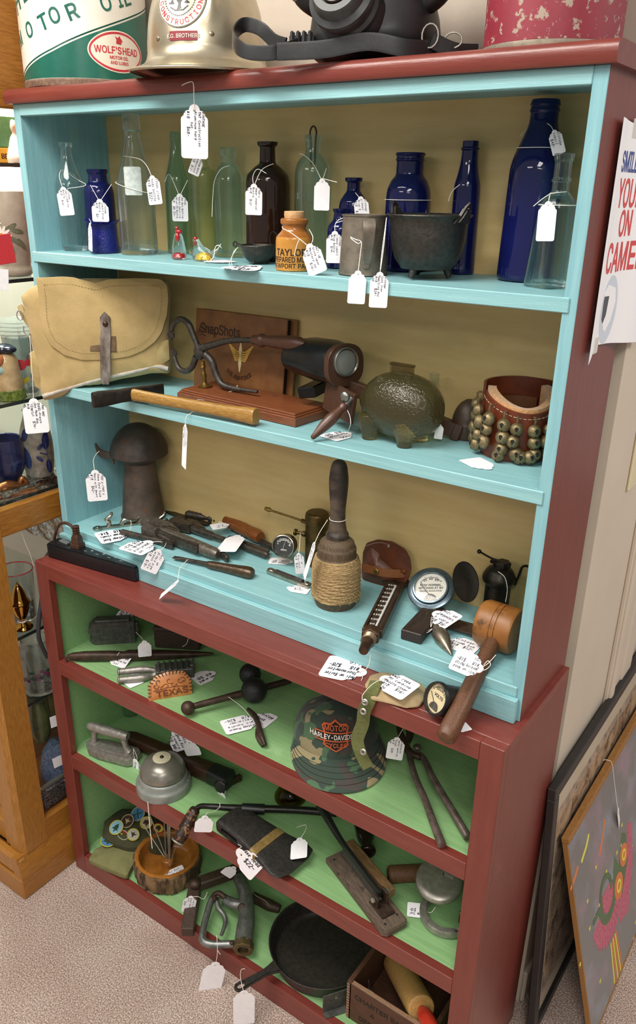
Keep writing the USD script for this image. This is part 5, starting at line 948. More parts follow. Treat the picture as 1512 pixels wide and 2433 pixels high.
gauge('ammeter', 'small round ammeter with black face and chrome rim propped among the tools', (0.5331, 0.13, 1.0056), (.35, -1, .28), 0.0238, .022, GB, GD, GW, CHR, (50, -50, 12, .5), [('60', .2, -.45, .28, 20), ('30', .2, -.22, .42, 10), ('0', .2, 0, .46, 0), ('30', .2, .22, .42, -10), ('60', .2, .45, .28, -20), ('AMPS', .14, 0, -.42, 0), ('-', .3, -.55, 0, 0), ('+', .3, .5, 0, 0)], (-14, -.05, -.25, .62))
tag('price tag lying under the black ammeter', ((0.5346, 0.1494, 0.963), (0.4963, 0.1281, 0.963), 0.0306), 'b', ['Vintage amp', 'gauge  $8-'], n=(0, 0, 1))
tag('price tag standing right of the black ammeter', ((0.5921, 0.1, 1.0134), (0.595, 0.1021, 0.9724), 0.019, (0.59, -0.81, 0)), 'b', ['Antique', 'Blow torch', '#18  $16-'], strings=[[(0.5921, 0.1, 1.0143), (0.5803, 0.12, 1.0328), (0.5666, 0.14, 1.0404)]])
# brass oiler can with spout
b, pf = ((0.5803, 0.1775, 0.962), [(0.0225, 0), (0.0233, 0.0129), (0.0233, 0.0867), (0.0245, 0.0912), (0.024, 0.1049), (0.0227, 0.1113), (0.0185, 0.114)])
OBR = M('dark_brass', '#4a3d22', '#6a5730', scale=22, rough=.4, metal=.8)
oil = thing('brass_oiler', 'dark brass cylindrical torch can with long thin side tube', 'oil can', b, 0)
part(oil, 'body', lathe(smooth_prof([(r, h + .0004) for r, h in pf], 3), 40), OBR, smooth=50)
zt_ = pf[3][1]
part(oil, 'tube', al(lathe([(.0022, 0), (.0022, .085), (.003, .088), (.005, .092), (.004, .102), (.0015, .104)], 12), (-pf[2][0] + .002, -.004, zt_ - .004), (-.12, -.012, zt_ + .004)), BRS); part(oil, 'nut', al(lathe([(.005, 0), (.005, .01)], 6), (-pf[2][0] - .0005, -.004, zt_ - .004), (-.12, -.012, zt_ + .004)), OBR)
part(oil, 'valve', al(lathe([(.006, 0), (.006, .006), (.0035, .007), (.0035, .02), (.007, .021), (.007, .025)], 14), (-pf[2][0], -.006, zt_ - .03), (-.1, -.02, zt_ - .03)), OBR, smooth=40)
# pocket knife
a, bb = [(0.5305, 0.0848, 0.962), (0.6347, 0.0781, 0.962)]
Mx, L_ = lay(np.array(a) + (0, 0, .0065), np.array(bb) + (0, 0, .0065)); pkn = thing('pocket_knife', 'closed pocket knife with dark checkered scales and nickel bolsters', 'pocket knife', mat=Mx)
part(pkn, 'frame', fr(prism(sg.Polygon([(0, -.006), (-.002, 0), (0, .006), (L_ * .5, .0072), (L_, .006), (L_ + .002, 0), (L_, -.006), (L_ * .5, -.0062)]).buffer(.0015), .0085, .0015), (0, 0, -.006), (1, 0, 0), (0, 1, 0)), CHR)
part(pkn, 'scale', bx(L_ * .14, L_ * .84, -.0055, .0062, .0015, .0052, .002), M('dark_stag_scale', '#191614', '#3a342e', scale=200, rough=.35, lo=.45, hi=.55))
for x in (.05, .93): part(pkn, 'bolster', mv(sph(0, 0, 0, (.0085, .0062, .0035), 2), (L_ * x, 0, .0018)), CHR, smooth=60)
tag('price tag lying under the pocket knife', ((0.6035, 0.055, 0.9628), (0.6421, 0.0664, 0.9628), 0.028), 'b', ['Knife', '$15-'], n=(0, 0, 1))
# wooden mallet wound with twine
b, pf = ((0.7062, 0.0612, 0.962), [(0.0298, 0), (0.0346, -0.0106), (0.0406, 0.0115), (0.0437, 0.015), (0.0444, 0.0203), (0.0436, 0.0875), (0.0397, 0.0942), (0.0351, 0.0976), (0.0357, 0.1127), (0.0327, 0.116), (0.0311, 0.1243), (0.0257, 0.1284), (0.0204, 0.1317), (0.0211, 0.1392), (0.0173, 0.1441), (0.0139, 0.162), (0.0134, 0.1862), (0.0163, 0.218), (0.0176, 0.2415), (0.0146, 0.2646), (0.0109, 0.2738), (0.0058, 0.2768)])
WD = M('dark_worn_wood', '#46382a', '#66543f', scale=16, rough=.65, stretch=(12, 12, 2), bump=.25, chip='#2a211a', chip_at=(.58, .66), chip_scale=12); TW = M('frayed_twine', '#8f7650', '#b59a6e', scale=120, rough=.95, bump=.8, bscale=300)
bm_ = thing('twine_wound_mallet', 'old wooden bung mallet standing on its head, wound with frayed twine', 'mallet', b, 0)
k_ = min(1, (1.2622 - Z3) / pf[-1][1]); pf = [(r, h * k_ + .0004) for r, h in pf]
part(bm_, 'foot', lathe(smooth_prof(pf[:4], 3), 40), WD, smooth=50)
R_, z0_, z1_ = pf[4][0], pf[3][1], pf[6][1]
nw = 24; tp_ = []
for k in range(nw * 20 + 1):
    s = k / (nw * 20); a = 2 * math.pi * k / 20; e = 1 - .1 * max(0, (s - .8) / .2); w_ = .0012 * math.sin(k * 1.7) * (1 if s < .6 else .3)
    tp_.append(((R_ * e + w_ - .002) * math.cos(a), (R_ * e + w_ - .002) * math.sin(a), z0_ + (z1_ - z0_) * s))
part(bm_, 'twine', cat(tube(tp_, .0028, 6), lathe([(R_ * .9, z0_ - .002), (R_ - .003, z0_), (R_ - .003, z1_ - .004), (R_ * .86, z1_ + .002)], 40), *[stick([((R_) * math.cos(a), R_ * math.sin(a), z0_ + h_), ((R_ + .004) * math.cos(a + .05), (R_ + .004) * math.sin(a + .05), z0_ + h_ - .004), ((R_ + .005) * math.cos(a + .1), (R_ + .005) * math.sin(a + .1), z0_ + h_ - .01)], .0006, 3, n=4) for a, h_ in [(-.9 + .09 * k, .012 + .003 * (k % 4)) for k in range(14)]]), TW, smooth=50, label='coils of frayed tan twine')
part(bm_, 'collar', lathe(smooth_prof(pf[6:13], 3), 40), WD, smooth=50)
part(bm_, 'handle', lathe(smooth_prof(pf[12:], 4), 36), M('blackened_handle_wood', '#2a2420', '#6a5a4a', scale=9, rough=.5, stretch=(1, 1, 1.5), bump=.2, lo=.42, hi=.7), smooth=50)
tag('long price tag hanging edge-on from the mallet neck', ((0.6996, 0, 1.1013), (0.6778, 0, 1.0285), 0.0183), 'b', ['Antique Wooden', 'Bung Mallet', '#18  $34-'], n=(-.9, -1, .1), strings=[loop(b[0], b[1], b[2] + pf[15][1] + .006, pf[15][0] + .001), [(0.6996, 0, 1.1021), (0.6995, 0.015, 1.1177), (0.6989, 0.04, 1.1332)]])
# leather holster
SAD = M('saddle_leather', '#4a2413', '#64341c', scale=10, rough=.38, bump=.15); 
Mx = axis((0.7459, .172, Z3 + .0006), (1, .06, 0), (0, .16, 1)); hol = thing('leather_holster', 'rounded brown leather belt pouch leaning on the olive back behind the mallet', 'leather pouch', mat=Mx)
u = lambda px, py: ((px - 905) * .000667, (1384 - py) * .000667)
part(hol, 'back_leaf', rough(sub(pillow(sg.Polygon([u(*q) for q in ((835, 1378), (828, 1300), (836, 1272), (865, 1256), (910, 1252), (950, 1264), (968, 1285), (975, 1315), (968, 1350), (945, 1375), (925, 1382))]).buffer(.003), .005, .002, 60, 5), .012), .001, 30), SAD, smooth=60)
part(hol, 'pocket', mv(rough(pillow(sg.Polygon([u(*q) for q in ((836, 1376), (832, 1300), (850, 1280), (874, 1292), (882, 1306), (905, 1318), (930, 1330), (932, 1378))]).buffer(.002), .003, .012, 50, 6), .001, 40), (0, 0, .001)), SAD, smooth=60)
hs = part(hol, 'strap', stick([(*u(838, 1338), .016), (*u(870, 1336), .017), (*u(900, 1338), .014), (*u(935, 1335), .008), (*u(958, 1330), .004), (*u(955, 1322), .003)], 1, 7, n=8, flat=(.0085, .0014), up=(0.05, 1, 0)), M('tan_strap_leather', '#6f3d1c', '#82502a', scale=20, rough=.4))
part(hs, 'snap', mv(sph(0, 0, 0, (.006, .006, .0022), 2), (*u(885, 1338), .0175)), BRS); part(hol, 'rivet', sph(*u(904, 1262), .003, (.003, .003, .0015), 2), MTL)
part(hol, 'stitching', cat(*[tube([(*u(836 + 5.6 * k, 1277 - 20 * math.sin(min(1, k / 9) * 1.5)), .0035), (*u(839.5 + 5.6 * k, 1275 - 20 * math.sin(min(1, (k + .6) / 9) * 1.5)), .0035)], .0004, 4) for k in range(13)]), M('cream_stitch', '#d8c8b0'), kind='stuff')
# boiler thermometer
ta, tb_ = (0.7704, 0.1728, 0.974), (0.8378, -0.0252, 0.982)
Mx, L_ = lay(np.array(ta), np.array(tb_)); thm = thing('boiler_thermometer', 'bronze boiler thermometer with numbered scale plate and threaded stem', 'thermometer', mat=Mx)
BRZ = M('dark_bronze', '#3f2e25', '#5b4436', scale=24, rough=.4, metal=.7, bump=.2)
part(thm, 'frame', cut(toman(bx(0, L_, -.0175, .0175, -.008, .008, .002)), bx(.012, L_ - .014, -.0125, .0125, .004, .02, 0)), BRZ)
part(thm, 'crest', fr(prism(sg.Polygon([(.004, -.017), (-.004, -.027), (-.012, -.022), (-.013, -.01), (-.016, 0), (-.013, .01), (-.012, .022), (-.004, .027), (.004, .017)]).buffer(.002), .009, .002), (0, 0, -.002), (1, 0, 0), (0, 1, 0)), BRZ)
pl_ = part(thm, 'scale_plate', bx(.0125, L_ - .0145, -.012, .012, .0035, .0046, 0), M('blackened_plate', '#2a211c', '#3a2f28', scale=30, rough=.45))
nums = ['240', '230', '220', '200', '180', '160', '140', '120', '100', '90']
part(pl_, 'numbers', cat(*[mv(txt(s, .0052, .0003), (.019 + (L_ - .042) * k / 9, -.0055, .0046), (0, 0, 90)) for k, s in enumerate(nums)]), GW, smooth=False)
part(thm, 'tube', rodx([(.0001, .02), (.0022, .021), (.0022, L_ - .016), (.0001, L_ - .0155)], 12), M('milky_tube', '#cfcfca', rough=.15), smooth=60, label='white glass tube')
thv = stage.GetPrimAtPath(thm + '/tube'); UsdGeom.Xformable(thv).AddTranslateOp().Set(Gf.Vec3d(0, .0035, .006))
part(thm, 'hex_nut', rodx([(.0165, L_ - .002), (.0165, L_ + .014), (.014, L_ + .016)], 6), BRZ, smooth=20)
part(thm, 'thread', rodx([(.0125, L_ + .014)] + [((.0125 if k % 2 else .0115), L_ + .016 + k * .0011) for k in range(14)] + [(.0115, L_ + .032)], 24), M('bright_bronze_thread', '#7d6a55', '#96826a', scale=60, rough=.35, metal=.85))
part(thm, 'stem', rodx([(.0105, L_ + .03), (.0085, L_ + .055), (.0078, L_ + .062), (.0045, L_ + .0625)], 24), BRZ, smooth=40)
tag('price tag lying on the red cabinet top, tied to the boiler thermometer', ((0.8198, -0.0325, 0.902), (0.7584, -0.0499, 0.902), 0.0703), 'b', ['Antique Boiler', 'Thermometer', '#18   $28-', '116'], n=(0, 0, 1), strings=[[(0.8198, -0.0325, 0.902), (0.8426, -0.05, 0.9242), (0.8465, -0.045, 0.9348), (0.846, -0.04, 0.9503)], [(0.8198, -0.0325, 0.902), (0.8323, -0.0401, 0.904), (0.8372, -0.0518, 0.902)]])
# chrome panel meter
BL = M('blue_grey_case', '#2e3d47', '#3a4b56', scale=20, rough=.35, metal=.4)
half = lambda R: mv(prism(circ(R * .34, 24).intersection(sg.box(-1, -.002, 1, 1)), .0014), (0, -R * .72, .0006))
gauge('panel_meter', 'round chrome panel meter with white face facing up on the third shelf', (0.8602, 0.14, 1.007), (.12, -.62, .78), 0.0328, .032, BL, GF, GB, M('blue_grey_chrome', '#5f6f7a', '#75858f', scale=20, rough=.25, metal=.8), (55, -55, 20, .62), [('0', .13, -.5, .22, 25), ('20', .13, -.3, .42, 18), ('40', .13, 0, .5, 0), ('60', .13, .3, .42, -18), ('KEEP NORMAL', .12, 0, .12, 0), ('SETTINGS AT 80', .12, 0, -.06, 0), ('PERCENT MODULATION', .075, 0, -.22, 0)], (38, .0, -.5, .95), flange=1.3, up=(-.25, .2, 1), tail=half)
# carbide lamp
b, pf = ((0.9748, 0.169, 0.962), [(0.0211, 0), (0.0223, 0.0493), (0.0221, 0.0784), (0.0279, 0.0825), (0.0293, 0.0891), (0.0278, 0.094), (0.0219, 0.1053), (0.0131, 0.1102), (0.0117, 0.1118)])
lmp = thing('carbide_lamp', 'blackened carbide cap lamp with round reflector and wire hook, right end', 'lamp', b, 0)
LB = M('black_lamp_metal', '#1f1c17', '#2f2a22', scale=26, rough=.4, metal=.6)
pf = [(r, h + .0004) for r, h in pf]
part(lmp, 'body', lathe(smooth_prof(pf, 3), 40), LB, smooth=50)
zt_ = pf[-1][1]
part(lmp, 'filler_cap', mv(cat(lathe([(.014, 0), (.0145, .006), (.012, .009)], 6), cb(-.004, 0, .005, .035, .012, .006, .001)), (.004, 0, zt_)), LB)
part(lmp, 'lever', cat(stick([(0, -.004, zt_ + .008), (-.02, -.008, zt_ + .014), (-.036, -.01, zt_ + .02)], .0018, 4), sph(-.037, -.01, zt_ + .02, .004, 2)), LB)
rc_ = np.array((-.042, -.03, pf[2][1] + .002))
part(lmp, 'reflector', al(lathe([(.0, -.002), (.02, 0), (.034, .006), (.036, .008), (.034, .0085), (.02, .003), (0, .001)], 36), rc_, rc_ + np.array((-.45, -.9, .1))), LB, smooth=50)
part(lmp, 'wire_hook', stick([(.026, .01, pf[2][1]), (.032, .01, zt_ - .012), (.036, .01, zt_ + .004), (.048, .008, zt_ + .008), (.054, .006, zt_ - .002), (.054, .006, zt_ - .022)], .0022, 6, n=8), LB)
solo('string', 'white string draped over the carbide lamp', 'string', stick([(0.9791, 0.15, 1.0711), (0.9922, 0.15, 1.0638), (0.9992, 0.15, 1.0433), (0.9989, 0.15, 1.0188)], .0007, 6, n=5), STRING)
# try square
a, bb = (0.8678, 0.0707, 0.962), (0.9741, 0.128, 0.962)
Mx, L_ = lay(np.array((0.8702, 0.0172, 0.9626)), np.array((0.9073, 0.0208, 0.9626))); sq = thing('try_square', 'old try square with dark wooden stock inlaid with diamonds and rusty blade', 'try square', mat=Mx)
SL = 0.1095
part(sq, 'stock', bx(0, L_, 0, SL, 0, .019, .0012), M('ebony_stock', '#241b18', '#352823', scale=18, rough=.45, bump=.2, stretch=(6, 1, 6)))
part(sq, 'blade', bx(L_ * .5, L_ + .14, SL * .58, SL * .58 + .036, .008, .0096, .0002), M('rusty_blade', '#3f3028', '#5c4638', scale=26, rough=.6, metal=.5))
for x, y in ((.25, .78), (.62, .86), (.45, .68)): part(sq, 'inlay', mv(prism([(0, -.0045), (.0035, 0), (0, .0045), (-.0035, 0)], .0003), (L_ * x, SL * y, .0189)), BRS)
tag('price tag on the blade of the try square', ((0.8988, 0.095, 0.986), (0.9361, 0.0839, 0.986), 0.0491), 'b', ['Antique', 'carpenters', 'square', '#18  $16-'], n=(0, -.2, 1), strings=[[(0.8988, 0.095, 0.986), (0.901, 0.0757, 0.982), (0.9078, 0.0535, 0.982), (0.8931, 0.0843, 0.983)]])
# plumb bob
a, bb = (0.9102, 0.0683, 0.976), (0.9658, 0.02, 0.964)
Mx, L_ = lay(a, bb); pb = thing('plumb_bob', 'pointed steel plumb bob beside the try square', 'plumb bob', mat=Mx)
part(pb, 'body', rodx([(.0072, 0), (.0078, .004), (.0078, .009), (.0065, .0095), (.0105, .012), (.0135, .02), (.0135, .032), (.0105, L_ * .62), (.0058, L_ * .82), (.0012, L_ * .985), (.0003, L_)], 32), M('brushed_bob_steel', '#8a7f6e', '#a3988a', scale=40, rough=.35, metal=.85), smooth=50)
part(pb, 'neck', rodx([(.0045, -.006), (.0058, -.002), (.0058, .003)], 20), DKST)
solo('string', 'white string tied to the neck of the plumb bob', 'string', cat(stick([(0.9062, 0.0732, 0.974), (0.9032, 0.0495, 0.974), (0.8918, 0.048, 0.974)], .0007, 5, n=5), stick([(0.9075, 0.0706, 0.974), (0.9058, 0.0461, 0.974), (0.8951, 0.0434, 0.974)], .0007, 5, n=5)), STRING)
tag('price tag lying right of the plumb bob, half under the mallet tag', ((0.9451, 0.0619, 0.963), (0.9927, 0.0617, 0.963), 0.046), 'b', ['Vintage', 'plumb bob', '#18  $12-', '36'], n=(0, 0, 1))
# big wooden mallet
MW = M('honey_mallet_wood', '#7a4a1e', '#9a652e', scale=7, rough=.45, stretch=(1, 1, 1), bump=.15, chip='#3a2412', chip_at=(.55, .66), chip_scale=10); MHn = M('worn_brown_handle', '#4a2c1a', '#6a442a', scale=12, rough=.42, stretch=(20, 20, 3), bump=.15)
h0, h1 = np.array((1.0176, 0.0966, 1.008)), np.array((1.0282, -0.118, 0.9079))
ml = thing('wooden_mallet', 'large banded wooden mallet whose long handle hangs over the cabinet edge', 'mallet')
c0, c1 = np.array((0.9808, 0.0913, 1.006)), np.array((1.0428, 0.0902, 1.006))
hd_ = c1 - c0; hd_[2] = 0; hl = np.linalg.norm(hd_); hd_ /= hl; Rm = .0395
pm = [(.03, 0), (.0365, .002), (Rm, .008), (Rm, .03), (Rm - .0012, .0305), (Rm - .0012, .0315), (Rm, .032), (Rm + .0003, hl * .62), (Rm - .0012, hl * .63), (Rm - .0012, hl * .64), (Rm, hl * .65), (Rm, hl - .002), (.0365, hl + .003), (.03, hl + .005)]
c0[2] = Z3 + Rm + .001
part(ml, 'head', al(lathe(pm, 48), c0, c0 + hd_), MW, smooth=40)
part(ml, 'handle', al(loft([sell(r * 1.12, r, h * np.linalg.norm(h1 - h0), 24, 2.3) for r, h in ((.011, 0), (.0125, .05), (.0135, .4), (.0145, .75), (.0155, .93), (.014, .985), (.0105, 1))]), h0, h1), MHn, smooth=50)
tag('price tag tied to the handle of the large wooden mallet', ((1.0461, -0.06, 1.0109), (1.0033, -0.06, 1.0134), 0.0364), 'b', ['Antique Wood', 'Working Mallet', '#18   $18-', '101'], n=(.05, -.6, .8), strings=[[(1.0461, -0.06, 1.0109), (1.0555, -0.06, 1.0116), (1.0619, -0.055, 1.0203), (1.0553, -0.05, 1.0226), (1.0533, -0.06, 1.0196)], [(1.0461, -0.06, 1.0109), (1.0565, -0.055, 1.0197), (1.0665, -0.05, 1.0371)]])
# ---------------------------------------------------------------- on the ledge of the base cabinet
PBK = M('power_strip_black', '#121315', '#17181b', scale=60, rough=.32)
a, bb = (0.0063, -0.0547, 0.903), (0.2582, -0.025, 0.903)
Mx, L_ = lay(np.array(a) * (1, 1, 0) + (0, 0, ZL + .0004), np.array(bb) * (1, 1, 0) + (0, 0, ZL + .0004)); ps = thing('power_strip', 'black power strip with rocker switch and sockets on the red ledge', 'power strip', mat=Mx)
part(ps, 'body', mv(join(prism(rrect(L_, .042, .006), .034, .003)), (L_ / 2, .021, 0)), PBK)
sw_ = part(ps, 'switch', cat(bx(.022, .052, .012, .032, .033, .036, .001)), GB); part(sw_, 'rocker', mv(bx(-.012, .012, -.0065, .0065, -.002, .002, .001), (.037, .022, .0375), (0, 8, 0)), M('grey_rocker', '#5d5f61', rough=.4))
for k in range(5):
    x = .08 + k * .0335
    part(ps, 'socket', cat(bx(x - .012, x - .004, .031, .0326, .0336, .0343, 0), bx(x - .012, x - .004, .0125, .0141, .0336, .0343, 0), mv(prism(circ(.0028, 14), .0007), (x + .004, .0215, .0336))), M('socket_slot', '#8a8c8e', rough=.5))
PLB = M('brown_plug', '#3a241b', '#48301f', scale=30, rough=.4)
px0 = .075
pg = thing('plug', 'brown two-prong plug and cord in the black power strip', 'plug', mat=Mx)
part(pg, 'body', mv(cat(loft([sell(.0135 * k, .0125 * k, h, 20, 5) for k, h in ((1, 0), (1, .008), (.8, .0085), (.75, .022), (.55, .028), (.5, .03))]), *[lathe([(.006, .029 + j * .0055), (.0078, .030 + j * .0055), (.0078, .033 + j * .0055), (.006, .0335 + j * .0055)], 16) for j in range(4)]), (px0, .022, .0345)), PLB)
part(pg, 'cord', stick([(px0, .022, .058), (px0 - .004, .022, .072), (px0 - .022, .023, .084), (px0 - .05, .025, .076), (px0 - .072, .028, .045), (px0 - .082, .03, .012), (px0 - .085, .032, -.02)], .0034, 8, n=10), PLB); part(pg, 'tie', tube([(px0 - .002 + .0045 * math.cos(a_), .022 + .0045 * math.sin(a_), .0575) for a_ in np.linspace(0, 6.28, 12)], .0014, 6), PAPER)
solo('braided_cable', 'black braided power cord hanging down the left side of the base cabinet', 'cord', stick([(-0.084, 0.03, 0.8708), (-0.008, -0.0474, 0.8932), (-0.012, -0.0616, 0.8605), (-0.012, -0.0704, 0.7996), (-0.012, -0.0871, 0.7411), (-0.012, -0.091, 0.6982), (-0.012, -0.0775, 0.6436)], .0048, 8, n=12), M('braided_cord', '#17181a', '#2c2d30', scale=400, rough=.7, bump=.6, bscale=500))
MZC = M('beige_canvas', '#9a8462', '#ab9571', scale=14, rough=.9, bump=.3, bscale=400); WEB = M('olive_webbing', '#55592f', '#666a3c', scale=60, rough=.9, bump=.5, bscale=500, stretch=(1, 1, 4))
mz = thing('muzzle_cover', 'beige canvas muzzle cover on the red ledge with hanging olive snap strap', 'canvas cover')
mo = [(0.8515, -0.0634), (0.8449, -0.0366), (0.8532, -0.0158), (0.8782, -0.0086), (0.9131, -0.0051), (0.9357, -0.0071), (0.9508, -0.0383), (0.9527, -0.0631), (0.9386, -0.0793), (0.9097, -0.0834), (0.8816, -0.0896)]
part(mz, 'pouch', mv(rough(pillow(sg.Polygon(mo).buffer(.004).buffer(-.003), .003, .014, 60, 7, 3), .0022, 30, 8), (0, 0, ZL + .0055)), MZC, smooth=60)
sp = [(0.8743, -0.0652, 0.923), (0.8782, -0.083, 0.9162), (0.8761, -0.09, 0.8987), (0.8694, -0.092, 0.8762), (0.8673, -0.092, 0.8499), (0.8612, -0.096, 0.8195), (0.8696, -0.1, 0.7998), (0.8786, -0.1, 0.784), (0.8875, -0.1, 0.7741)]
st = part(mz, 'strap', stick(sp, 1, 7, n=8, flat=(.0115, .0011), up=(.93, .25, .25)), WEB, smooth=60)
for q in [(0.8726, -0.096, 0.8981), (0.8702, -0.096, 0.8788), (0.8785, -0.104, 0.8057)]: part(st, 'snap', al(lathe([(.0022, 0), (.0058, 0), (.0062, .0016), (.0045, .003), (.0025, .0022), (.0022, .0005)], 20, cap=False), q, np.array(q) + (.1, -1, .2)), MTL, smooth=50)
tag('price tag lying on the beige canvas muzzle cover', ((0.8848, -0.0531, 0.924), (0.938, -0.0618, 0.924), 0.0525), 'b', ['WW2 1944', 'M1 carbine', 'Muzzle cover', '#18   $16-', '176'], n=(0, -.1, 1), strings=[[(0.8848, -0.0531, 0.924), (0.8819, -0.0744, 0.931), (0.8745, -0.088, 0.924), (0.8666, -0.095, 0.9083), (0.8688, -0.098, 0.901), (0.8738, -0.098, 0.8997)]])
gauge('voltmeter', 'black round voltmeter with cream face leaning beside the mallet handle', (0.988, -0.0682, 0.937), (-.42, -.80, .42), 0.0264, .045, GB, GCR, GB, GB, (50, -50, 25, .66), [('0', .14, -.6, .3, 30), ('50', .16, -.28, .44, 15), ('100', .16, .05, .48, 0), ('150', .16, .45, .36, -25), ('VOLTS', .18, 0, .05, 0)], (52, .05, -.45, .95), tail=lambda R: mv(prism(circ(R * .36, 24).intersection(sg.box(-1, -.002, 1, 1)), .0014), (0, -R * .62, .0006)))
tag('blank price tag on the red ledge under the mallet handle', ((1.022, -0.0583, 0.902), (1.043, -0.0719, 0.902), 0.0199), 'b', n=(0, 0, 1))

# ================================================================ base cabinet, upper shelf
CAS = M('grey_cast_metal', '#4b4c48', '#62635e', scale=40, rough=.45, metal=.5, bump=.2); BRWN = M('rusted_brown_iron', '#33271f', '#4a392e', scale=30, rough=.5, metal=.45, bump=.3); ALC = M('cast_aluminium', '#84807a', '#a09c95', scale=50, rough=.42, metal=.6, bump=.25)
def lay2(a, b, up=(0, 0, 1)):
    a, b = np.array(a), np.array(b); return axis(a, b - a, np.cross(up, b - a)), float(np.linalg.norm(b - a))
Mx, L_ = lay2((0.0418, 0.0057, 0.656), (0.1208, 0.0792, 0.656))
die = thing('cast_mold', 'grey cast metal mould box with framed lettering, upper left base shelf', 'mould', mat=Mx)
Hd = .056
part(die, 'body', fr(prism(sg.Polygon([(.012, 0), (L_, 0), (L_, Hd), (.012, Hd), (.002, Hd * .8), (0, Hd * .6), (.01, Hd * .45), (.008, Hd * .3), (.002, Hd * .2)]).buffer(.0012), .03, .002), (0, .03, 0), (1, 0, 0), (0, 0, 1)), CAS)
pf_ = part(die, 'panel', fr(prism(sg.box(.022, .01, L_ - .008, Hd - .008).difference(sg.box(.0245, .0125, L_ - .0105, Hd - .0105)), .002), (0, .0005, 0), (1, 0, 0), (0, 0, 1)), CAS)
part(pf_, 'lettering', fr(cat(mv(txt('ROYAL', .006, .001), (L_ * .58, Hd * .62, 0)), mv(txt('WORTHINGTON', .0058, .001), (L_ * .58, Hd * .46, 0)), mv(txt('USA', .0055, .001), (L_ * .58, Hd * .3, 0))), (0, .0005, 0), (1, 0, 0), (0, 0, 1)), CAS, smooth=False)
part(die, 'top_rail', bx(.016, L_ - .01, .004, .03, Hd, Hd + .006, .002), CAS); part(die, 'hinge', cat(bx(L_, L_ + .01, .006, .022, .014, .05, .002)), CAS)
tag('price tag standing in the shade behind the grey cast mould', ((0.0821, 0.1, 0.7205), (0.0706, 0.0866, 0.6994), 0.0381, (0.76, -0.65, 0)), 'b', ['Royal', 'mold', '$28-'])
tag('grey blank price tag in front of the long rusted spike', ((0.2194, 0.02, 0.7199), (0.219, 0.0195, 0.6834), 0.03, (0.75, -0.66, 0)), 'b', strings=[[(0.2195, 0.02, 0.721), (0.1995, 0.03, 0.7213), (0.1709, 0.04, 0.721)]])
Mx, L_ = lay2((0.1763, 0.0892, 0.656), (0.2527, 0.1342, 0.656))
wb = thing('woven_box', 'dark brown woven box with lid at the back of the upper base shelf', 'box', mat=Mx)
WV = M('dark_wicker', '#2a1f17', '#46352a', scale=160, rough=.7, bump=.8, bscale=240, stretch=(1, 1, 3))
part(wb, 'body', rough(sub(bx(0, L_ + .02, 0, .04, 0, .045, .003), .012), .0012, 90), WV); part(wb, 'lid', bx(-.002, L_ + .022, -.002, .042, .0452, .056, .003), M('dark_box_lid', '#33261d', '#443328', scale=30, rough=.6))
part(wb, 'string', stick([(L_ * .9, -.003, .05), (L_ * .96, -.006, .04), (L_ * .9, -.008, .022), (L_ * .78, -.006, .012)], .0008, 5, n=5), STRING)
# long spike
a, b = (0.0551, -0.0697, 0.667), (0.3197, 0.1391, 0.669)
Mx, L_ = lay2(a, b); sp = thing('iron_spike', 'long rusted forged iron spike lying across the upper base shelf', 'iron spike', mat=Mx)
part(sp, 'shank', loft([[(x, y, z) for y, z, x in sell(w, h, x, 16, 2.6)] for x, w, h in ((0, .004, .005), (.012, .008, .009), (.04, .011, .0115), (.1, .0115, .0115), (.13, .009, .009), (.14, .013, .012), (L_ * .62, .012, .011), (L_ * .85, .008, .007), (L_, .0025, .0025))]), BRWN, smooth=50); part(sp, 'hook_tip', stick([(.006, 0, .002), (-.003, -.002, -.002), (-.001, -.005, -.0105)], [.004, .0022], 4), BRWN)
tag('price tag tied to the handle end of the iron spike', ((0.1426, -0.009, 0.659), (0.1823, -0.004, 0.659), 0.0439), 'b', ['Hand forged', 'Primitive Iron', 'Tool', '#18'], n=(0, -.5, 1), strings=[[(0.1426, -0.009, 0.659), (0.1322, -0.0185, 0.661), (0.1189, -0.0221, 0.659)], [(0.1452, -0.011, 0.661), (0.1555, -0.0003, 0.681)]])
# bullet mould pliers
a, b = (0.2151, -0.0567, 0.669), (0.3296, 0.0686, 0.669)
Mx, L_ = lay2(a, b); bmz = thing('mould_pliers', 'silver metal mould pliers with ribbed block and double handles', 'pliers', mat=Mx)
for s, zo_ in ((1, .006), (-1, -.004)): part(bmz, 'handle', stick([(0, s * .009, zo_), (L_ * .1, s * .009, zo_), (L_ * .3, s * .009, zo_), (L_ * .42, s * .004, zo_), (L_ * .52, s * .003, 0)], [.0075, .0075, .0085, .006, .006], 6, n=12), ALC, smooth=50)
part(bmz, 'handle_end', sph(.0, .009, .006, (.004, .009, .009), 2), ALC); part(bmz, 'handle_end', sph(.0, -.009, -.004, (.004, .009, .009), 2), ALC)
part(bmz, 'block', bx(L_ * .47, L_ * .97, -.018, .02, -.013, .012, .002), CAS)
for k in range(6): part(bmz, 'rib', bx(L_ * (.5 + .075 * k), L_ * (.53 + .075 * k), -.0185, .0205, .0115, .0155, .001), CAS)
for s in (-1, 1): part(bmz, 'lug', mv(lathe([(.005, 0), (.006, .002), (.006, .008), (.004, .01)], 14), (L_ * .95, s * .012, .011)), CAS)
tag('blank price tag at the front edge below the mould pliers', ((0.2424, -0.0119, 0.656), (0.2317, -0.0572, 0.656), 0.0464), 'b', n=(0, 0, 1), strings=[[(0.2424, -0.0119, 0.656), (0.2608, -0.023, 0.657), (0.2548, -0.0079, 0.661)]])
tag('shaded price tag behind the leather coin purse', ((0.3579, 0.0887, 0.656), (0.3475, 0.0431, 0.656), 0.0478), 'b', ['antique mold', '#18  $28-'], n=(0, 0, 1))
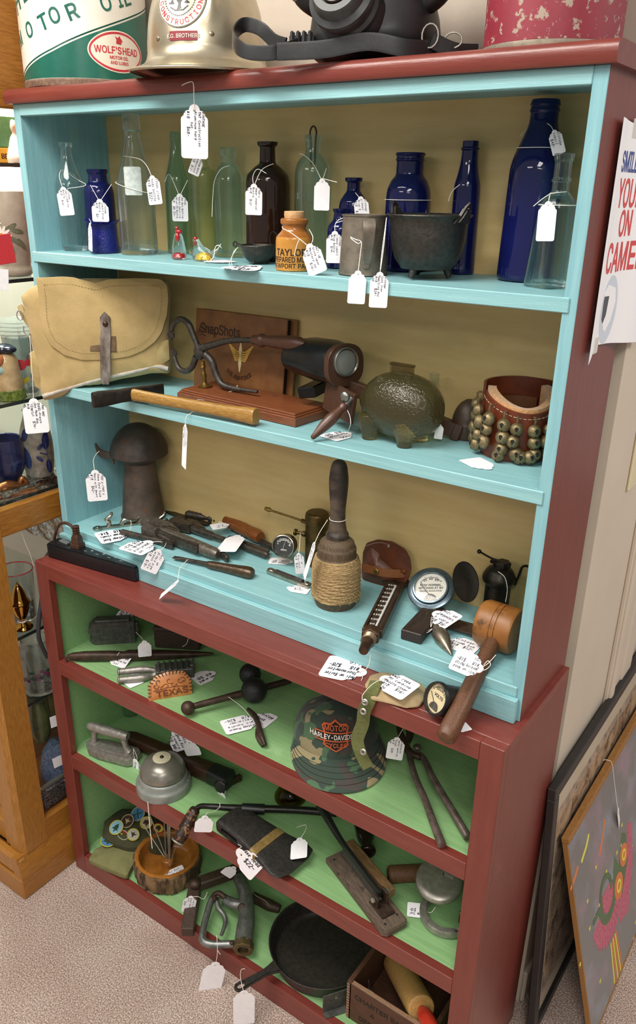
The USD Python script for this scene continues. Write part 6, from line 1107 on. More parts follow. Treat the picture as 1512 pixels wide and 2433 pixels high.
# leather coin purse
Mx = axis((0.3218, -0.0668, ZA + .001), (.61, .79, .0), (-.32, .25, 1)); pu = thing('coin_purse', 'orange tooled leather coin purse laced with black cord, reading TEXAS', 'purse', mat=Mx)
TL = M('orange_tooled_leather', '#b06a34', '#c98548', scale=12, rough=.35, coat=.3, bump=.1); TLD = M('burnt_tooling', '#5a2c12', '#6d3a1a', scale=60, rough=.5); LACE = M('black_lace', '#1c1612', rough=.6)
W_, H_ = .088, .052
ol = sg.Polygon([(0, 0), (W_, .002), (W_ * 1.0, H_ * .62), (W_ * .86, H_ * .95), (W_ * .5, H_), (W_ * .2, H_ * .9), (W_ * .03, H_ * .6)]).buffer(.003)
part(pu, 'body', pillow(ol, .009, .004, 60, 6, 2.5), TL, smooth=60)
e = ol.buffer(-.002).exterior; ls = []
for k in range(34):
    t_ = k / 34; a = np.array(e.interpolate(t_, True).coords[0])
    if a[1] < .004: continue
    c_ = np.array(ol.centroid.coords[0]); d = (c_ - a) / np.linalg.norm(c_ - a)
    ls.append(tube([(*(a - d * .003), -.002), (*(a - d * .001), .0035), (*(a + d * .0035), .0035)], .0009, 5))
part(pu, 'lacing', cat(*ls), LACE, kind='stuff')
rnd = random.Random(8); sw_ = []
for k in range(9):
    x, y = W_ * (.16 + .085 * k), H_ * (.55 + .16 * math.sin(k * 1.9)); th = rnd.uniform(0, 6)
    sw_.append(sg.LineString([(x + (.0012 + .0011 * q) * math.cos(th + q * .8), y + (.0012 + .0011 * q) * math.sin(th + q * .8)) for q in range(7)]).buffer(.0006))
sw_ += [sg.LineString([(W_ * .1, H_ * .36), (W_ * .5, H_ * .42), (W_ * .93, H_ * .38)]).buffer(.0005)]
part(pu, 'tooling', mv(prism(unary_union(sw_).intersection(ol.buffer(-.006)), .0014), (0, 0, .003)), TLD, smooth=False)
part(pu, 'lettering', mv(txt('TEXAS', .0125, .0012), (W_ * .55, H_ * .09, .0032), (0, 0, 2), (1.25, 1, 1)), TLD, smooth=False)
# double-ball hammer
a, b = np.array((0.4256, -0.058, 0.675)), np.array((0.5445, 0.1371, 0.685))
hmz = thing('ball_hammer', 'black double-ball iron hammer lying on its rod handle', 'hammer')
ln = np.linalg.norm(b - a); d_ = (b - a) / ln
part(hmz, 'rod', rough(al(lathe([(.0065, 0), (.0072, .03), (.0075, ln * .5), (.007, ln)], 16), a, b), .0007, 60), BRWN, smooth=50)
part(hmz, 'knob', rough(sph(*a, .0145, 3), .0008, 60), BRWN, smooth=60)
BIR = M('black_wrinkle_iron', '#1d1d1e', '#2b2b2c', scale=120, rough=.45, metal=.3, bump=.6, bscale=220)
c1_, c2_ = np.array((0.5102, 0.0551, 0.691)), np.array((0.4652, 0.0826, 0.687))
part(hmz, 'ball', sph(*(c1_), (.0275, .0275, .0275), 3), BIR, smooth=60); part(hmz, 'ball', sph(*(c2_ + (-.005, .02, 0)), (.024, .024, .024), 3), BIR, smooth=60)
tag('large price tag lying on the shelf, tied to the double-ball hammer', ((0.546, 0.0078, 0.657), (0.5125, -0.0485, 0.657), 0.05), 'b', ['Vintage Premier', 'Win handle', 'reclaimer', '#18  $26-'], n=(0, 0, 1), strings=[[(0.546, 0.0078, 0.657), (0.5061, 0.0192, 0.667), (0.4798, 0.0075, 0.688)]])
tag('smaller price tag lying under the hammer tag', ((0.5447, 0.0246, 0.656), (0.5805, 0.0244, 0.656), 0.0506), 'b', ['Vintage', 'hook', '$6-'], n=(0, 0, 1))
hk = thing('bent_iron_bar', 'small bent dark iron handle on the front of the upper base shelf', 'iron handle')
part(hk, 'bar', stick([(0.5179, 0.0256, 0.663), (0.5502, 0.0084, 0.669), (0.5762, -0.0126, 0.672), (0.6055, -0.0382, 0.672), (0.6215, -0.0478, 0.665)], [.004, .006, .0055, .006, .004], 7, n=12), BRWN, smooth=60); part(hk, 'bar', stick([(0.5719, -0.0074, 0.667), (0.5946, -0.0381, 0.667), (0.6164, -0.0468, 0.66)], [.004, .0045], 7, n=10), BRWN, smooth=60)

# ---- camouflage cap
def camo():
    n = {'tc': ('texture_coordinate', {}), 'p': ('principled_bsdf', {'roughness': .9, 'sheen_weight': .15}), 'wn': ('noise_texture', {'scale': 900.0, 'detail': 1.0}), 'bp': ('bump', {'strength': .2, 'distance': .001}),
         'a': ('noise_texture', {'scale': 17.0, 'detail': 1.5, 'distortion': .9}), 'b': ('noise_texture', {'scale': 21.0, 'detail': 1.0, 'distortion': .7}), 'k': ('noise_texture', {'scale': 24.0, 'detail': 1.0, 'distortion': .8}),
         'mb': ('mapping', {'location': (3, 1, 7)}), 'mk': ('mapping', {'location': (9, 4, 2)}), 'ra': ('rgb_ramp', {'ramp': [(0, (0, 0, 0)), (.53, (1, 1, 1))], 'interpolate': False}), 'rb': ('rgb_ramp', {'ramp': [(0, (0, 0, 0)), (.57, (1, 1, 1))], 'interpolate': False}), 'rk': ('rgb_ramp', {'ramp': [(0, (0, 0, 0)), (.62, (1, 1, 1))], 'interpolate': False}),
         'm1': ('mix_color', {'a': c('#34443a'), 'b': c('#45403b')}), 'm2': ('mix_color', {'b': c('#8f8462')}), 'm3': ('mix_color', {'b': c('#48664a')})}
    L = [('tc.object', 'a.vector'), ('tc.object', 'mb.vector'), ('tc.object', 'mk.vector'), ('mb.vector', 'b.vector'), ('mk.vector', 'k.vector'), ('a.fac', 'ra.fac'), ('b.fac', 'rb.fac'), ('k.fac', 'rk.fac'), ('ra.color', 'm1.fac'), ('rb.color', 'm2.fac'), ('rk.color', 'm3.fac'), ('m1.result', 'm2.a'), ('m2.result', 'm3.a'), ('m3.result', 'p.base_color'), ('tc.object', 'wn.vector'), ('wn.fac', 'bp.height'), ('bp.normal', 'p.normal')]
    return usdkit.material(stage, '/World/Looks/camouflage_cloth', n, L, surface='p.BSDF')
CAMO = camo()
cA, cB = np.array((0.6744, -0.0329, 0.655)), np.array((0.8152, 0.0867, 0.655))
cxv = (cB - cA) / np.linalg.norm(cB - cA); cfw = np.array([cxv[1], -cxv[0], 0]); cm_ = (cA + cB) / 2 - cfw * .052
cap = thing('camo_cap', 'camouflage baseball cap with an orange embroidered motorcycle badge', 'cap', mat=axis((cm_[0], cm_[1], ZA + .0006), cxv, -cfw))
def crown(a, t):
    """point of the crown: a = angle (front at -90 degrees), t = 0 rim .. 1 button"""
    f = max(0, -math.sin(a)); H = .07 + .016 * f
    e = t * math.pi / 2; k = max(.002, math.cos(e) ** (.62 - .2 * f))
    return np.array([.083 * k * math.cos(a), (.092 if math.sin(a) < 0 else .088) * k * math.sin(a), .013 + H * math.sin(e) - .012 * max(0, math.sin(a)) * t])
R_ = [[crown(a, t) for a in np.linspace(0, 2 * math.pi, 72, False)] for t in np.linspace(0, 1, 20)]
R_ = [[q - (0, 0, .0125) for q in R_[0]]] + R_
part(cap, 'crown', rough(loft(R_, cap=False), .003, 22, 6), CAMO, smooth=60)
part(cap, 'button', sph(0, 0, .087, (.007, .007, .004), 2), CAMO)
vs = []
for s in np.linspace(0, 1, 12):
    row = []
    for a in np.radians(np.linspace(-172, -8, 40)):
        b_ = np.array([.086 * math.cos(a), .0905 * math.sin(a)]); f = max(0, -math.sin(a)); o_ = b_ + np.array([.02 * math.cos(a) * f ** .5, -.078 * f ** .55]) * s
        row.append((o_[0], o_[1], .0175 - .012 * s * f - .7 * (o_[0] ** 2) * (.4 + s)))
    vs.append(row)
def sheet(G_, th):
    A_ = np.array(G_); m, n = A_.shape[:2]; V = np.concatenate([A_.reshape(-1, 3), A_.reshape(-1, 3) - (0, 0, th)]); F = []
    q = lambda i, j, k=0: k * m * n + i * n + j
    for i in range(m - 1):
        for j in range(n - 1):
            a, b, d, e = q(i, j), q(i + 1, j), q(i + 1, j + 1), q(i, j + 1); F += [(a, b, d), (a, d, e)]; o = m * n; F += [(a + o, d + o, b + o), (a + o, e + o, d + o)]
    for i in range(m - 1):
        for j in (0, n - 1): a, b = q(i, j), q(i + 1, j); o = m * n; F += [(a, a + o, b + o), (a, b + o, b)]
    for j in range(n - 1):
        for i in (0, m - 1): a, b = q(i, j), q(i, j + 1); o = m * n; F += [(a, b, b + o), (a, b + o, a + o)]
    t_ = trimesh.Trimesh(V, F, process=False); trimesh.repair.fix_normals(t_); return T(t_.vertices, t_.faces)
vm_ = sheet(vs, .0035); zmin = vm_.vertices[:, 2].min()
vz = part(cap, 'visor', T(np.asarray(vm_.vertices) + (0, 0, max(0, .0005 - zmin)), vm_.faces), CAMO, smooth=60)
st_ = []
for s in (.25, .42, .6, .78):
    k = int(round(s * 11)); st_ += [tube([np.array(p_) + (0, 0, .0004 + max(0, .0005 - zmin)) for p_ in vs[k][2:-2]], .0005, 4)]
part(vz, 'stitching', cat(*st_), M('dark_thread', '#26241c'), kind='stuff')
def on_cap(m, x0, z0, off=.0012):
    out = []
    for a_, b_, d_ in np.asarray(m.vertices):
        x, z = x0 + a_, z0 + b_; e = math.asin(min(.97, max(0, (z - .013) / .086))); k = max(.05, math.cos(e) ** .42)
        y = -.092 * k * math.sqrt(max(.05, 1 - (x / (.083 * k)) ** 2)); out.append((x, y - off - d_, z))
    return T(out, m.faces[:, ::-1])
ORG = M('orange_embroidery', '#b5512a', '#c96338', scale=300, rough=.85, bump=.4, bscale=600); BLKT = M('black_embroidery', '#191512', rough=.9); WHT = M('white_embroidery', '#d8d3cc', rough=.9)
shield = sg.Polygon([(-.018, .006), (-.021, .014), (-.017, .018), (-.008, .018), (0, .0225), (.008, .018), (.017, .018), (.021, .014), (.018, .006), (.018, -.006), (.02, -.012), (.009, -.018), (0, -.0235), (-.009, -.018), (-.02, -.012), (-.018, -.006)]); KB = lambda m: mv(m, s=(1.22, 1.22, 1))
b0 = part(cap, 'badge', on_cap(KB(sub(prism(shield, .0008), .005)), -.01, .064, .0026), BLKT, smooth=False, label='embroidered shield badge with orange borders')
part(b0, 'border', on_cap(KB(sub(prism(unary_union([shield.difference(shield.buffer(-.0021)), sg.box(-.0315, -.0068, .0315, .0068).difference(sg.box(-.0298, -.0051, .0298, .0051))]), .0006), .005)), -.01, .064, .0036), ORG, smooth=False)
part(b0, 'bar', on_cap(KB(sub(prism(sg.box(-.03, -.0055, .03, .0055), .0004), .005)), -.01, .064, .0034), BLKT, smooth=False)
part(b0, 'lettering', on_cap(KB(sub(mv(txt('HARLEY-DAVIDSON', .0066, .0004), (0, -.0032, 0), s=(.86, 1, 1)), .005)), -.01, .064, .0042), WHT, smooth=False)
part(b0, 'lettering', on_cap(KB(sub(cat(mv(txt('MOTOR', .0068, .0004), (0, .0092, 0)), mv(txt('CYCLES', .0064, .0004), (0, -.0155, 0)), mv(txt('R', .003, .0004), (.026, -.0115, 0)), mv(prism(circ(.0027, 20).difference(circ(.0022, 20)), .0004), (.026, -.0101, 0))), .005)), -.01, .064, .0042), ORG, smooth=False)
# ---- blacksmith tongs
tn = thing('blacksmith_tongs', 'long dark blacksmith tongs at the right end of the upper base shelf', 'tongs')
TGM = M('polished_dark_iron', '#5a504a', '#7a6d64', scale=30, rough=.3, metal=.55)
part(tn, 'handle', stick([(0.857, 0.094, 0.69), (0.911, 0.0283, 0.685), (0.9543, -0.0109, 0.677), (0.9952, -0.0517, 0.671), (1.024, -0.079, 0.666)], [.0055, .006, .0065, .0072, .0075], 6, n=14), TGM, smooth=60)
part(tn, 'handle', stick([(0.8864, 0.072, 0.693), (0.904, 0.0729, 0.691), (0.9444, 0.0387, 0.685), (0.9923, 0.0039, 0.677), (1.0513, -0.0379, 0.666)], [.0055, .006, .0065, .0072, .0075], 6, n=14), TGM, smooth=60)
part(tn, 'jaw', stick([(0.9013, 0.0694, 0.692), (0.8739, 0.0735, 0.691), (0.8395, 0.1068, 0.689), (0.8177, 0.1338, 0.685)], [.006, .0075, .0065, .005], 6, n=12), BRWN, smooth=60); part(tn, 'jaw', stick([(0.8589, 0.0906, 0.69), (0.8507, 0.12, 0.691), (0.8316, 0.1425, 0.689), (0.8155, 0.1545, 0.685)], [.006, .0075, .0065, .005], 6, n=12), BRWN, smooth=60)
part(tn, 'rivet', sph(*(0.8858, 0.0836, 0.7), (.008, .008, .006), 2), TGM)
tag('price tag hanging in the dark from the blacksmith tongs', ((0.87, 0.03, 0.7427), (0.8666, 0.0283, 0.6982), 0.0311, (0.46, -0.89, 0)), 'b', ['Blacksmith', 'metal working', 'tongs', '#18   $28-', '104'], strings=[[(0.8699, 0.03, 0.7436), (0.8692, 0.04, 0.7484), (0.8702, 0.05, 0.7551)]])

# ================================================================ base cabinet, middle shelf
Mx, L_ = lay2((0.0546, -0.0634, 0.3839), (0.192, -0.0281, 0.3839))
ir = thing('sad_iron', 'grey cast toy sad iron with a thick arched handle', 'flat iron', mat=Mx)
io = sg.Polygon([(0, .024), (.02, .004), (.05, -.002), (L_ - .012, .0), (L_, .01), (L_, .04), (L_ - .012, .05), (.05, .05), (.02, .044)]).buffer(.002)
part(ir, 'base', prism(io, .024, .004), ALC, smooth=40); part(ir, 'tray', mv(prism(io.buffer(-.008), .004, .0015), (0, 0, .0235)), ALC)
part(ir, 'handle', loft([[(x, y + .024, z + .072) for y, z, x in sell(r, r, x, 20)] for x, r in ((.012, .009), (.022, .0115), (L_ * .5, .0125), (L_ - .03, .0115), (L_ - .018, .0095))]), ALC, smooth=50)
for x, d in ((.024, -.004), (L_ - .027, .006)): part(ir, 'post', stick([(x + d, .024, .026), (x, .024, .04), (x - d, .024, .072)], [.011, .0075, .0085], 6, n=14), ALC, smooth=50)
tag('price tag beside the sad iron', ((0.201, -0.02, 0.4005), (0.197, -0.02, 0.3632), 0.0545), 'b', ['Antique', 'iron', '#18 $22-'], n=(0, -1, .5), strings=[[(0.2011, -0.02, 0.4018), (0.1837, -0.01, 0.407), (0.1726, 0, 0.4167)], [(0.2011, -0.02, 0.4018), (0.1953, -0.01, 0.4062), (0.1739, 0, 0.4148)]])
b, pf = ((0.2978, -0.0245, 0.3833), [(0.0649, 0), (0.0636, 0.0183), (0.0587, 0.0232), (0.0566, 0.0293), (0.0556, 0.0354), (0.0517, 0.0391), (0.0536, 0.0427), (0.0525, 0.0524), (0.0446, 0.0669), (0.0329, 0.0753), (0.0193, 0.0801), (0.0058, 0.0813)])
fb = thing('desk_bell', 'round grey metal alarm bell on a stepped base with cream maker plate', 'bell', b, 30)
GRB = M('grey_painted_metal', '#7f8480', '#8f938e', scale=14, rough=.38, metal=.25, chip='#6d675a', chip_at=(.62, .75), chip_scale=18); GRD = M('worn_nickel_dome', '#77736a', '#8b877e', scale=9, rough=.3, metal=.55, chip='#5b574e', chip_at=(.62, .75), chip_scale=30)
pf = [(r, h + .0004) for r, h in pf]
part(fb, 'base', lathe(smooth_prof([(pf[0][0] * .98, .0004)] + pf[1:6], 3), 56), GRB, smooth=50)
part(fb, 'dome', lathe(smooth_prof([(pf[5][0], pf[5][1] + .001)] + pf[6:], 4), 56), GRD, smooth=60)
zt_ = pf[-1][1]; rl = pf[9][0]
pl2 = part(fb, 'maker_plate', lathe([(.0, zt_ + .0008), (.004, zt_ + .001), (rl * .62, pf[10][1] + .0022), (rl * .64, pf[10][1] + .0005)][::-1], 36), M('cream_plate', '#b9b096', '#cdc4a8', scale=60, rough=.5), smooth=60)
part(pl2, 'lettering', mv(cat(arc_text('SAMUELS & CO', .0036, rl * .46, 75, -15), mv(arc_text('CHARLESTOWN', .0034, rl * .46, -75, 15, True), (0, 0, 0)), prism(circ(rl * .4, 30).difference(circ(rl * .38, 30)), .0003)), (0, 0, zt_ + .0004)), GB, smooth=False)
part(fb, 'screw', sph(0, 0, zt_ + .001, (.0048, .0048, .0038), 2), M('dark_screw', '#3a352e', rough=.4, metal=.7)); part(fb, 'side_screw', sph(pf[1][0] * .93, -.004, pf[2][1] + .001, (.002, .002, .002), 2), MTL)
part(fb, 'pull_cord', stick([np.array((0.3068, -0.083, 0.391)) - b + (0, 0, 0) for _ in (0,)] + [np.array(q) - np.array(b) for q in [(0.3126, -0.088, 0.3976), (0.3126, -0.088, 0.3401), (0.31, -0.086, 0.2475)]], .0009, 4, n=5), STRING) if False else solo('string', 'white cord hanging from the desk bell over the red rail', 'string', stick([(0.3063, -0.085, 0.3921), (0.3097, -0.087, 0.3784), (0.3095, -0.087, 0.319), (0.31, -0.086, 0.2475)], .0010, 5, n=5), STRING)
Mx, L_ = lay2((0.1154, 0.0312, 0.4063), (0.3914, 0.0555, 0.4063))
gs = thing('wooden_stock', 'long dark wooden stock with metal end cap behind the desk bell', 'wooden stock', mat=Mx)
part(gs, 'body', loft([[(x, y, z) for y, z, x in sell(w, h, x, 16, 4)] for x, w, h in ((0, .012, .012), (.02, .016, .016), (L_ * .5, .018, .018), (L_ * .95, .021, .02))]), M('dark_oiled_walnut', '#2c1b12', '#3f2819', scale=12, rough=.4, stretch=(3, 16, 16)), smooth=40)
part(gs, 'end_cap', loft([[(x, y, z) for y, z, x in sell(w, h, x, 16, 4)] for x, w, h in ((L_ * .95, .022, .0208), (L_ + .035, .024, .0208), (L_ + .04, .02, .016))]), GB)
part(gs, 'side_plate', bx(L_ * .42, L_ * .66, .014, .0195, -.008, .02, .001), STEEL)
for lab, g in (('price tag on the wooden stock, upper one with writing', ((0.2699, 0.05, 0.4699), (0.2922, 0.05, 0.4359), 0.0634)), ('blank price tag half under the first on the wooden stock', ((0.3134, 0.05, 0.4666), (0.3277, 0.05, 0.4367), 0.049))):
    tag(lab, g, 'b', ['Vintage', 'Wood Box', 'camera', '#18  $48-'] if 'writing' in lab else (), n=(0, -1, .3))
kb = thing('black_knob', 'small round black knob on a short bar behind the crank handle', 'knob')
k0 = np.array((0.4189, 0.0344, 0.4003))
part(kb, 'knob', al(lathe(smooth_prof([(.009, 0), (.0165, .002), (.0165, .012), (.013, .017), (.006, .018)], 3), 28), k0 + (0, .012, 0), k0 + (.3 * .1, -.1, .03)), GB, smooth=60); part(kb, 'bar', al(bx(-.008, .008, -.006, .006, 0, .05, .002), k0 + (0, .012, -.004), k0 + (.02, .08, -.004)), BRWN)
tag('price tag behind the crank rod, below the black knob', ((0.4323, 0.03, 0.3822), (0.4176, 0.03, 0.341), 0.0502), 'b', ['antique', 'knob', '#18 $8-'], n=(0, -1, .5), strings=[[(0.4323, 0.03, 0.3834), (0.4362, 0.035, 0.3965), (0.4247, 0.04, 0.4116)]])
# crank handle
ckr = thing('crank_handle', 'black iron crank with worn wooden grip hanging over the middle shelf rail', 'crank')
part(ckr, 'rod', stick([(0.685, 0.1212, 0.4033), (0.6052, 0.0728, 0.4053), (0.5012, -0.0051, 0.4113), (0.4575, -0.0389, 0.4173), (0.442, -0.0544, 0.4203), (0.4395, -0.068, 0.4171)], [.0085, .0085, .008, .0062, .006, .0062], 6, n=14), M('black_iron_rod', '#1e1c1b', '#2d2a28', scale=40, rough=.35, metal=.5), smooth=60)
part(ckr, 'collar', al(lathe([(.0115, 0), (.0115, .05)], 16), (0.5133, 0.0021, 0.4113), (0.6066, 0.0709, 0.4063)), GB)
h0, h1 = np.array((0.4406, -0.066, 0.4244)), np.array((0.4336, -0.122, 0.3639))
hl = np.linalg.norm(h1 - h0)
part(ckr, 'grip', al(rough(lathe(smooth_prof([(.008, 0), (.0125, .006), (.0135, hl * .4), (.0145, hl * .8), (.0125, hl * .94)], 4), 28), .0006, 70), h0, h1), M('peeling_black_grip', '#21130d', '#2a1811', scale=20, rough=.35, chip='#8a5f38', chip_at=(.53, .55), chip_scale=38), smooth=60)
part(ckr, 'end_cap', al(lathe(smooth_prof([(.012, hl * .93), (.0155, hl * .94), (.0155, hl * .97), (.011, hl * .995), (.0035, hl), (.0035, hl + .001)], 3), 28), h0, h1), MTL, smooth=60)
tag('blank price tag hanging from the crank rod over the middle rail', ((0.4893, -0.09, 0.4395), (0.485, -0.0942, 0.4021), 0.0385, (0.7, -0.71, 0)), 'b', strings=[[(0.4893, -0.09, 0.4407), (0.4962, -0.09, 0.4569), (0.4967, -0.07, 0.447), (0.4955, -0.05, 0.4433), (0.4913, -0.045, 0.449)]])
# axe head
Mx, L_ = lay2((0.5027, -0.0273, 0.3845), (0.6941, -0.0482, 0.3845))
axh = thing('axe_head', 'black flat axe head banded with brass-coloured tape', 'axe head', mat=Mx)
AXM = M('black_scaled_steel', '#2b2827', '#3d3a38', scale=60, rough=.5, metal=.5, bump=.3, chip='#6b6560', chip_at=(.68, .72), chip_scale=120)
part(axh, 'body', cut(toman(loft([[(x, y + q_, z + .017) for y, z, x in sell(w, h, x, 20, 5)] for x, w, h, q_ in ((-.004, .036, .013, 0), (0, .038, .016, 0), (L_ * .35, .04, .0165, 0), (L_ * .7, .047, .0085, .001), (L_ * .92, .056, .0035, .002), (L_ + .004, .052, .0012, .002), (L_ + .012, .03, .0008, .002))])), bx(.014, L_ * .34, -.06, -.012, .009, .025, .003)), AXM, smooth=35)
part(axh, 'tape', loft([[(x, y, z + .017) for y, z, x in sell(w, h, x, 20, 5)] for x, w, h in ((L_ * .55, .0445, .0132), (L_ * .56, .0452, .0134), (L_ * .64, .0465, .0112), (L_ * .65, .046, .0108))]), M('brass_tape', '#7d663a', '#94794a', scale=50, rough=.4, metal=.3), smooth=40)
tag('blank price tag lying over the bit of the axe head', ((0.6724, 0.0002, 0.4133), (0.701, -0.0417, 0.4133), 0.0351), 'b', n=(0, -.4, 1), strings=[[(0.6717, 0.0012, 0.4133), (0.6741, 0.0172, 0.4253), (0.6661, 0.0313, 0.4273), (0.6552, 0.0129, 0.4283)]])
tag('price tag hanging from the axe eye over the middle rail', ((0.5863, -0.088, 0.3942), (0.6297, -0.088, 0.3685), 0.067), 'b', ['axe head', '$22-'], n=(-.1, -1, .2), strings=[[(0.5863, -0.088, 0.3954), (0.5747, -0.088, 0.3921), (0.5744, -0.086, 0.3995), (0.5836, -0.083, 0.4094), (0.5674, -0.075, 0.4005)]])
# tobacco cutter
Mx, L_ = lay2((0.7479, 0.0284, 0.3841), (0.9394, -0.0561, 0.3841))
tc_ = thing('tobacco_cutter', 'antique lever cutter on a weathered wooden board', 'cutter', mat=Mx)
GW2 = M('grey_weathered_wood', '#4d4037', '#6b5b4d', scale=12, rough=.7, stretch=(2, 14, 14), bump=.25, chip='#382d26', chip_at=(.6, .7), chip_scale=14)
part(tc_, 'board', prism(sg.Polygon([(0, -.024), (L_ * .97, -.027), (L_, -.02), (L_, .02), (L_ * .97, .027), (0, .026)]).buffer(.002), .015, .002), GW2)
part(tc_, 'fence', bx(.0, L_ * .72, .02, .04, .0155, .037, .002), M('tan_worn_wood', '#6e5234', '#8d6c48', scale=12, rough=.65, stretch=(2, 14, 14)))
part(tc_, 'pivot_bracket', rough(cat(bx(L_ * .66, L_ * .88, -.014, .016, .0152, .02, .001), bx(L_ * .68, L_ * .78, -.012, -.007, .018, .045, .002), bx(L_ * .68, L_ * .78, .01, .015, .018, .05, .002)), .0003, 50), BRWN)
for x, y, z in ((.73, -.013, .036), (.73, .016, .042)): part(tc_, 'bolt', mv(mv(lathe([(.0055, 0), (.0055, .004), (.003, .006)], 6), (0, 0, 0), (90 if y < 0 else -90, 0, 0)), (L_ * x, y, z)), MTL)
part(tc_, 'blade', fr(prism(sg.Polygon([(L_ * .1, .0), (L_ * .7, -.006), (L_ * .75, .012), (L_ * .1, .018)]), .003), (0, .003, .028), (1, 0, -.04), (0, 0, 1)), CAS)
part(tc_, 'lever', stick([(L_ * .73, .002, .042), (L_ * .4, .0, .052), (L_ * .1, -.004, .068), (-L_ * .15, -.004, .084), (-L_ * .36, .0, .088)], [.8, .85, .9, 1.2, 1.2], 7, n=10, flat=(.005, .008), up=(0, 1, 0)), GB, smooth=50)
for x, y in ((.93, -.015), (.9, .017), (.06, -.014)): part(tc_, 'nail', mv(sph(0, 0, 0, (.0025, .0025, .0008), 2), (L_ * x, y, .0152)), GB)
nk = (0.7928, 0.0753, 0.4133)
bk = thing('dark_bottle', 'dark brown glass bottle neck lying in the shade of the middle shelf', 'bottle')
a, b = np.array((0.8061, 0.0594, 0.4073)), np.array((0.7702, 0.1032, 0.4133))
part(bk, 'body', al(lathe(smooth_prof([(.012, 0), (.0165, .003), (.0165, .012), (.0125, .014), (.0125, .03), (.019, .045), (.021, .09), (.019, .1)], 3), 28), a, a + (b - a) * (1, 1, 0)), M('dark_brown_gloss', '#1a0f0b', rough=.12), smooth=60)
a, b = np.array((0.8643, 0.0398, 0.4018)), np.array((0.9354, 0.0998, 0.4018))
rl_ = thing('wooden_tool_grip', 'short cracked round wooden handle lying at the back of the middle shelf', 'wooden handle')
part(rl_, 'grip', al(rough(lathe(smooth_prof([(.012, 0), (.018, .004), (.0175, .05), (.0182, .085), (.013, .089)], 3), 28), .0006, 50), a, b), M('cracked_brown_wood', '#50341f', '#6b4a2e', scale=14, rough=.6, stretch=(14, 14, 3), chip='#2d1d12', chip_at=(.64, .68), chip_scale=30), smooth=50)
am = ((0.5587, 0.1193, 0.3833), [(0.029, 0), (0.0349, -0.0171), (0.0367, 0.005), (0.0289, 0.0197), (0.0231, 0.027)])
solo('amber_ashtray', 'amber pressed glass dish in the shade at the back of the middle shelf', 'glass dish', lathe([(am[1][0][0], 0)] + [(r, h) for r, h in am[1][1:]] + [(am[1][-1][0] * .8, am[1][-1][1]), (am[1][0][0] * .8, .006)], 24), G('amber_dish_glass', (.35, .2, .03), rough=.06), (am[0][0], am[0][1], ZB + .0004))
gd = ((0.0221, 0.1278, 0.3833), [(0.0246, 0), (0.0244, 0.043), (0.0221, 0.0562)])
solo('glass_tumbler', 'plain glass tumbler in the dark at the back left of the middle shelf', 'glass', vessel([(gd[1][0][0], 0), (gd[1][0][0], .003), (gd[1][1][0] * 1.05, .08)], .002, .006, 28), CLEAR, (gd[0][0], gd[0][1], ZB + .0004))
# grinder with crescent guard
cg = (0.9984, 0.0042, 0.3953)
gr = thing('disc_clamp', 'nickel disc with finger slot above a crescent shaped metal guard', 'metal tool')
ang = np.linspace(math.radians(120), math.radians(345), 30)
cc_ = np.array([cg[0] + .002, cg[1] + .028, ZB + .0005])
outer = [(.052 * math.cos(a), .052 * math.sin(a)) for a in ang]; inner = [(.037 * math.cos(a), .037 * math.sin(a)) for a in ang[::-1]]
part(gr, 'crescent', mv(prism(sg.Polygon(outer + inner).difference(circ(.0035, 12, .0445 * math.cos(5.6), .0445 * math.sin(5.6))), .016, .003), cc_), MTL, smooth=40)
part(gr, 'post', cat(bx(cc_[0] + .036, cc_[0] + .046, cc_[1] - .008, cc_[1] + .008, ZB + .001, ZB + .075, .002)), MTL); part(gr, 'pin', bx(cc_[0] + .028, cc_[0] + .034, cc_[1] - .01, cc_[1] + .002, ZB + .012, ZB + .04, .001), BRS)
dc = np.array((0.9782, 0.034, 0.4533))
part(gr, 'disc', al(cut(toman(lathe(smooth_prof([(.02, 0), (.043, .003), (.0455, .01), (.044, .017), (.036, .0205), (.01, .021)], 4), 48)), mv(prism(rrect(.024, .010, .0049), .02), (.012, .013, .012))), dc, dc + (.1, -.25, 1), (1, 0, 0)), MTL, smooth=40)
part(gr, 'arm', stick([dc + (-.02, .02, -.002), cc_ + (-.045, .02, .05), cc_ + (-.045, .014, .012)], .005, 6, n=10), MTL)
tag('price tag behind the crescent guard at the right end of the middle shelf', ((0.9627, 0.0147, 0.3893), (0.9326, -0.0011, 0.3893), 0.0277), 'b', ['clamp tool', '#18  $18-'], n=(0, -.4, 1), strings=[[(0.9627, 0.0147, 0.3893), (0.979, 0.0076, 0.4033), (0.985, 0.0111, 0.4183)]])

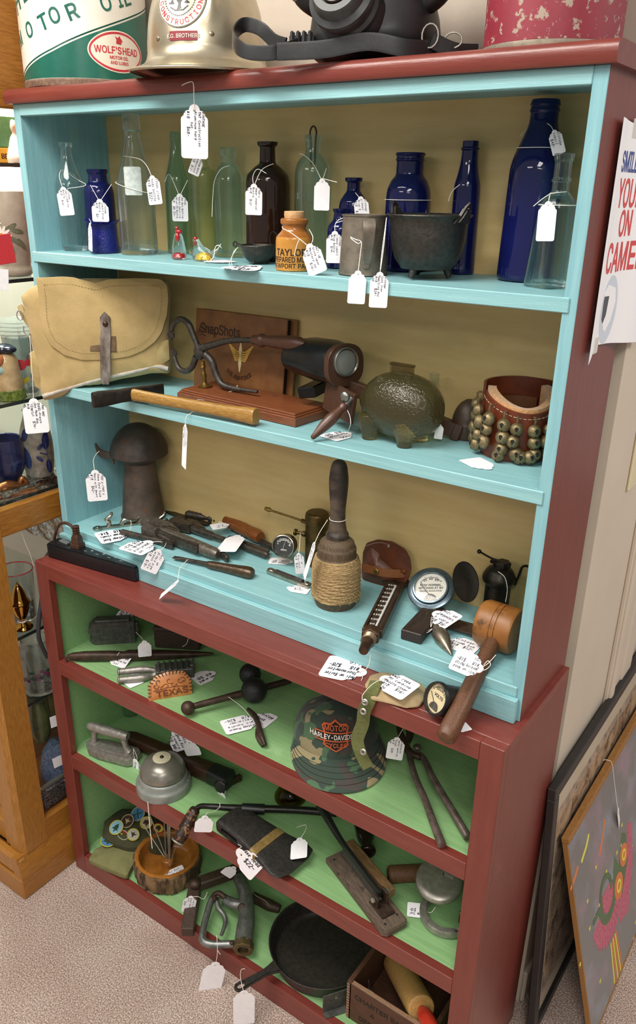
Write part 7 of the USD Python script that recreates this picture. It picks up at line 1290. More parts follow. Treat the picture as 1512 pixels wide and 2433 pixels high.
# ================================================================ base cabinet, bottom shelf
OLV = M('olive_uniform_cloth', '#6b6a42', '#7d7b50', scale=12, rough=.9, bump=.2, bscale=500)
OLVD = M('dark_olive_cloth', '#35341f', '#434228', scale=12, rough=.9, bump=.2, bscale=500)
o0 = (0.1056, -0.0596, 0.0586)
so_ = [(0.0722, -0.0909), (0.0607, -0.0603), (0.0682, -0.0184), (0.0931, 0.0147), (0.1438, 0.015), (0.16, -0.0091), (0.174, -0.0425), (0.1853, -0.0699), (0.1345, -0.08)]
scl = thing('folded_uniform', 'folded olive cloth with a blue round patch, front left of the bottom shelf', 'folded cloth')
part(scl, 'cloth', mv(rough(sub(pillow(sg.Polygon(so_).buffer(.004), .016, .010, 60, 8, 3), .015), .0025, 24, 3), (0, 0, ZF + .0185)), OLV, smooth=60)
def patch(parent, ctr, n, r, field, border, art, artc, sq=1.0, name='badge'):
    n = np.asarray(n, float); x = np.cross((0, 1, .3), n)
    b = part(parent, name, fr(prism(circ(r, 28, sy=r * sq), .0014), ctr, x, np.cross(n, x)), field, smooth=False)
    part(b, 'border', fr(cat(tube([(r * math.cos(a), r * sq * math.sin(a), .001) for a in np.linspace(0, 2 * math.pi, 28, False)], .0014, 6, closed=True)), ctr, x, np.cross(n, x)), border)
    part(b, 'motif', fr(prism(affinity.scale(art, r / .02, r / .02, origin=(0, 0)), .0018), ctr, x, np.cross(n, x)), artc, smooth=False)
tree_ = sg.Polygon([(-.002, -.013), (-.002, -.007), (-.011, -.007), (-.005, 0), (-.008, 0), (0, .012), (.008, 0), (.005, 0), (.011, -.007), (.002, -.007), (.002, -.013)])
cross_ = unary_union([affinity.rotate(sg.box(-.0015, -.013, .0015, .013), a, origin=(0, 0)) for a in (45, -45)]); bird_ = sg.Polygon([(-.012, .004), (-.004, .003), (0, .009), (.002, .003), (.012, .006), (.004, -.002), (.003, -.01), (-.002, -.004)]); cub_ = sg.Polygon([(-.008, -.008), (-.01, .004), (0, .01), (.009, .004), (.007, -.009), (0, -.004)])
YB = M('patch_yellow', '#b9ab3a', rough=.9); LBt = M('patch_light_blue', '#7fa9b8', rough=.9); DBL = M('patch_blue', '#3f6f93', '#4a7ba0', scale=100, rough=.9); PRD = M('patch_red', '#a3271f', rough=.9); PWH = M('patch_grey_white', '#a8a79a', rough=.9); PGN = M('patch_dark_green', '#22402f', rough=.9); PBR = M('patch_brown', '#3a271a', rough=.9); PTN = M('patch_tan', '#a89a78', rough=.9)
patch(scl, (0.0755, -0.032, 0.0921), (.05, -.15, 1), .0195, DBL, YB, cub_, PGN, .8)
sash = thing('badge_sash', 'rolled dark olive sash covered with round embroidered badges, at the back left', 'sash')
sp_ = [(0.0563, -0.0287), (0.0204, 0.0115), (0.0249, 0.0641), (0.0745, 0.1106), (0.1439, 0.1215), (0.2059, 0.0902), (0.2153, 0.042), (0.1714, 0.01), (0.1342, -0.0209), (0.0968, -0.0302)]
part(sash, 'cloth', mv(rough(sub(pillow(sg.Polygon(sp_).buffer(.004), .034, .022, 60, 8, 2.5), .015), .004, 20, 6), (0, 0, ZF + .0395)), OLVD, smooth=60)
part(sash, 'piping', stick([(0.0518, -0.019, 0.0986), (0.0711, -0.0194, 0.0926), (0.0948, -0.0208, 0.0886), (0.1221, -0.011, 0.0866), (0.1375, 0.0039, 0.0866), (0.1511, 0.015, 0.0886)], .0022, 6, n=6), PWH)
for q, r, f_, b_, a_, ac, s_ in (((0.0812, -0.0037, 0.1206), .0185, LBt, YB, tree_, PGN, 1), ((0.0923, 0.0249, 0.1266), .017, PBR, PTN, bird_, PTN, 1), ((0.0968, 0.0583, 0.1286), .0185, DBL, PWH, cross_, PGN, 1), ((0.1387, 0.0486, 0.1286), .017, PTN, YB, cub_, PBR, .9), ((0.1072, -0.0051, 0.1106), .017, PRD, PWH, sg.box(-.012, -.0015, .012, .0015), YB, .62), ((0.134, 0.0061, 0.1186), .017, PWH, YB, bird_, PBR, .85), ((0.1738, 0.0578, 0.1226), .016, YB, PRD, cub_, PBR, .7)):
    patch(sash, q, (.1, -.55, 1), r, f_, b_, a_, ac, s_)
# log bowl with picks
b, pf = ((0.2482, 0.0142, 0.0586), [(0.0798, 0), (0.085, 0.0108), (0.087, 0.0222), (0.0857, 0.0336)])
lb = thing('log_nut_bowl', 'varnished log slice nut bowl with rough bark rim and metal picks', 'nut bowl', b, 0)
BRK = M('rough_bark', '#3a2a1b', '#7d6242', scale=30, rough=.85, bump=.9, bscale=60, stretch=(1, 1, .3), lo=.4, hi=.6); VAR = M('varnished_log', '#8a5420', '#a86c2e', scale=10, rough=.18, coat=.6, distort=.6)
Rb_, Hb_ = pf[1][0], .058
rb = lathe([(Rb_ * .93, .0004), (Rb_ * .97, .006), (Rb_ * 1.0, Hb_ * .5), (Rb_ * .99, Hb_ * .9), (Rb_ * .965, Hb_ - .001), (Rb_ * .9, Hb_ - .003)], 90, cap=False); rb = sub(rb, .012)
v = np.asarray(rb.vertices); a = np.arctan2(v[:, 1], v[:, 0]); r = np.hypot(v[:, 0], v[:, 1]); nz = (meshkit.fbm(np.stack([np.cos(a) * 9, np.sin(a) * 9, v[:, 2] * 30], 1), 4, 2) - .5) * .012 * (r > Rb_ * .9)
part(lb, 'bark', T(np.stack([v[:, 0] + np.cos(a) * nz, v[:, 1] + np.sin(a) * nz, v[:, 2]], 1), rb.faces), BRK, smooth=45, label='rough bark outer wall')
part(lb, 'bowl', lathe(smooth_prof([(Rb_ * .955, Hb_ - .004), (Rb_ * .955, Hb_ + .0006), (Rb_ * .85, Hb_ + .0012), (Rb_ * .82, Hb_ - .003), (Rb_ * .78, .022), (Rb_ * .6, .014), (.02, .0125), (.0001, .0125)], 3), 64, cap=False), VAR, smooth=50, label='varnished hollowed inside and rim')
part(lb, 'centre_post', lathe(smooth_prof([(.02, .0125), (.0155, .018), (.0165, .04), (.013, .042)], 3), 28), VAR, smooth=50)
for x, y, q, r in ((-.006, -.002, (0.1681, 0.01, 0.174), .0017), (-.009, .003, (0.1714, 0.03, 0.2024), .0017), (.002, .004, (0.2529, 0.02, 0.2362), .0032), (.006, .0, (0.2622, 0.02, 0.2439), .003), (.0, -.005, (0.2504, 0.01, 0.2262), .0017), (.009, .003, (0.3094, 0, 0.2134), .0012)):
    e = np.array(q) - np.array(b); part(lb, 'pick', stick([(x, y, .036), tuple((np.array((x, y, .036)) + e) / 2), tuple(e)], [r, r, r * .7], 3, n=8), MTL)
tag('price tag lying inside the log nut bowl', ((0.2761, -0.0103, 0.0786), (0.2915, 0.028, 0.0786), 0.0264), 'b', ['Nut Bowl', 'with picks', '$18-'], n=(0, -.5, 1), strings=[[(0.2761, -0.0103, 0.0786), (0.2642, -0.0133, 0.0766), (0.2649, -0.0228, 0.0766)]])
# dark wooden square & dark tools behind nozzle
w0, w1 = (0.4333, -0.1051, 0.0706), (0.3668, -0.0092, 0.0786)
sqd = thing('wooden_bevel', 'dark wooden angled tool with two arms standing behind the fuel nozzle', 'wooden tool')
DWB = M('dark_aged_wood', '#33241c', '#46342a', scale=12, rough=.5, stretch=(4, 14, 14), bump=.2)
part(sqd, 'arm', al(bx(-.014, .014, -.018, .012, 0, np.linalg.norm(np.array(w1) - np.array(w0)), .002), np.array(w0) + (0, 0, .008), np.array(w1) + (0, 0, .008)), DWB)
w2 = (0.4433, 0.1241, 0.1036)
part(sqd, 'arm', al(bx(-.013, .013, -.016, .012, 0, np.linalg.norm(np.array(w2) - np.array(w1)), .003), np.array(w1) + (0, 0, .022), w2), DWB); part(sqd, 'hinge', sph(*(np.array(w1) + (0, 0, .03)), (.016, .016, .012), 2), BRWN)
tag('price tag on the dark wooden angled tool', ((0.3996, -0.06, 0.1267), (0.3934, -0.0665, 0.0837), 0.0316, (0.72, -0.69, 0)), 'b', ['Primitive', 'wood bevel', '#18', '$26-'], strings=[[(0.3997, -0.06, 0.1281), (0.4134, -0.05, 0.1308), (0.4223, -0.04, 0.1196), (0.426, -0.03, 0.1347)]])
tag('shaded blank price tag in the dark behind the wooden angled tool', ((0.4481, 0.04, 0.1653), (0.4327, 0.0261, 0.1446), 0.0336, (0.67, -0.74, 0)), 'b')
# fuel nozzle
NZ = M('dull_aluminium_nozzle', '#6f706e', '#8a8b88', scale=30, rough=.38, metal=.75, bump=.15, chip='#54534f', chip_at=(.6, .7), chip_scale=16)
nz = thing('fuel_nozzle', 'dull aluminium fuel pump nozzle with hand guard and trigger', 'fuel nozzle')
q = lambda *p: [np.array(v) for v in p]
n0, n1, n2, n3 = q(*[(0.5648, -0.0641, 0.0926), (0.526, -0.0068, 0.0986), (0.4865, 0.0362, 0.1086), (0.441, 0.0666, 0.1086)])
part(nz, 'barrel', tube(spline([n0, n0 * .5 + n1 * .5, n1, n2, n3], 8), [.022, .0215, .021, .0195, .018, .016, .015], 28), NZ, smooth=50)
d_ = (n0 - n1) / np.linalg.norm(n0 - n1)
part(nz, 'inlet_nut', cut(toman(al(lathe([(.0235, -.004), (.0235, .012), (.022, .0135)], 8), n0, n0 + d_)), al(lathe([(.0125, 0), (.0125, .05)], 24), n0 - d_ * .006, n0 + d_)), M('brass_brown_nut', '#5a4a35', '#70603f', scale=40, rough=.45, metal=.7), smooth=25)
part(nz, 'neck', tube(spline([n1 * .5 + n2 * .5, *q(*[(0.48, 0.0018, 0.1036), (0.4531, 0.0008, 0.1006)])], 6), [.014, .013, .012], 20), NZ, smooth=50); part(nz, 'plug', al(lathe([(.010, 0), (.010, .008), (.008, .0095)], 20), (n1 + n2) / 2 + (0, -.012, .006), (n1 + n2) / 2 + (.02, -.06, .05)), BRWN)
part(nz, 'guard', tube(spline(q(*[(0.4385, 0.0068, 0.1036), (0.4257, -0.0123, 0.0986), (0.437, -0.043, 0.0926), (0.4636, -0.0899, 0.0866), (0.4795, -0.1045, 0.0836), (0.5019, -0.0993, 0.0836), (0.5377, -0.075, 0.0866), (0.5527, -0.0661, 0.0886)]), 7), [.0085, .0085, .008, .008, .009, .009, .0085, .009], 14), NZ, smooth=50)
part(nz, 'trigger', tube(spline(q(*[(0.4404, -0.0149, 0.1036), (0.456, -0.0253, 0.0986), (0.4775, -0.0305, 0.0946), (0.4923, -0.0446, 0.0906), (0.5035, -0.0707, 0.0866)]), 7), [.006, .0065, .006, .005, .004], 12), NZ, smooth=50)
part(nz, 'lever', tube(spline(q(*[(0.4544, -0.0003, 0.1106), (0.4378, -0.0038, 0.1166), (0.4279, -0.0112, 0.1086), (0.4435, -0.0182, 0.1086)]), 6), [.0065, .006, .006], 12), BRWN, smooth=50)
part(nz, 'bolt', sph(*(0.5419, -0.078, 0.0966), (.0055, .0055, .004), 2), BRWN)
tag('blank price tag hanging in front of the carpet from the fuel nozzle', ((0.5378, -0.13, 0.0748), (0.5246, -0.1428, -0.0167), 0.0508, (0.7, -0.72, 0)), 'b', strings=[[(0.5379, -0.13, 0.0762), (0.5365, -0.12, 0.1048), (0.5219, -0.105, 0.1323)], [(0.5367, -0.12, 0.1103), (0.5451, -0.12, 0.1032)]])
dt = thing('dark_tool_bundle', 'dark metal tool with wire lying in the shade behind the fuel nozzle', 'metal tool')
part(dt, 'body', tube(spline(q(*[(0.4865, 0.0624, 0.0786), (0.5353, 0.0669, 0.0786), (0.5623, 0.0735, 0.0766)]), 5), [.012, .014, .01], 14), BRWN, smooth=50); part(dt, 'wire', stick(q(*[(0.4823, 0.0681, 0.0986), (0.4956, 0.0598, 0.0936), (0.5273, 0.0608, 0.0926), (0.5463, 0.0563, 0.0926)]), .0012, 5), MTL)
# frying pan
PAN = M('seasoned_iron_pan', '#2e2a28', '#3d3834', scale=60, rough=.42, metal=.4, bump=.25, bscale=260)
b, pf = ((0.709, 0.0445, 0.0586), [(0.1041, 0), (0.1166, 0.0371)])
pn = thing('frying_pan', 'black cast iron frying pan on the bottom shelf, handle over the front rail', 'frying pan', (b[0], b[1], ZF + .0004), 0)
Rp, Hp = 0.1239, .046
part(pn, 'pan', lathe(smooth_prof([(Rp * .86, 0), (Rp * .88, .001), (Rp * .985, Hp - .003), (Rp, Hp), (Rp * .985, Hp + .001), (Rp * .96, Hp - .002), (Rp * .86, .006), (Rp * .7, .004), (.001, .004)], 3), 72), PAN, smooth=45)
hd = np.array((0.6243, -0.1666, 0.1036)) - np.array([b[0], b[1], ZF]); hd[2] = 0; Lh = np.linalg.norm(hd); hd /= Lh
ho = unary_union([sg.Polygon([(Rp * .965, -.017), (Rp + .012, -.012), (Rp + .03, -.0085), (Lh - .015, -.0105), (Lh - .015, .0105), (Rp + .03, .0085), (Rp + .012, .012), (Rp * .965, .017)]), circ(.0105, 20, Lh - .012, 0), circ(.0115, 20, Lh - .02, 0)]).difference(affinity.scale(circ(.0055, 20, Lh - .017, 0), 1.6, 1))
part(pn, 'handle', fr(prism(ho, .009, .003), (0, 0, Hp - .0085), hd, (-hd[1], hd[0], 0)), PAN, smooth=40)
tag('blank price tag hanging from the frying pan handle at the bottom edge', ((0.6466, -0.16, 0.1011), (0.6451, -0.1613, 0.0052), 0.0461, (0.66, -0.75, 0)), 'b', strings=[[(0.6466, -0.16, 0.1024), (0.6295, -0.15, 0.1223), (0.627, -0.145, 0.1408), (0.6377, -0.145, 0.1526)]])
# wooden crate with rolling pin
CRT = M('dark_crate_wood', '#43291b', '#573724', scale=10, rough=.6, stretch=(2, 12, 12), bump=.25, chip='#2f1c12', chip_at=(.62, .72), chip_scale=8)
CRX = M('pale_crate_edge', '#7d5f45', '#94745a', scale=20, rough=.7, stretch=(3, 14, 14))
z_c = 0.1647
crx, cry = 0.8344, -.05
cr = thing('wooden_crate', 'dark wooden box with finger-jointed corner and faded printing', 'crate', (crx, cry, ZF + .0004), 0)
Hc_, Wc_, Dc_ = z_c - ZF, .198, .225
part(cr, 'front_panel', bx(.006, Wc_, 0, .01, 0, Hc_, .001), CRT); part(cr, 'side_panel', bx(0, .01, .0, Dc_, 0, Hc_ + .004, .001), CRT); part(cr, 'side_panel', bx(Wc_ - .01, Wc_, .0102, Dc_, 0, Hc_, .001), CRT); part(cr, 'back_panel', bx(.0102, Wc_ - .0102, Dc_ - .01, Dc_, 0, Hc_, .001), CRT); part(cr, 'bottom', bx(.0102, Wc_ - .0102, .0102, Dc_ - .0102, 0, .008, .001), CRT)
for k in range(int(Hc_ / .008)): part(cr, 'finger_joint', bx(-.0006, .006, -.0008, .009, .002 + k * .008, .0066 + k * .008, .0005), CRX)
part(cr, 'edge_cap', bx(.008, Wc_, .0005, .0095, Hc_, Hc_ + .0008, .0002), CRX, label='worn pale top edge')
part(cr, 'lettering', fr(mv(cat(mv(txt('CHARTER BANK', .0125, .0003), (.085, Hc_ * .66, 0)), mv(txt('4', .012, .0003), (.062, Hc_ * .42, 0)), mv(txt('OFFICE', .012, .0003), (.06, Hc_ * .14, 0)))), (0, -.0002, 0), (1, 0, 0), (0, 0, 1)), M('faded_black_ink', '#24160f', rough=.8), smooth=False)
a, b = np.array((0.8671, 0.1, 0.095)), np.array((1.003, -0.03, 0.1773))
rp = thing('rolling_pin', 'pale wooden rolling pin with red handles leaning in the wooden box', 'rolling pin')
RPW = M('pale_rolling_pin_wood', '#a97f45', '#c29a5e', scale=12, rough=.5, stretch=(16, 16, 3), bump=.1); RPR = M('red_handle_paint', '#b02a1c', '#bf3826', scale=30, rough=.3)
lr = np.linalg.norm(b - a)
part(rp, 'barrel', al(lathe([(.024, 0), (.0285, .003), (.0285, lr * .86), (.027, lr * .89), (.0235, lr * .9)], 36), a, b), RPW, smooth=40)
part(rp, 'handle', al(lathe(smooth_prof([(.008, lr * .9), (.009, lr * .93), (.0145, lr * .97), (.0155, lr * 1.08), (.014, lr * 1.3), (.008, lr * 1.36)], 3), 28), a, b), RPR, smooth=60)
scp = thing('paper_clip', 'bent wire clip holding paper slips inside the wooden box', 'clip')
part(scp, 'wire', stick(q(*[(0.8439, 0.02, 0.0814), (0.8344, 0.02, 0.1003), (0.8362, 0.02, 0.1082), (0.8451, 0.02, 0.1019), (0.8485, 0.02, 0.0758)]), .0013, 5), MTL); part(scp, 'paper', prism([(0, 0), (.02, -.004), (.024, -.03), (.004, -.026)], .0006), PAPER) if False else part(scp, 'paper', fr(prism([(0, 0), (.018, -.004), (.022, -.03), (.004, -.026)], .0006), (0.8441, 0.02, 0.0776), (1, 0, 0), (0, -.3, 1)), PAPER)
hg = thing('metal_bracket', 'dark steel hinge bracket lying beside the wooden box', 'bracket', tuple((0.8105, -0.0503, 0.0592)), 55)
part(hg, 'leaf', bx(-.03, .03, -.012, .003, 0, .0025, .0006), CAS); part(hg, 'leaf', bx(-.03, .028, .003, .0055, 0, .05, .0006), CAS); part(hg, 'hole', fr(mv(prism(circ(.003, 12).difference(circ(.0015, 10)), .0006), (.0, .034, 0)), (0, .0028, 0), (1, 0, 0), (0, 0, 1)), MTL)

# ================================================================ oak curio cabinet at the left and what stands in it
OAKV = M('honey_oak_upright', '#8a5a20', '#a97431', scale=11, rough=.35, stretch=(22, 22, 1.6), bump=.12, distort=.4); OAKH = M('honey_oak_across', '#86561e', '#a5702e', scale=11, rough=.35, stretch=(22, 1.6, 22), bump=.12, distort=.4)
OX = -.03
cu = thing('curio_cabinet', 'honey oak glass-sided curio cabinet at the left edge', 'display cabinet')
part(cu, 'plinth', cat(bx(-.97, OX + .012, -.232, .2, 0, .062, .003)), OAKH)
og = [(0, .062), (.012, .062), (.012, .07), (.008, .085), (.006, .1), (.0, .112), (-.002, .124), (-.02, .124), (-.02, .062)]
part(cu, 'base_moulding', mv(fr(prism([(a, z) for a, z in og], .43), (0, 0, 0), (1, 0, 0), (0, 0, 1)), (OX, .2, 0)), OAKH); part(cu, 'base_moulding', mv(fr(prism([(a, z) for a, z in og], .93), (0, 0, 0), (0, -1, 0), (0, 0, 1)), (-.96 + .93 if False else OX + .008, -.218, 0), (0, 0, 0)) if False else bx(-.96, OX + .003, -.228, -.2, .063, .122, .008), OAKV)
part(cu, 'corner_post', prism(sg.Polygon([(OX, -.135), (OX, -.198), (OX - .012, -.21), (OX - .05, -.21), (OX - .05, -.135)]), 1.9, .001).apply_translation((0, 0, .118)) or None, OAKV) if False else part(cu, 'corner_post', mv(prism(sg.Polygon([(OX, -.135), (OX, -.198), (OX - .012, -.21), (OX - .05, -.21), (OX - .05, -.135)]), 1.9, .001), (0, 0, .12)), OAKV)
part(cu, 'front_stile', bx(OX - .075, OX - .0505, -.206, -.16, .12, 2.0, .004), OAKV); part(cu, 'rear_post', bx(OX - .05, OX, .16, .2, .12, 2.0, .001), OAKV)
for z0, z1, nm in ((.12, .185, 'side_rail'), (.965, 1.028, 'side_rail'), (1.8, 1.98, 'top_rail')): part(cu, nm, bx(OX - .022, OX - .001, -.1349, .1599, z0, z1, .003), OAKH)
part(cu, 'front_rail', bx(-.95, OX - .0755, -.2, -.17, .12, .185, .004), OAKV); part(cu, 'crown', bx(-.98, OX - .002, -.24, .2, 1.99, 2.06, .01), OAKH)
part(cu, 'floor_board', bx(-.95, OX - .0225, -.1695, .18, .165, .18, 0), M('dark_oak_floor', '#5c3414', '#6f4119', scale=10, rough=.4)); part(cu, 'back_panel', bx(-.95, OX - .05, .185, .2, .12, 2.0, 0), M('pale_backing', '#c9c2b2', rough=.5, metal=.0)); part(cu, 'side_panel', bx(-.97, -.955, -.2, .2, .12, 2.0, 0), OAKV)
EDG = G('glass_shelf', (.6, .78, .74)); EK = M('dark_glass_edge', '#1d2a28', rough=.2)
for z in (.515, .70, 1.033, 1.243, 1.49, 1.706):
    s = part(cu, 'glass_shelf', bx(-.95, OX - .026, -.16, .18, z - .006, z, 0), pane('shelf_glass', (.93, .97, .96))); part(s, 'edge', bx(OX - .0259, OX - .0235, -.16, .18, z - .0065, z + .0005, 0), EK)
part(cu, 'side_glass', bx(OX - .012, OX - .009, -.134, .159, .186, .964, 0), pane('cabinet_glass')); part(cu, 'side_glass', bx(OX - .012, OX - .009, -.134, .159, 1.029, 1.799, 0), pane('cabinet_glass'))
def inc(px, py, x): return None
SY_ = {}
# tinsel foil
FOIL = M('crinkled_silver_foil', '#8f9089', '#d5d6cf', scale=60, rough=.18, metal=.95, bump=1.0, bscale=90, lo=.4, hi=.6)
for lab, z0, z1 in (('crinkled silver foil sheet below the oak middle rail', .80, .955), ('crinkled silver foil on the shelf above the oak middle rail', 1.041, 1.052)):
    m = sub(bx(-.5, -.16 if z0 < 1 else -.06, .15 if z0 < 1 else -.1, .17, z0, z1, 0), .012); solo('silver_foil', lab, 'foil', rough(m, .006, 40, 3), FOIL, smooth=30, kind='stuff')
# top shelf
bc = (-0.1, 0.0393, 1.7159)
bxm = thing('tin_box', 'green and yellow printed box on the top shelf of the oak cabinet', 'box', (-.1, bc[1], 1.7066))
part(bxm, 'upper', bx(-.06, .015, -.03, .05, .028, .085, .002), M('green_box_print', '#4f8a5c', '#5c9868', scale=60, rough=.5)); part(bxm, 'lower', bx(-.06, .0152, -.0302, .05, 0, .0279, .002), M('yellow_box_print', '#d7a028', '#deab38', scale=60, rough=.5))
part(bxm, 'lettering', fr(txt('BEAUTY', .009, .0004), (.0152, .008, .008), (0, 1, 0), (0, 0, 1)), GB, smooth=False)
lc = (-0.09, 0.0579, 1.7179)
solo('lace_figurine', 'white lace-skirted figurine beside the green and yellow box', 'figurine', rough(lathe(smooth_prof([(.02, 0), (.024, .01), (.017, .03), (.012, .045), (.006, .055), (.009, .066), (.0075, .078), (.001, .082)], 3), 30), .003, 60), M('white_lace', '#e6dccb', '#f2ebdd', scale=120, rough=.7), (-.09, lc[1], 1.7066))
# daisy vase
vc = (-0.11, 0.0398, 1.4948)
dv = thing('daisy_vase', 'large grey ceramic vase hand painted with white daisies', 'vase', (-.11, vc[1], 1.4906), 40)
VZ = M('grey_ceramic', '#8f887a', '#b0a898', scale=7, rough=.25)
part(dv, 'body', lathe(smooth_prof([(.03, 0), (.034, .004), (.036, .012), (.033, .02), (.038, .05), (.041, .09), (.041, .13), (.037, .165), (.034, .165), (.036, .12)], 3), 44), VZ, smooth=60)
DPW = M('daisy_white', '#dcdad6', rough=.4); DPY = M('daisy_yellow', '#c58a2a', rough=.4); LFG = M('painted_leaf', '#4d5746', '#6a7158', scale=60, rough=.4)
for u, h, r in ((-.022, .105, .015), (-.008, .082, .019)):
    for k in range(11): part(dv, 'petal', wrap(sub(mv(prism(circ(r * .45, 12, r * .62, 0, r * .15), .0005), (u, h, 0), (0, 0, k * 360 / 11)), .006), .0413), DPW, smooth=False)
    part(dv, 'flower_centre', wrap(prism(circ(r * .25, 14, u, h), .0011), .0413), DPY, smooth=False)
for u, h, a in ((.012, .098, 30), (.018, .072, -35), (.024, .09, -10), (.006, .06, -60), (.03, .066, -50)): part(dv, 'leaf', wrap(sub(mv(prism(circ(.013, 14, 0, 0, .0045), .0004), (u, h, 0), (0, 0, a)), .006), .0413), LFG, smooth=False)
rt = (-0.035, -0.0258, 1.5832)
solo('red_gift_tag', 'red glittered gift tag hanging before the daisy vase', 'gift tag', fr(bx(-.035, .012, -.055, .0, -.001, .001, .0005), (-0.028, -0.0333, 1.5791), (.25, .95, .1), (0, -.1, 1)), M('red_glitter', '#a81e24', '#c0303a', scale=300, rough=.5))
solo('white_label', 'small white label card below the red gift tag', 'label', fr(bx(-.03, .01, -.04, .0, -.0004, .0004, .0002), (-0.028, -0.0457, 1.5141), (.2, .95, -.12), (0, .1, 1)), PAPER)
# toby mug, patterned glasses
tm = (-0.085, -0.0322, 1.2302)
tbm = thing('figural_mug', 'beige ceramic figure mug with dark blue hat on green ribbed base', 'mug', (-.085, tm[1], 1.2436), 50)
BGE = M('beige_glaze', '#a98f68', '#c4ab82', scale=20, rough=.2); NVY = M('navy_glaze', '#141c2e', rough=.15)
part(tbm, 'body', lathe(smooth_prof([(.03, .02), (.0305, .03), (.028, .06), (.026, .085), (.018, .098), (.005, .1)], 4), 36), BGE, smooth=60)
rb = lathe([(.032, 0), (.034, .002), (.0315, .022), (.029, .024)], 48); v = np.asarray(rb.vertices); a = np.arctan2(v[:, 1], v[:, 0]); f = 1 + .035 * np.cos(a * 22)
part(tbm, 'ribbed_base', T(np.stack([v[:, 0] * f, v[:, 1] * f, v[:, 2]], 1), rb.faces), M('green_ribbed_glaze', '#3f5420', '#7d8a3e', scale=60, rough=.15), smooth=40)
part(tbm, 'hat', cat(sph(0, 0, .106, (.023, .021, .012), 2), sph(.012, -.012, .107, (.016, .012, .008), 2)), NVY, smooth=60); part(tbm, 'head', sph(-.01, -.02, .086, (.012, .011, .014), 2), M('flesh_glaze', '#a9633f', rough=.2), smooth=60); part(tbm, 'scarf', sph(-.012, -.022, .066, (.014, .009, .01), 2), M('pale_blue_glaze', '#9dbcb8', rough=.2), smooth=60)
for k, (px, py) in enumerate(((62, 925), (88, 900))):
    q = {62: (-0.11, 0.0272, 1.2449), 88: (-0.14, 0.0805, 1.255)}[px]
    gl = thing('patterned_glass', 'clear drinking glass with red and yellow print, ' + ('nearer the figure mug' if k == 0 else 'farther from the figure mug'), 'glass', (q[0], q[1], 1.2436))
    part(gl, 'body', vessel([(.026, 0), (.027, .003), (.03, .12)], .0018, .006, 32), CLEAR, smooth=50)
    for nm, z, m_, w in (('red_print', .066, REDP, .013), ('yellow_print', .03, YB, .009)): part(gl, nm, mv(wrap(sub(prism(circ(w, 16, 0, 0, w * .9).union(circ(w * .6, 10, w * 1.3, .004)), .0004), .006), .0292), (0, 0, z), (0, 0, 45)), m_, smooth=False)
for k in range(4):
    q = (-0.12, 0.0321, 1.399)
    solo('glass_dish', ('bottom', 'second', 'third', 'topmost')[k] + ' clear glass dish of the stack behind the figure mug', 'glass dish', lathe([(.02, 0), (.048, .006), (.05, .008), (.02, .0025), (0, .0025)], 32), CLEAR, (q[0], q[1], 1.366 + k * .0085), group='stacked clear glass dishes')
solo('glass_goblet', 'clear glass goblet under the stacked glass dishes', 'goblet', vessel(smooth_prof([(.03, 0), (.03, .003), (.008, .008), (.006, .05), (.02, .07), (.034, .1), (.036, .121)], 3), .002, .02, 32), CLEAR, (q[0], q[1], 1.2436))
solo('white_lidded_box', 'white ceramic box with a cross motif behind the canvas bag', 'ceramic box', bx(-.05, .05, -.04, .04, 0, .1, .006), M('white_ceramic', '#cfc9ba', rough=.25), (-.15, 0.093, 1.367)) if False else None
# crock, bowl, bronze
kc = (-0.1, 0.0198, 1.0151)
ck = thing('stoneware_crock', 'grey salt glazed stoneware jug with cobalt blue leaves', 'crock', (-.1, kc[1] + .01, 1.05), 50)
part(ck, 'body', rough(lathe(smooth_prof([(.026, 0), (.03, .004), (.035, .03), (.037, .07), (.035, .1), (.028, .125), (.022, .14), (.021, .15), (.023, .155)], 4), 44), .0006, 60), M('salt_glaze_grey', '#6f6a60', '#918b7e', scale=30, rough=.25, bump=.3), smooth=60)
CB = M('cobalt_glaze_paint', '#1c2550', '#2d3768', scale=60, rough=.2)
for u, h, a, w in ((-.022, .105, 70, .016), (-.024, .052, 100, .025), (.01, .078, 45, .009), (.006, .05, 140, .009), (.026, .03, 95, .016), (.024, .09, 85, .02)): part(ck, 'leaf', wrap(sub(mv(prism(circ(w, 16, 0, 0, w * .45), .0008), (u, h, 0), (0, 0, a)), .006), .0368 - .05 * max(0, h - .09)), CB, smooth=False)
part(ck, 'stem', wrap(tube([(.026, .02, .0005), (.024, .06, .0005), (.022, .1, 0)], .0012, 5), .037), CB); part(ck, 'stem', wrap(tube([(.008, .064, .0005), (.024, .058, .0005)], .0012, 5), .037), CB)
bq = (-0.075, -0.0784, 1.103)
solo('blue_bowl', 'deep navy blue glazed bowl left of the stoneware jug', 'bowl', lathe(smooth_prof([(.022, 0), (.024, .004), (.036, .02), (.04, .04), (.037, .058), (.034, .056), (.036, .04), (.02, .01), (0, .009)], 3), 40), M('navy_bowl_glaze', '#141d45', '#1e2a5a', scale=20, rough=.2), (-.075, bq[1], 1.083)) if False else solo('blue_bowl', 'deep navy blue glazed bowl left of the stoneware jug', 'bowl', lathe(smooth_prof([(.022, 0), (.024, .004), (.04, .03), (.044, .07), (.04, .105), (.037, .103), (.04, .07), (.02, .01), (0, .009)], 3), 40), M('navy_bowl_glaze', '#141d45', '#1e2a5a', scale=20, rough=.2), (-.115, -0.0458, 1.05))
zb_ = (-0.075, -0.0602, 1.014)
br = thing('copper_figurine', 'copper coloured reclining figurine on rectangular base above the oak rail', 'figurine', (-.075, zb_[1] + .002, 1.034), 78)
COP = M('bright_copper', '#8a5330', '#b57a4c', scale=30, rough=.28, metal=.85)
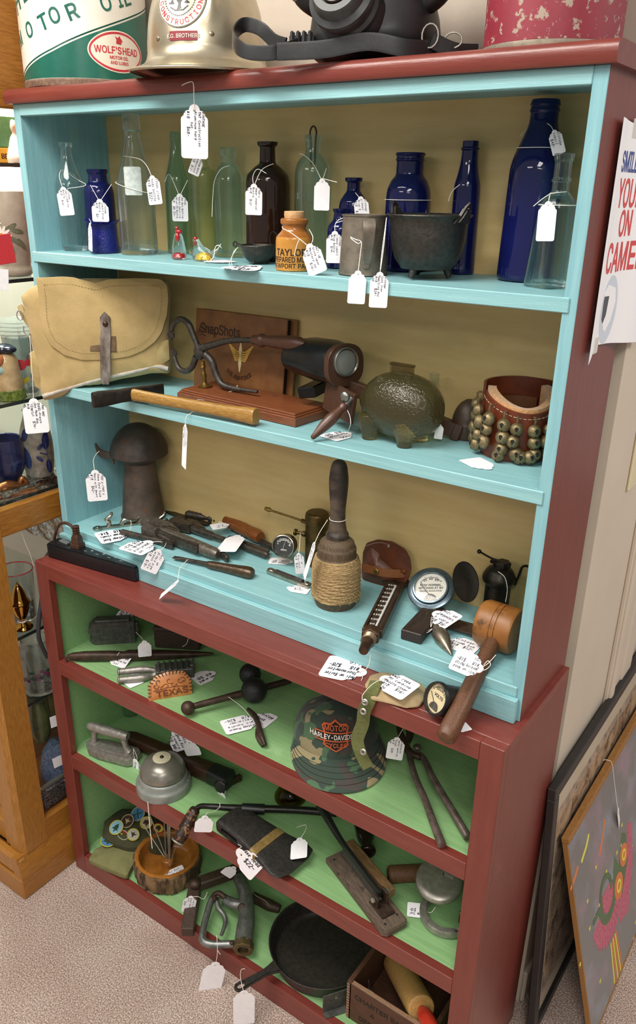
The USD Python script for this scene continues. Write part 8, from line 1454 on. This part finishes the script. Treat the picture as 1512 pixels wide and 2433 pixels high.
part(br, 'base', cat(bx(-.05, .045, -.016, .016, 0, .008, .001), bx(-.047, .042, -.014, .014, .008, .012, .001)), COP); part(br, 'figure', cat(stick([(-.04, 0, .022), (-.015, 0, .026), (.01, 0, .018), (.03, -.002, .02)], [.008, .011, .009, .004], 6, n=12), stick([(-.04, 0, .024), (-.045, 0, .038)], [.006, .007], 4, n=10), stick([(.01, 0, .018), (.02, 0, .034), (.032, 0, .016)], [.006, .006, .004], 6, n=10)), COP, smooth=60)
# below the rail
gq, gg = (-0.13, -0.0524, 0.7546), (-0.085, -0.0812, 0.7272)
rg = thing('tall_glass', 'tall clear glass with thin red rim behind the gold cup', 'glass', (gq[0], gq[1], .7006))
part(rg, 'body', vessel([(.034, 0), (.036, .003), (.041, .13)], .002, .006, 36), CLEAR, smooth=50); part(rg, 'rim', tube([(.0405 * math.cos(a), .0405 * math.sin(a), .1305) for a in np.linspace(0, 6.283, 40, False)], .0013, 6, closed=True), REDP)
gc = thing('gold_cup', 'shiny gold lidded trophy cup in the oak cabinet', 'trophy cup', (-.085, gg[1], .7006))
GLD = M('polished_gold', '#b0832f', '#c99a45', scale=20, rough=.1, metal=1.0)
part(gc, 'cup', lathe(smooth_prof([(.022, 0), (.024, .003), (.02, .008), (.008, .016), (.007, .022), (.016, .036), (.021, .055), (.022, .066), (.0245, .068)], 3), 36), GLD, smooth=60); part(gc, 'lid', lathe(smooth_prof([(.0248, .069), (.0248, .071), (.019, .078), (.0145, .095), (.009, .108), (.0035, .115), (.002, .12)], 3), 36), GLD, smooth=60); part(gc, 'tie', tube([(.009 * math.cos(a), .009 * math.sin(a), .019) for a in np.linspace(0, 6.28, 14)], .0022, 6), PAPER)
tq = (-0.075, -0.0514, 0.7149)
ty = thing('scroll_tray', 'black tray with pale scroll pattern under the gold cup', 'tray', (-.06, tq[1] + .05, .7006))
part(ty, 'tray', bx(-.03, .002, -.03, .055, 0, .028, .003), M('black_tray', '#141413', rough=.3)); part(ty, 'scroll', cat(*[stick([(.0026, y + .008 * math.cos(a) * a / 6, .014 + .006 * math.sin(a) * a / 6) for a in np.linspace(1, 7, 9)], .0009, 3, n=5) for y in (-.012, .02)]), MTL)
jq = (-0.09, -0.0627, 0.561)
jr = thing('flower_jar', 'clear ribbed glass jar with purple and green flower decals', 'jar', (jq[0], jq[1] + .01, .5156))
jm = vessel(smooth_prof([(.042, 0), (.044, .004), (.045, .025), (.046, .1), (.036, .125), (.034, .14)], 3), .0025, .008, 44); part(jr, 'body', jm, CLEAR, smooth=60)
PRP = M('plum_flower', '#4f2440', '#6d3a56', scale=90, rough=.4); rnd = random.Random(2)
for k in range(15): part(jr, 'flower' if k % 3 else 'leaf', mv(wrap(sub(prism(circ(.0055 + .002 * (k % 3 == 0), 10, rnd.uniform(-.035, .035), rnd.uniform(-.012, .014), .0045), .0005), .006), .0462), (0, 0, .058), (0, 0, 45)), PRP if k % 3 else PGN, smooth=False)
for q, h, r, m_, lab in (((-0.1, -0.0861, 0.3937), .12, .03, M('moss_green_vase', '#2f3a26', '#56603a', scale=12, rough=.25), 'dark moss green vase behind the blue beaded hat'), ((-0.12, -0.0358, 0.3674), .13, .018, M('olive_brown_vase', '#5a5a34', '#7d7a4c', scale=12, rough=.25), 'slim olive vase beside the dark moss green vase')):
    solo('green_vase', lab, 'vase', lathe(smooth_prof([(r * .6, 0), (r * .9, .02), (r, .06), (r * .8, h * .8), (r * .7, h)], 3), 30), m_, (q[0], q[1] + .02, .3605))
part(cu, 'glass_shelf', bx(-.95, OX - .026, -.16, .18, .354, .36, 0), pane('shelf_glass'))
hq = (-0.09, -0.0641, 0.2574)
solo('blue_hat', 'blue gathered fabric hat with beaded lower edge', 'hat', rough(loft([[(x, y, z) for x, y, z in sell(.05 * k, .045 * k, h, 40)] for k, h in ((.95, 0), (1.02, .01), (1, .04), (.8, .075), (.4, .095), (.05, .1))]), .003, 45), M('slate_blue_fabric', '#47546e', '#6d7c98', scale=60, rough=.6, bump=.6, bscale=160), (hq[0] - .02, hq[1] + .03, .2)) if False else solo('blue_hat', 'blue gathered fabric hat with beaded lower edge', 'hat', rough(loft([[(x, y, z) for x, y, z in sell(.05 * k, .045 * k, h, 40)] for k, h in ((.95, 0), (1.02, .01), (1, .04), (.8, .085), (.4, .115), (.05, .122))]), .003, 45), M('slate_blue_fabric', '#47546e', '#6d7c98', scale=60, rough=.6, bump=.6, bscale=160), (hq[0] - .045, hq[1] + .06, .1835))
pq = (-0.062, -0.0835, 0.1601)
pu2 = thing('beaded_purse', 'black sequined evening purse with silver frame on the cabinet floor', 'purse', (-.062, pq[1] + .045, .1805), 88)
part(pu2, 'body', rough(sub(bx(-.075, .075, -.008, .008, 0, .062, .006), .012), .0015, 60), M('black_sequins', '#0c0c0e', '#b9bcc0', scale=330, rough=.2, metal=.5, lo=.5, hi=.62, bump=.8, bscale=330)); part(pu2, 'frame', bx(-.076, .076, -.006, .006, .0625, .072, .002), M('silver_frame', '#b5b3ac', rough=.25, metal=.8)); part(pu2, 'strap', stick([(.055, -.011, .05), (.03, -.013, .03), (.035, -.013, .012), (.07, -.012, .014)], .0015, 6), GB)
solo('white_label', 'white price label on the blue gathered hat', 'label', fr(bx(-.012, .012, -.016, .016, -.0004, .0004, .0002), (-0.048, -0.0642, 0.3119), (.3, .95, .1), (0, -.15, 1)), PAPER)
solo('white_label', 'small white label hanging by the green vases', 'label', fr(bx(-.008, .008, -.016, .016, -.0004, .0004, .0002), (-0.05, -0.0591, 0.4319), (.3, .95, .0), (0, .1, 1)), PAPER)
jg = (-0.12, -0.1859, 0.204)
solo('beige_jug', 'small beige pottery jug behind the front glass at the lower left', 'jug', lathe(smooth_prof([(.025, 0), (.034, .02), (.03, .045), (.018, .06), (.02, .07)], 3), 30), BGE, (-.16, -.1, .1805))
solo('string', 'white string hanging over the silver foil in the oak cabinet', 'string', stick([(-0.045, -0.0773, 0.9591), (-0.045, -0.071, 0.9281), (-0.045, -0.0623, 0.8957), (-0.045, -0.0577, 0.8653)], .0008, 5, n=5), STRING)
# ================================================================ right side
SGP = M('sign_paper', '#f0eff3', rough=.5); INB = M('sign_navy', '#3b4a8a', rough=.5); INR = M('sign_red', '#cc4a4c', rough=.5); SGG = M('sign_grey', '#c9d0de', rough=.5); SGD = M('sign_dark', '#4a4a52', rough=.5)
SO = (1.1008, 0.0583, 1.4553)
def bow(m):
    v = np.asarray(m.vertices); u, h = v[:, 0], v[:, 1]
    x = .0028 + .003 * np.exp(-(u / .02) ** 2) + .0135 / (1 + np.exp(-(u - .125) / .014)); return T(np.stack([1.1008 + x + v[:, 2], SO[1] + u, SO[2] + h], 1), m.faces)
sgn = thing('paper_sign', 'white taped paper sign reading SMILE YOUR ON CAMERA on the cabinet side', 'sign')
part(sgn, 'sheet', bow(sub(prism(sg.Polygon([(0, 0), (.03, .022), (.08, .018), (.213, .004), (.216, .285), (-.0035, .299)]), .0004), .012)), SGP, smooth=50)
def wr(s, h, x, y, w=1): return mv(txt(s, h, .0003), (x, y, .0005), s=(w, 1, 1))
part(sgn, 'heading', bow(sub(wr('SMILE', .023, .058, .24, .72), .008)), INB, smooth=False); part(sgn, 'lettering', bow(sub(cat(wr('YOUR .', .033, .085, .198, .75), wr('ON', .031, .078, .162, .8), wr('CAMERA', .036, .1, .117, .78)), .008)), INR, smooth=False)
pc_ = part(sgn, 'picture', bow(sub(prism(circ(.034, 30, .062, .066, .046), .0006), .01)), SGG, smooth=False, label='printed oval picture of a security camera')
part(pc_, 'camera_body', bow(sub(prism(sg.Polygon([(.034, .09), (.05, .1), (.08, .094), (.088, .075), (.078, .05), (.06, .036), (.052, .04), (.045, .05)]), .0009), .008)), SGP, smooth=False); part(pc_, 'lens', bow(prism(sg.Polygon([(.036, .086), (.056, .085), (.053, .06), (.044, .05), (.038, .056)]), .0012)), SGD, smooth=False)
TPE = M('clear_tape', '#d2cdc6', rough=.25)
for q in ((.02, .022), (.05, .29)): part(sgn, 'tape', bow(prism(sg.box(q[0], q[1] - .011, q[0] + .02, q[1] + .011), .0007)), TPE, smooth=False)
swp = thing('switch_plate', 'cream wall switch plate on the side wall at the right edge', 'switch plate', (1.1063, 0.4357, 1.2308))
part(swp, 'plate', bx(0, .0055, -.036, .036, -.0575, .0575, .002), M('cream_plastic', '#d5c9a6', rough=.4)); part(swp, 'screw', mv(sph(0, 0, 0, (.001, .003, .003), 2), (.0055, 0, -.03)), CREAM_E); part(swp, 'toggle', bx(.0052, .014, -.004, .004, -.008, .008, .002), CREAM_E)
# framed picture leaning on the side wall
F0, F1 = np.array((1.15, 0.178, 0)), np.array((1.112, 0.178, 0.652))
FM = axis(F0, (0, 1, 0), F1 - F0); fh = float(np.linalg.norm(F1 - F0)); FW = .85
pic = thing('framed_picture', 'large black framed picture with cream mat leaning on the side wall', 'framed picture', mat=FM)
BF = M('satin_black_frame', '#1c1a1a', '#242222', scale=20, rough=.45); MATB = M('cream_mat', '#c9bba3', rough=.7)
for nm, (u0, u1, v0, v1) in (('top', (0, FW, fh - .026, fh)), ('bottom', (0, FW, 0, .026)), ('left', (0, .026, .0262, fh - .0262)), ('right', (FW - .026, FW, .0262, fh - .0262))): part(pic, 'frame_side', bx(u0, u1, v0, v1, 0, .016, .0015), BF)
part(pic, 'mat_board', bx(.026, FW - .026, .026, fh - .026, .006, .008, 0), MATB); part(pic, 'print', bx(.055, FW - .07, .07, fh - .085, .0081, .0088, 0), M('brown_figure_print', '#8a7a6a', '#c4a98c', scale=11, rough=.6, chip='#4a3f3a', chip_at=(.52, .6), chip_scale=14)); part(pic, 'glass', bx(.026, FW - .026, .026, fh - .026, .011, .012, 0), pane('picture_glass'))
part(pic, 'label_strip', bx(.035, .043, fh - .09, fh - .045, .0081, .0086, 0), PAPER)
# velvet poster board
P0, P1 = np.array((1.2664, 0.2427, 0)) + (.0, 0, .001), np.array((1.1399, 0.2427, 0.4958))
PM = axis(P0, (0, 1, 0), P1 - P0); ph = float(np.linalg.norm(P1 - P0)); PW = .62
pst = thing('velvet_poster', 'dark velvet poster of pink birds and yellow stars in thin wooden frame', 'poster', mat=PM)
def velvet():
    n = {'tc': ('texture_coordinate', {}), 'a': ('noise_texture', {'scale': 9.0, 'detail': 3.0}), 'g': ('noise_texture', {'scale': 520.0, 'detail': 2.0}), 'mp': ('mapping', {'location': (4, 2, 1)}), 'b': ('noise_texture', {'scale': 7.0, 'detail': 3.0}), 'ra': ('rgb_ramp', {'ramp': [(.5, (0, 0, 0)), (.66, (1, 1, 1))]}), 'rb': ('rgb_ramp', {'ramp': [(.52, (0, 0, 0)), (.66, (1, 1, 1))]}), 'rg': ('rgb_ramp', {'ramp': [(.42, (.1, .1, .1)), (.6, (1, 1, 1))]}),
         'x1': ('math', {'math_type': 'multiply'}), 'x2': ('math', {'math_type': 'multiply'}), 'm1': ('mix_color', {'a': c('#4c413d'), 'b': c('#8c5a70')}), 'm2': ('mix_color', {'b': c('#7a8296')}), 'p': ('principled_bsdf', {'roughness': .9, 'sheen_weight': .4})}
    return usdkit.material(stage, '/World/Looks/velvet', n, [('tc.object', 'a.vector'), ('tc.object', 'g.vector'), ('tc.object', 'mp.vector'), ('mp.vector', 'b.vector'), ('a.fac', 'ra.fac'), ('b.fac', 'rb.fac'), ('g.fac', 'rg.fac'), ('ra.color', 'x1.value1'), ('rg.color', 'x1.value2'), ('rb.color', 'x2.value1'), ('rg.color', 'x2.value2'), ('x1.value', 'm1.fac'), ('m1.result', 'm2.a'), ('x2.value', 'm2.fac'), ('m2.result', 'p.base_color')], surface='p.BSDF')
part(pst, 'board', bx(0.004, PW - .004, .004, ph - .01, 0, .006, .0005), velvet())
EDW = M('orange_frame_wood', '#84592a', '#9a6c36', scale=14, rough=.5, stretch=(3, 20, 20))
part(pst, 'top_strip', bx(0, PW, ph - .012, ph, -.004, .012, .001), EDW); part(pst, 'edge_strip', bx(0, .004, 0, ph - .0122, -.003, .0075, .0005), EDW); part(pst, 'edge_strip', bx(PW - .004, PW, 0, ph - .0122, -.003, .0075, .0005), EDW); part(pst, 'edge_strip', bx(.0042, PW - .0042, 0, .004, -.003, .0075, .0005), EDW)
PNK = M('pink_flock', '#b0566c', '#c0707f', scale=60, rough=.8); YLS = M('yellow_flock', '#d8cf55', rough=.8); ORF = M('orange_flock', '#d07a48', rough=.8); GNF = M('sage_flock', '#5d6f50', rough=.8)
star = lambda r: sg.Polygon([((r if k % 2 == 0 else r * .4) * math.cos(k * math.pi / 5 + 1.57), (r if k % 2 == 0 else r * .4) * math.sin(k * math.pi / 5 + 1.57)) for k in range(10)])
for u, v in [(0.1354, 0.3442), (0.1922, 0.291), (0.3006, 0.282), (0.2688, 0.2853), (0.3202, 0.3235), (0.1291, 0.251), (0.0688, 0.3096), (0.0978, 0.2432), (0.3441, 0.0305), (-0.009, 0.2148), (0.3804, 0.0637), (0.0622, 0.2453), (0.0835, 0.088), (0.3732, 0.2279), (0.3225, 0.1337), (0.2492, 0.2022), (0.3173, 0.003)]: part(pst, 'star', mv(prism(star(.006), .0006), (u, v, .006)), YLS, smooth=False)
W = [(0.1931, 0.2455), (0.0865, 0.3224), (0.2345, 0.1555)]
cx0, cy0 = W[0]
def flat_art(name, poly, mat, z=.006): part(pst, name, mv(prism(affinity.scale(poly, 1.35, 1.35, origin=(cx0 + .03, cy0 + .03)) if name != 'plume' else poly, .0007), (0, 0, z)), mat, smooth=False)
for k in range(13):
    a = math.radians(195 + k * 10.5); flat_art('feather', affinity.rotate(sg.Polygon([(.05, -.004), (.082, -.0075), (.09, 0), (.082, .0075), (.05, .004)]), math.degrees(a), origin=(0, 0)) if False else affinity.translate(affinity.rotate(sg.Polygon([(.045, -.004), (.078, -.0065), (.086, 0), (.078, .0065), (.045, .004)]), math.degrees(a), origin=(0, 0)), cx0, cy0), PNK)
flat_art('wing_band', affinity.translate(circ(.046, 30).difference(circ(.03, 24)).intersection(sg.box(-1, -1, 1, .008)), cx0, cy0), GNF, .0062); flat_art('wing_heart', affinity.translate(circ(.028, 24).intersection(sg.box(-1, -1, 1, .015)), cx0, cy0), PNK, .0063)
flat_art('wing_curl', affinity.translate(sg.LineString([(.02 * math.cos(a) - .004 * a, .016 + .022 * math.sin(a)) for a in np.linspace(-.6, 3.6, 20)] + [(-.07, .004)]).buffer(.0045), cx0, cy0), GNF, .0068)
bu, bv = (0.2594, 0.2349)
flat_art('bird_body', sg.Polygon([(bu - .03, bv - .075), (bu + .02, bv - .09), (bu + .07, bv - .02), (bu + .085, bv + .05), (bu + .06, bv + .06), (bu + .045, bv), (bu, bv - .04)]), PNK)
for du, dv_, r in ((-.012, -.012, .017), (.028, .022, .015)):
    flat_art('eye_ring', affinity.translate(circ(r * 1.35, 24), bu + du, bv + dv_), ORF, .0064); flat_art('eye', affinity.translate(circ(r * .7, 20).difference(circ(r * .42, 16)), bu + du, bv + dv_), YLS, .007)
flat_art('face', sg.Polygon([(bu - .03, bv + .03), (bu - .015, bv + .05), (bu, bv + .02), (bu + .03, bv + .065), (bu + .05, bv + .05), (bu + .045, bv), (bu + .01, bv - .04), (bu - .03, bv - .03)]), GNF, .0058)
for k in range(6): flat_art('tail_feather', sg.LineString([(cx0 - .01 + .006 * k, cy0 - .09), (cx0 - .014 + .009 * k, cy0 - .165 - .004 * k)]).buffer(.0022), ORF if k % 2 else YLS)
for k in range(24): flat_art('dapple', affinity.rotate(circ(.004, 8, sy=.002), k * 40) if False else affinity.translate(circ(.0035, 8, sy=.002), cx0 - .03 + (k % 6) * .009 + .003 * (k // 6 % 2), cy0 - .185 - (k // 6) * .009), YLS)
for (u0, v0), (u1, v1), m_ in zip([(0.0666, 0.421), (0.1976, 0.375), (-0.0133, 0.4545)] if False else [(0.1149, 0.4382), (0.2137, 0.4073), (0.039, 0.4157)], [(0.064, 0.4126), (0.1624, 0.3567), (-0.0064, 0.3993)], (YLS, ORF, ORF)): flat_art('plume', sg.LineString([(u0, v0), ((u0 + u1) / 2 + .008, (v0 + v1) / 2), (u1, v1)]).buffer(.004), m_)
tag('price tag hanging on a string over the velvet poster', ((1.185, 0.5139, 0.3925), (1.19, 0.5549, 0.3114), 0.02), 'b', ['$18-'], n=(1, .1, .25), strings=[[(1.185, 0.5139, 0.3925), (1.17, 0.5094, 0.4537), (1.158, 0.4901, 0.5246), (1.15, 0.475, 0.5409), (1.148, 0.4414, 0.5618)]])
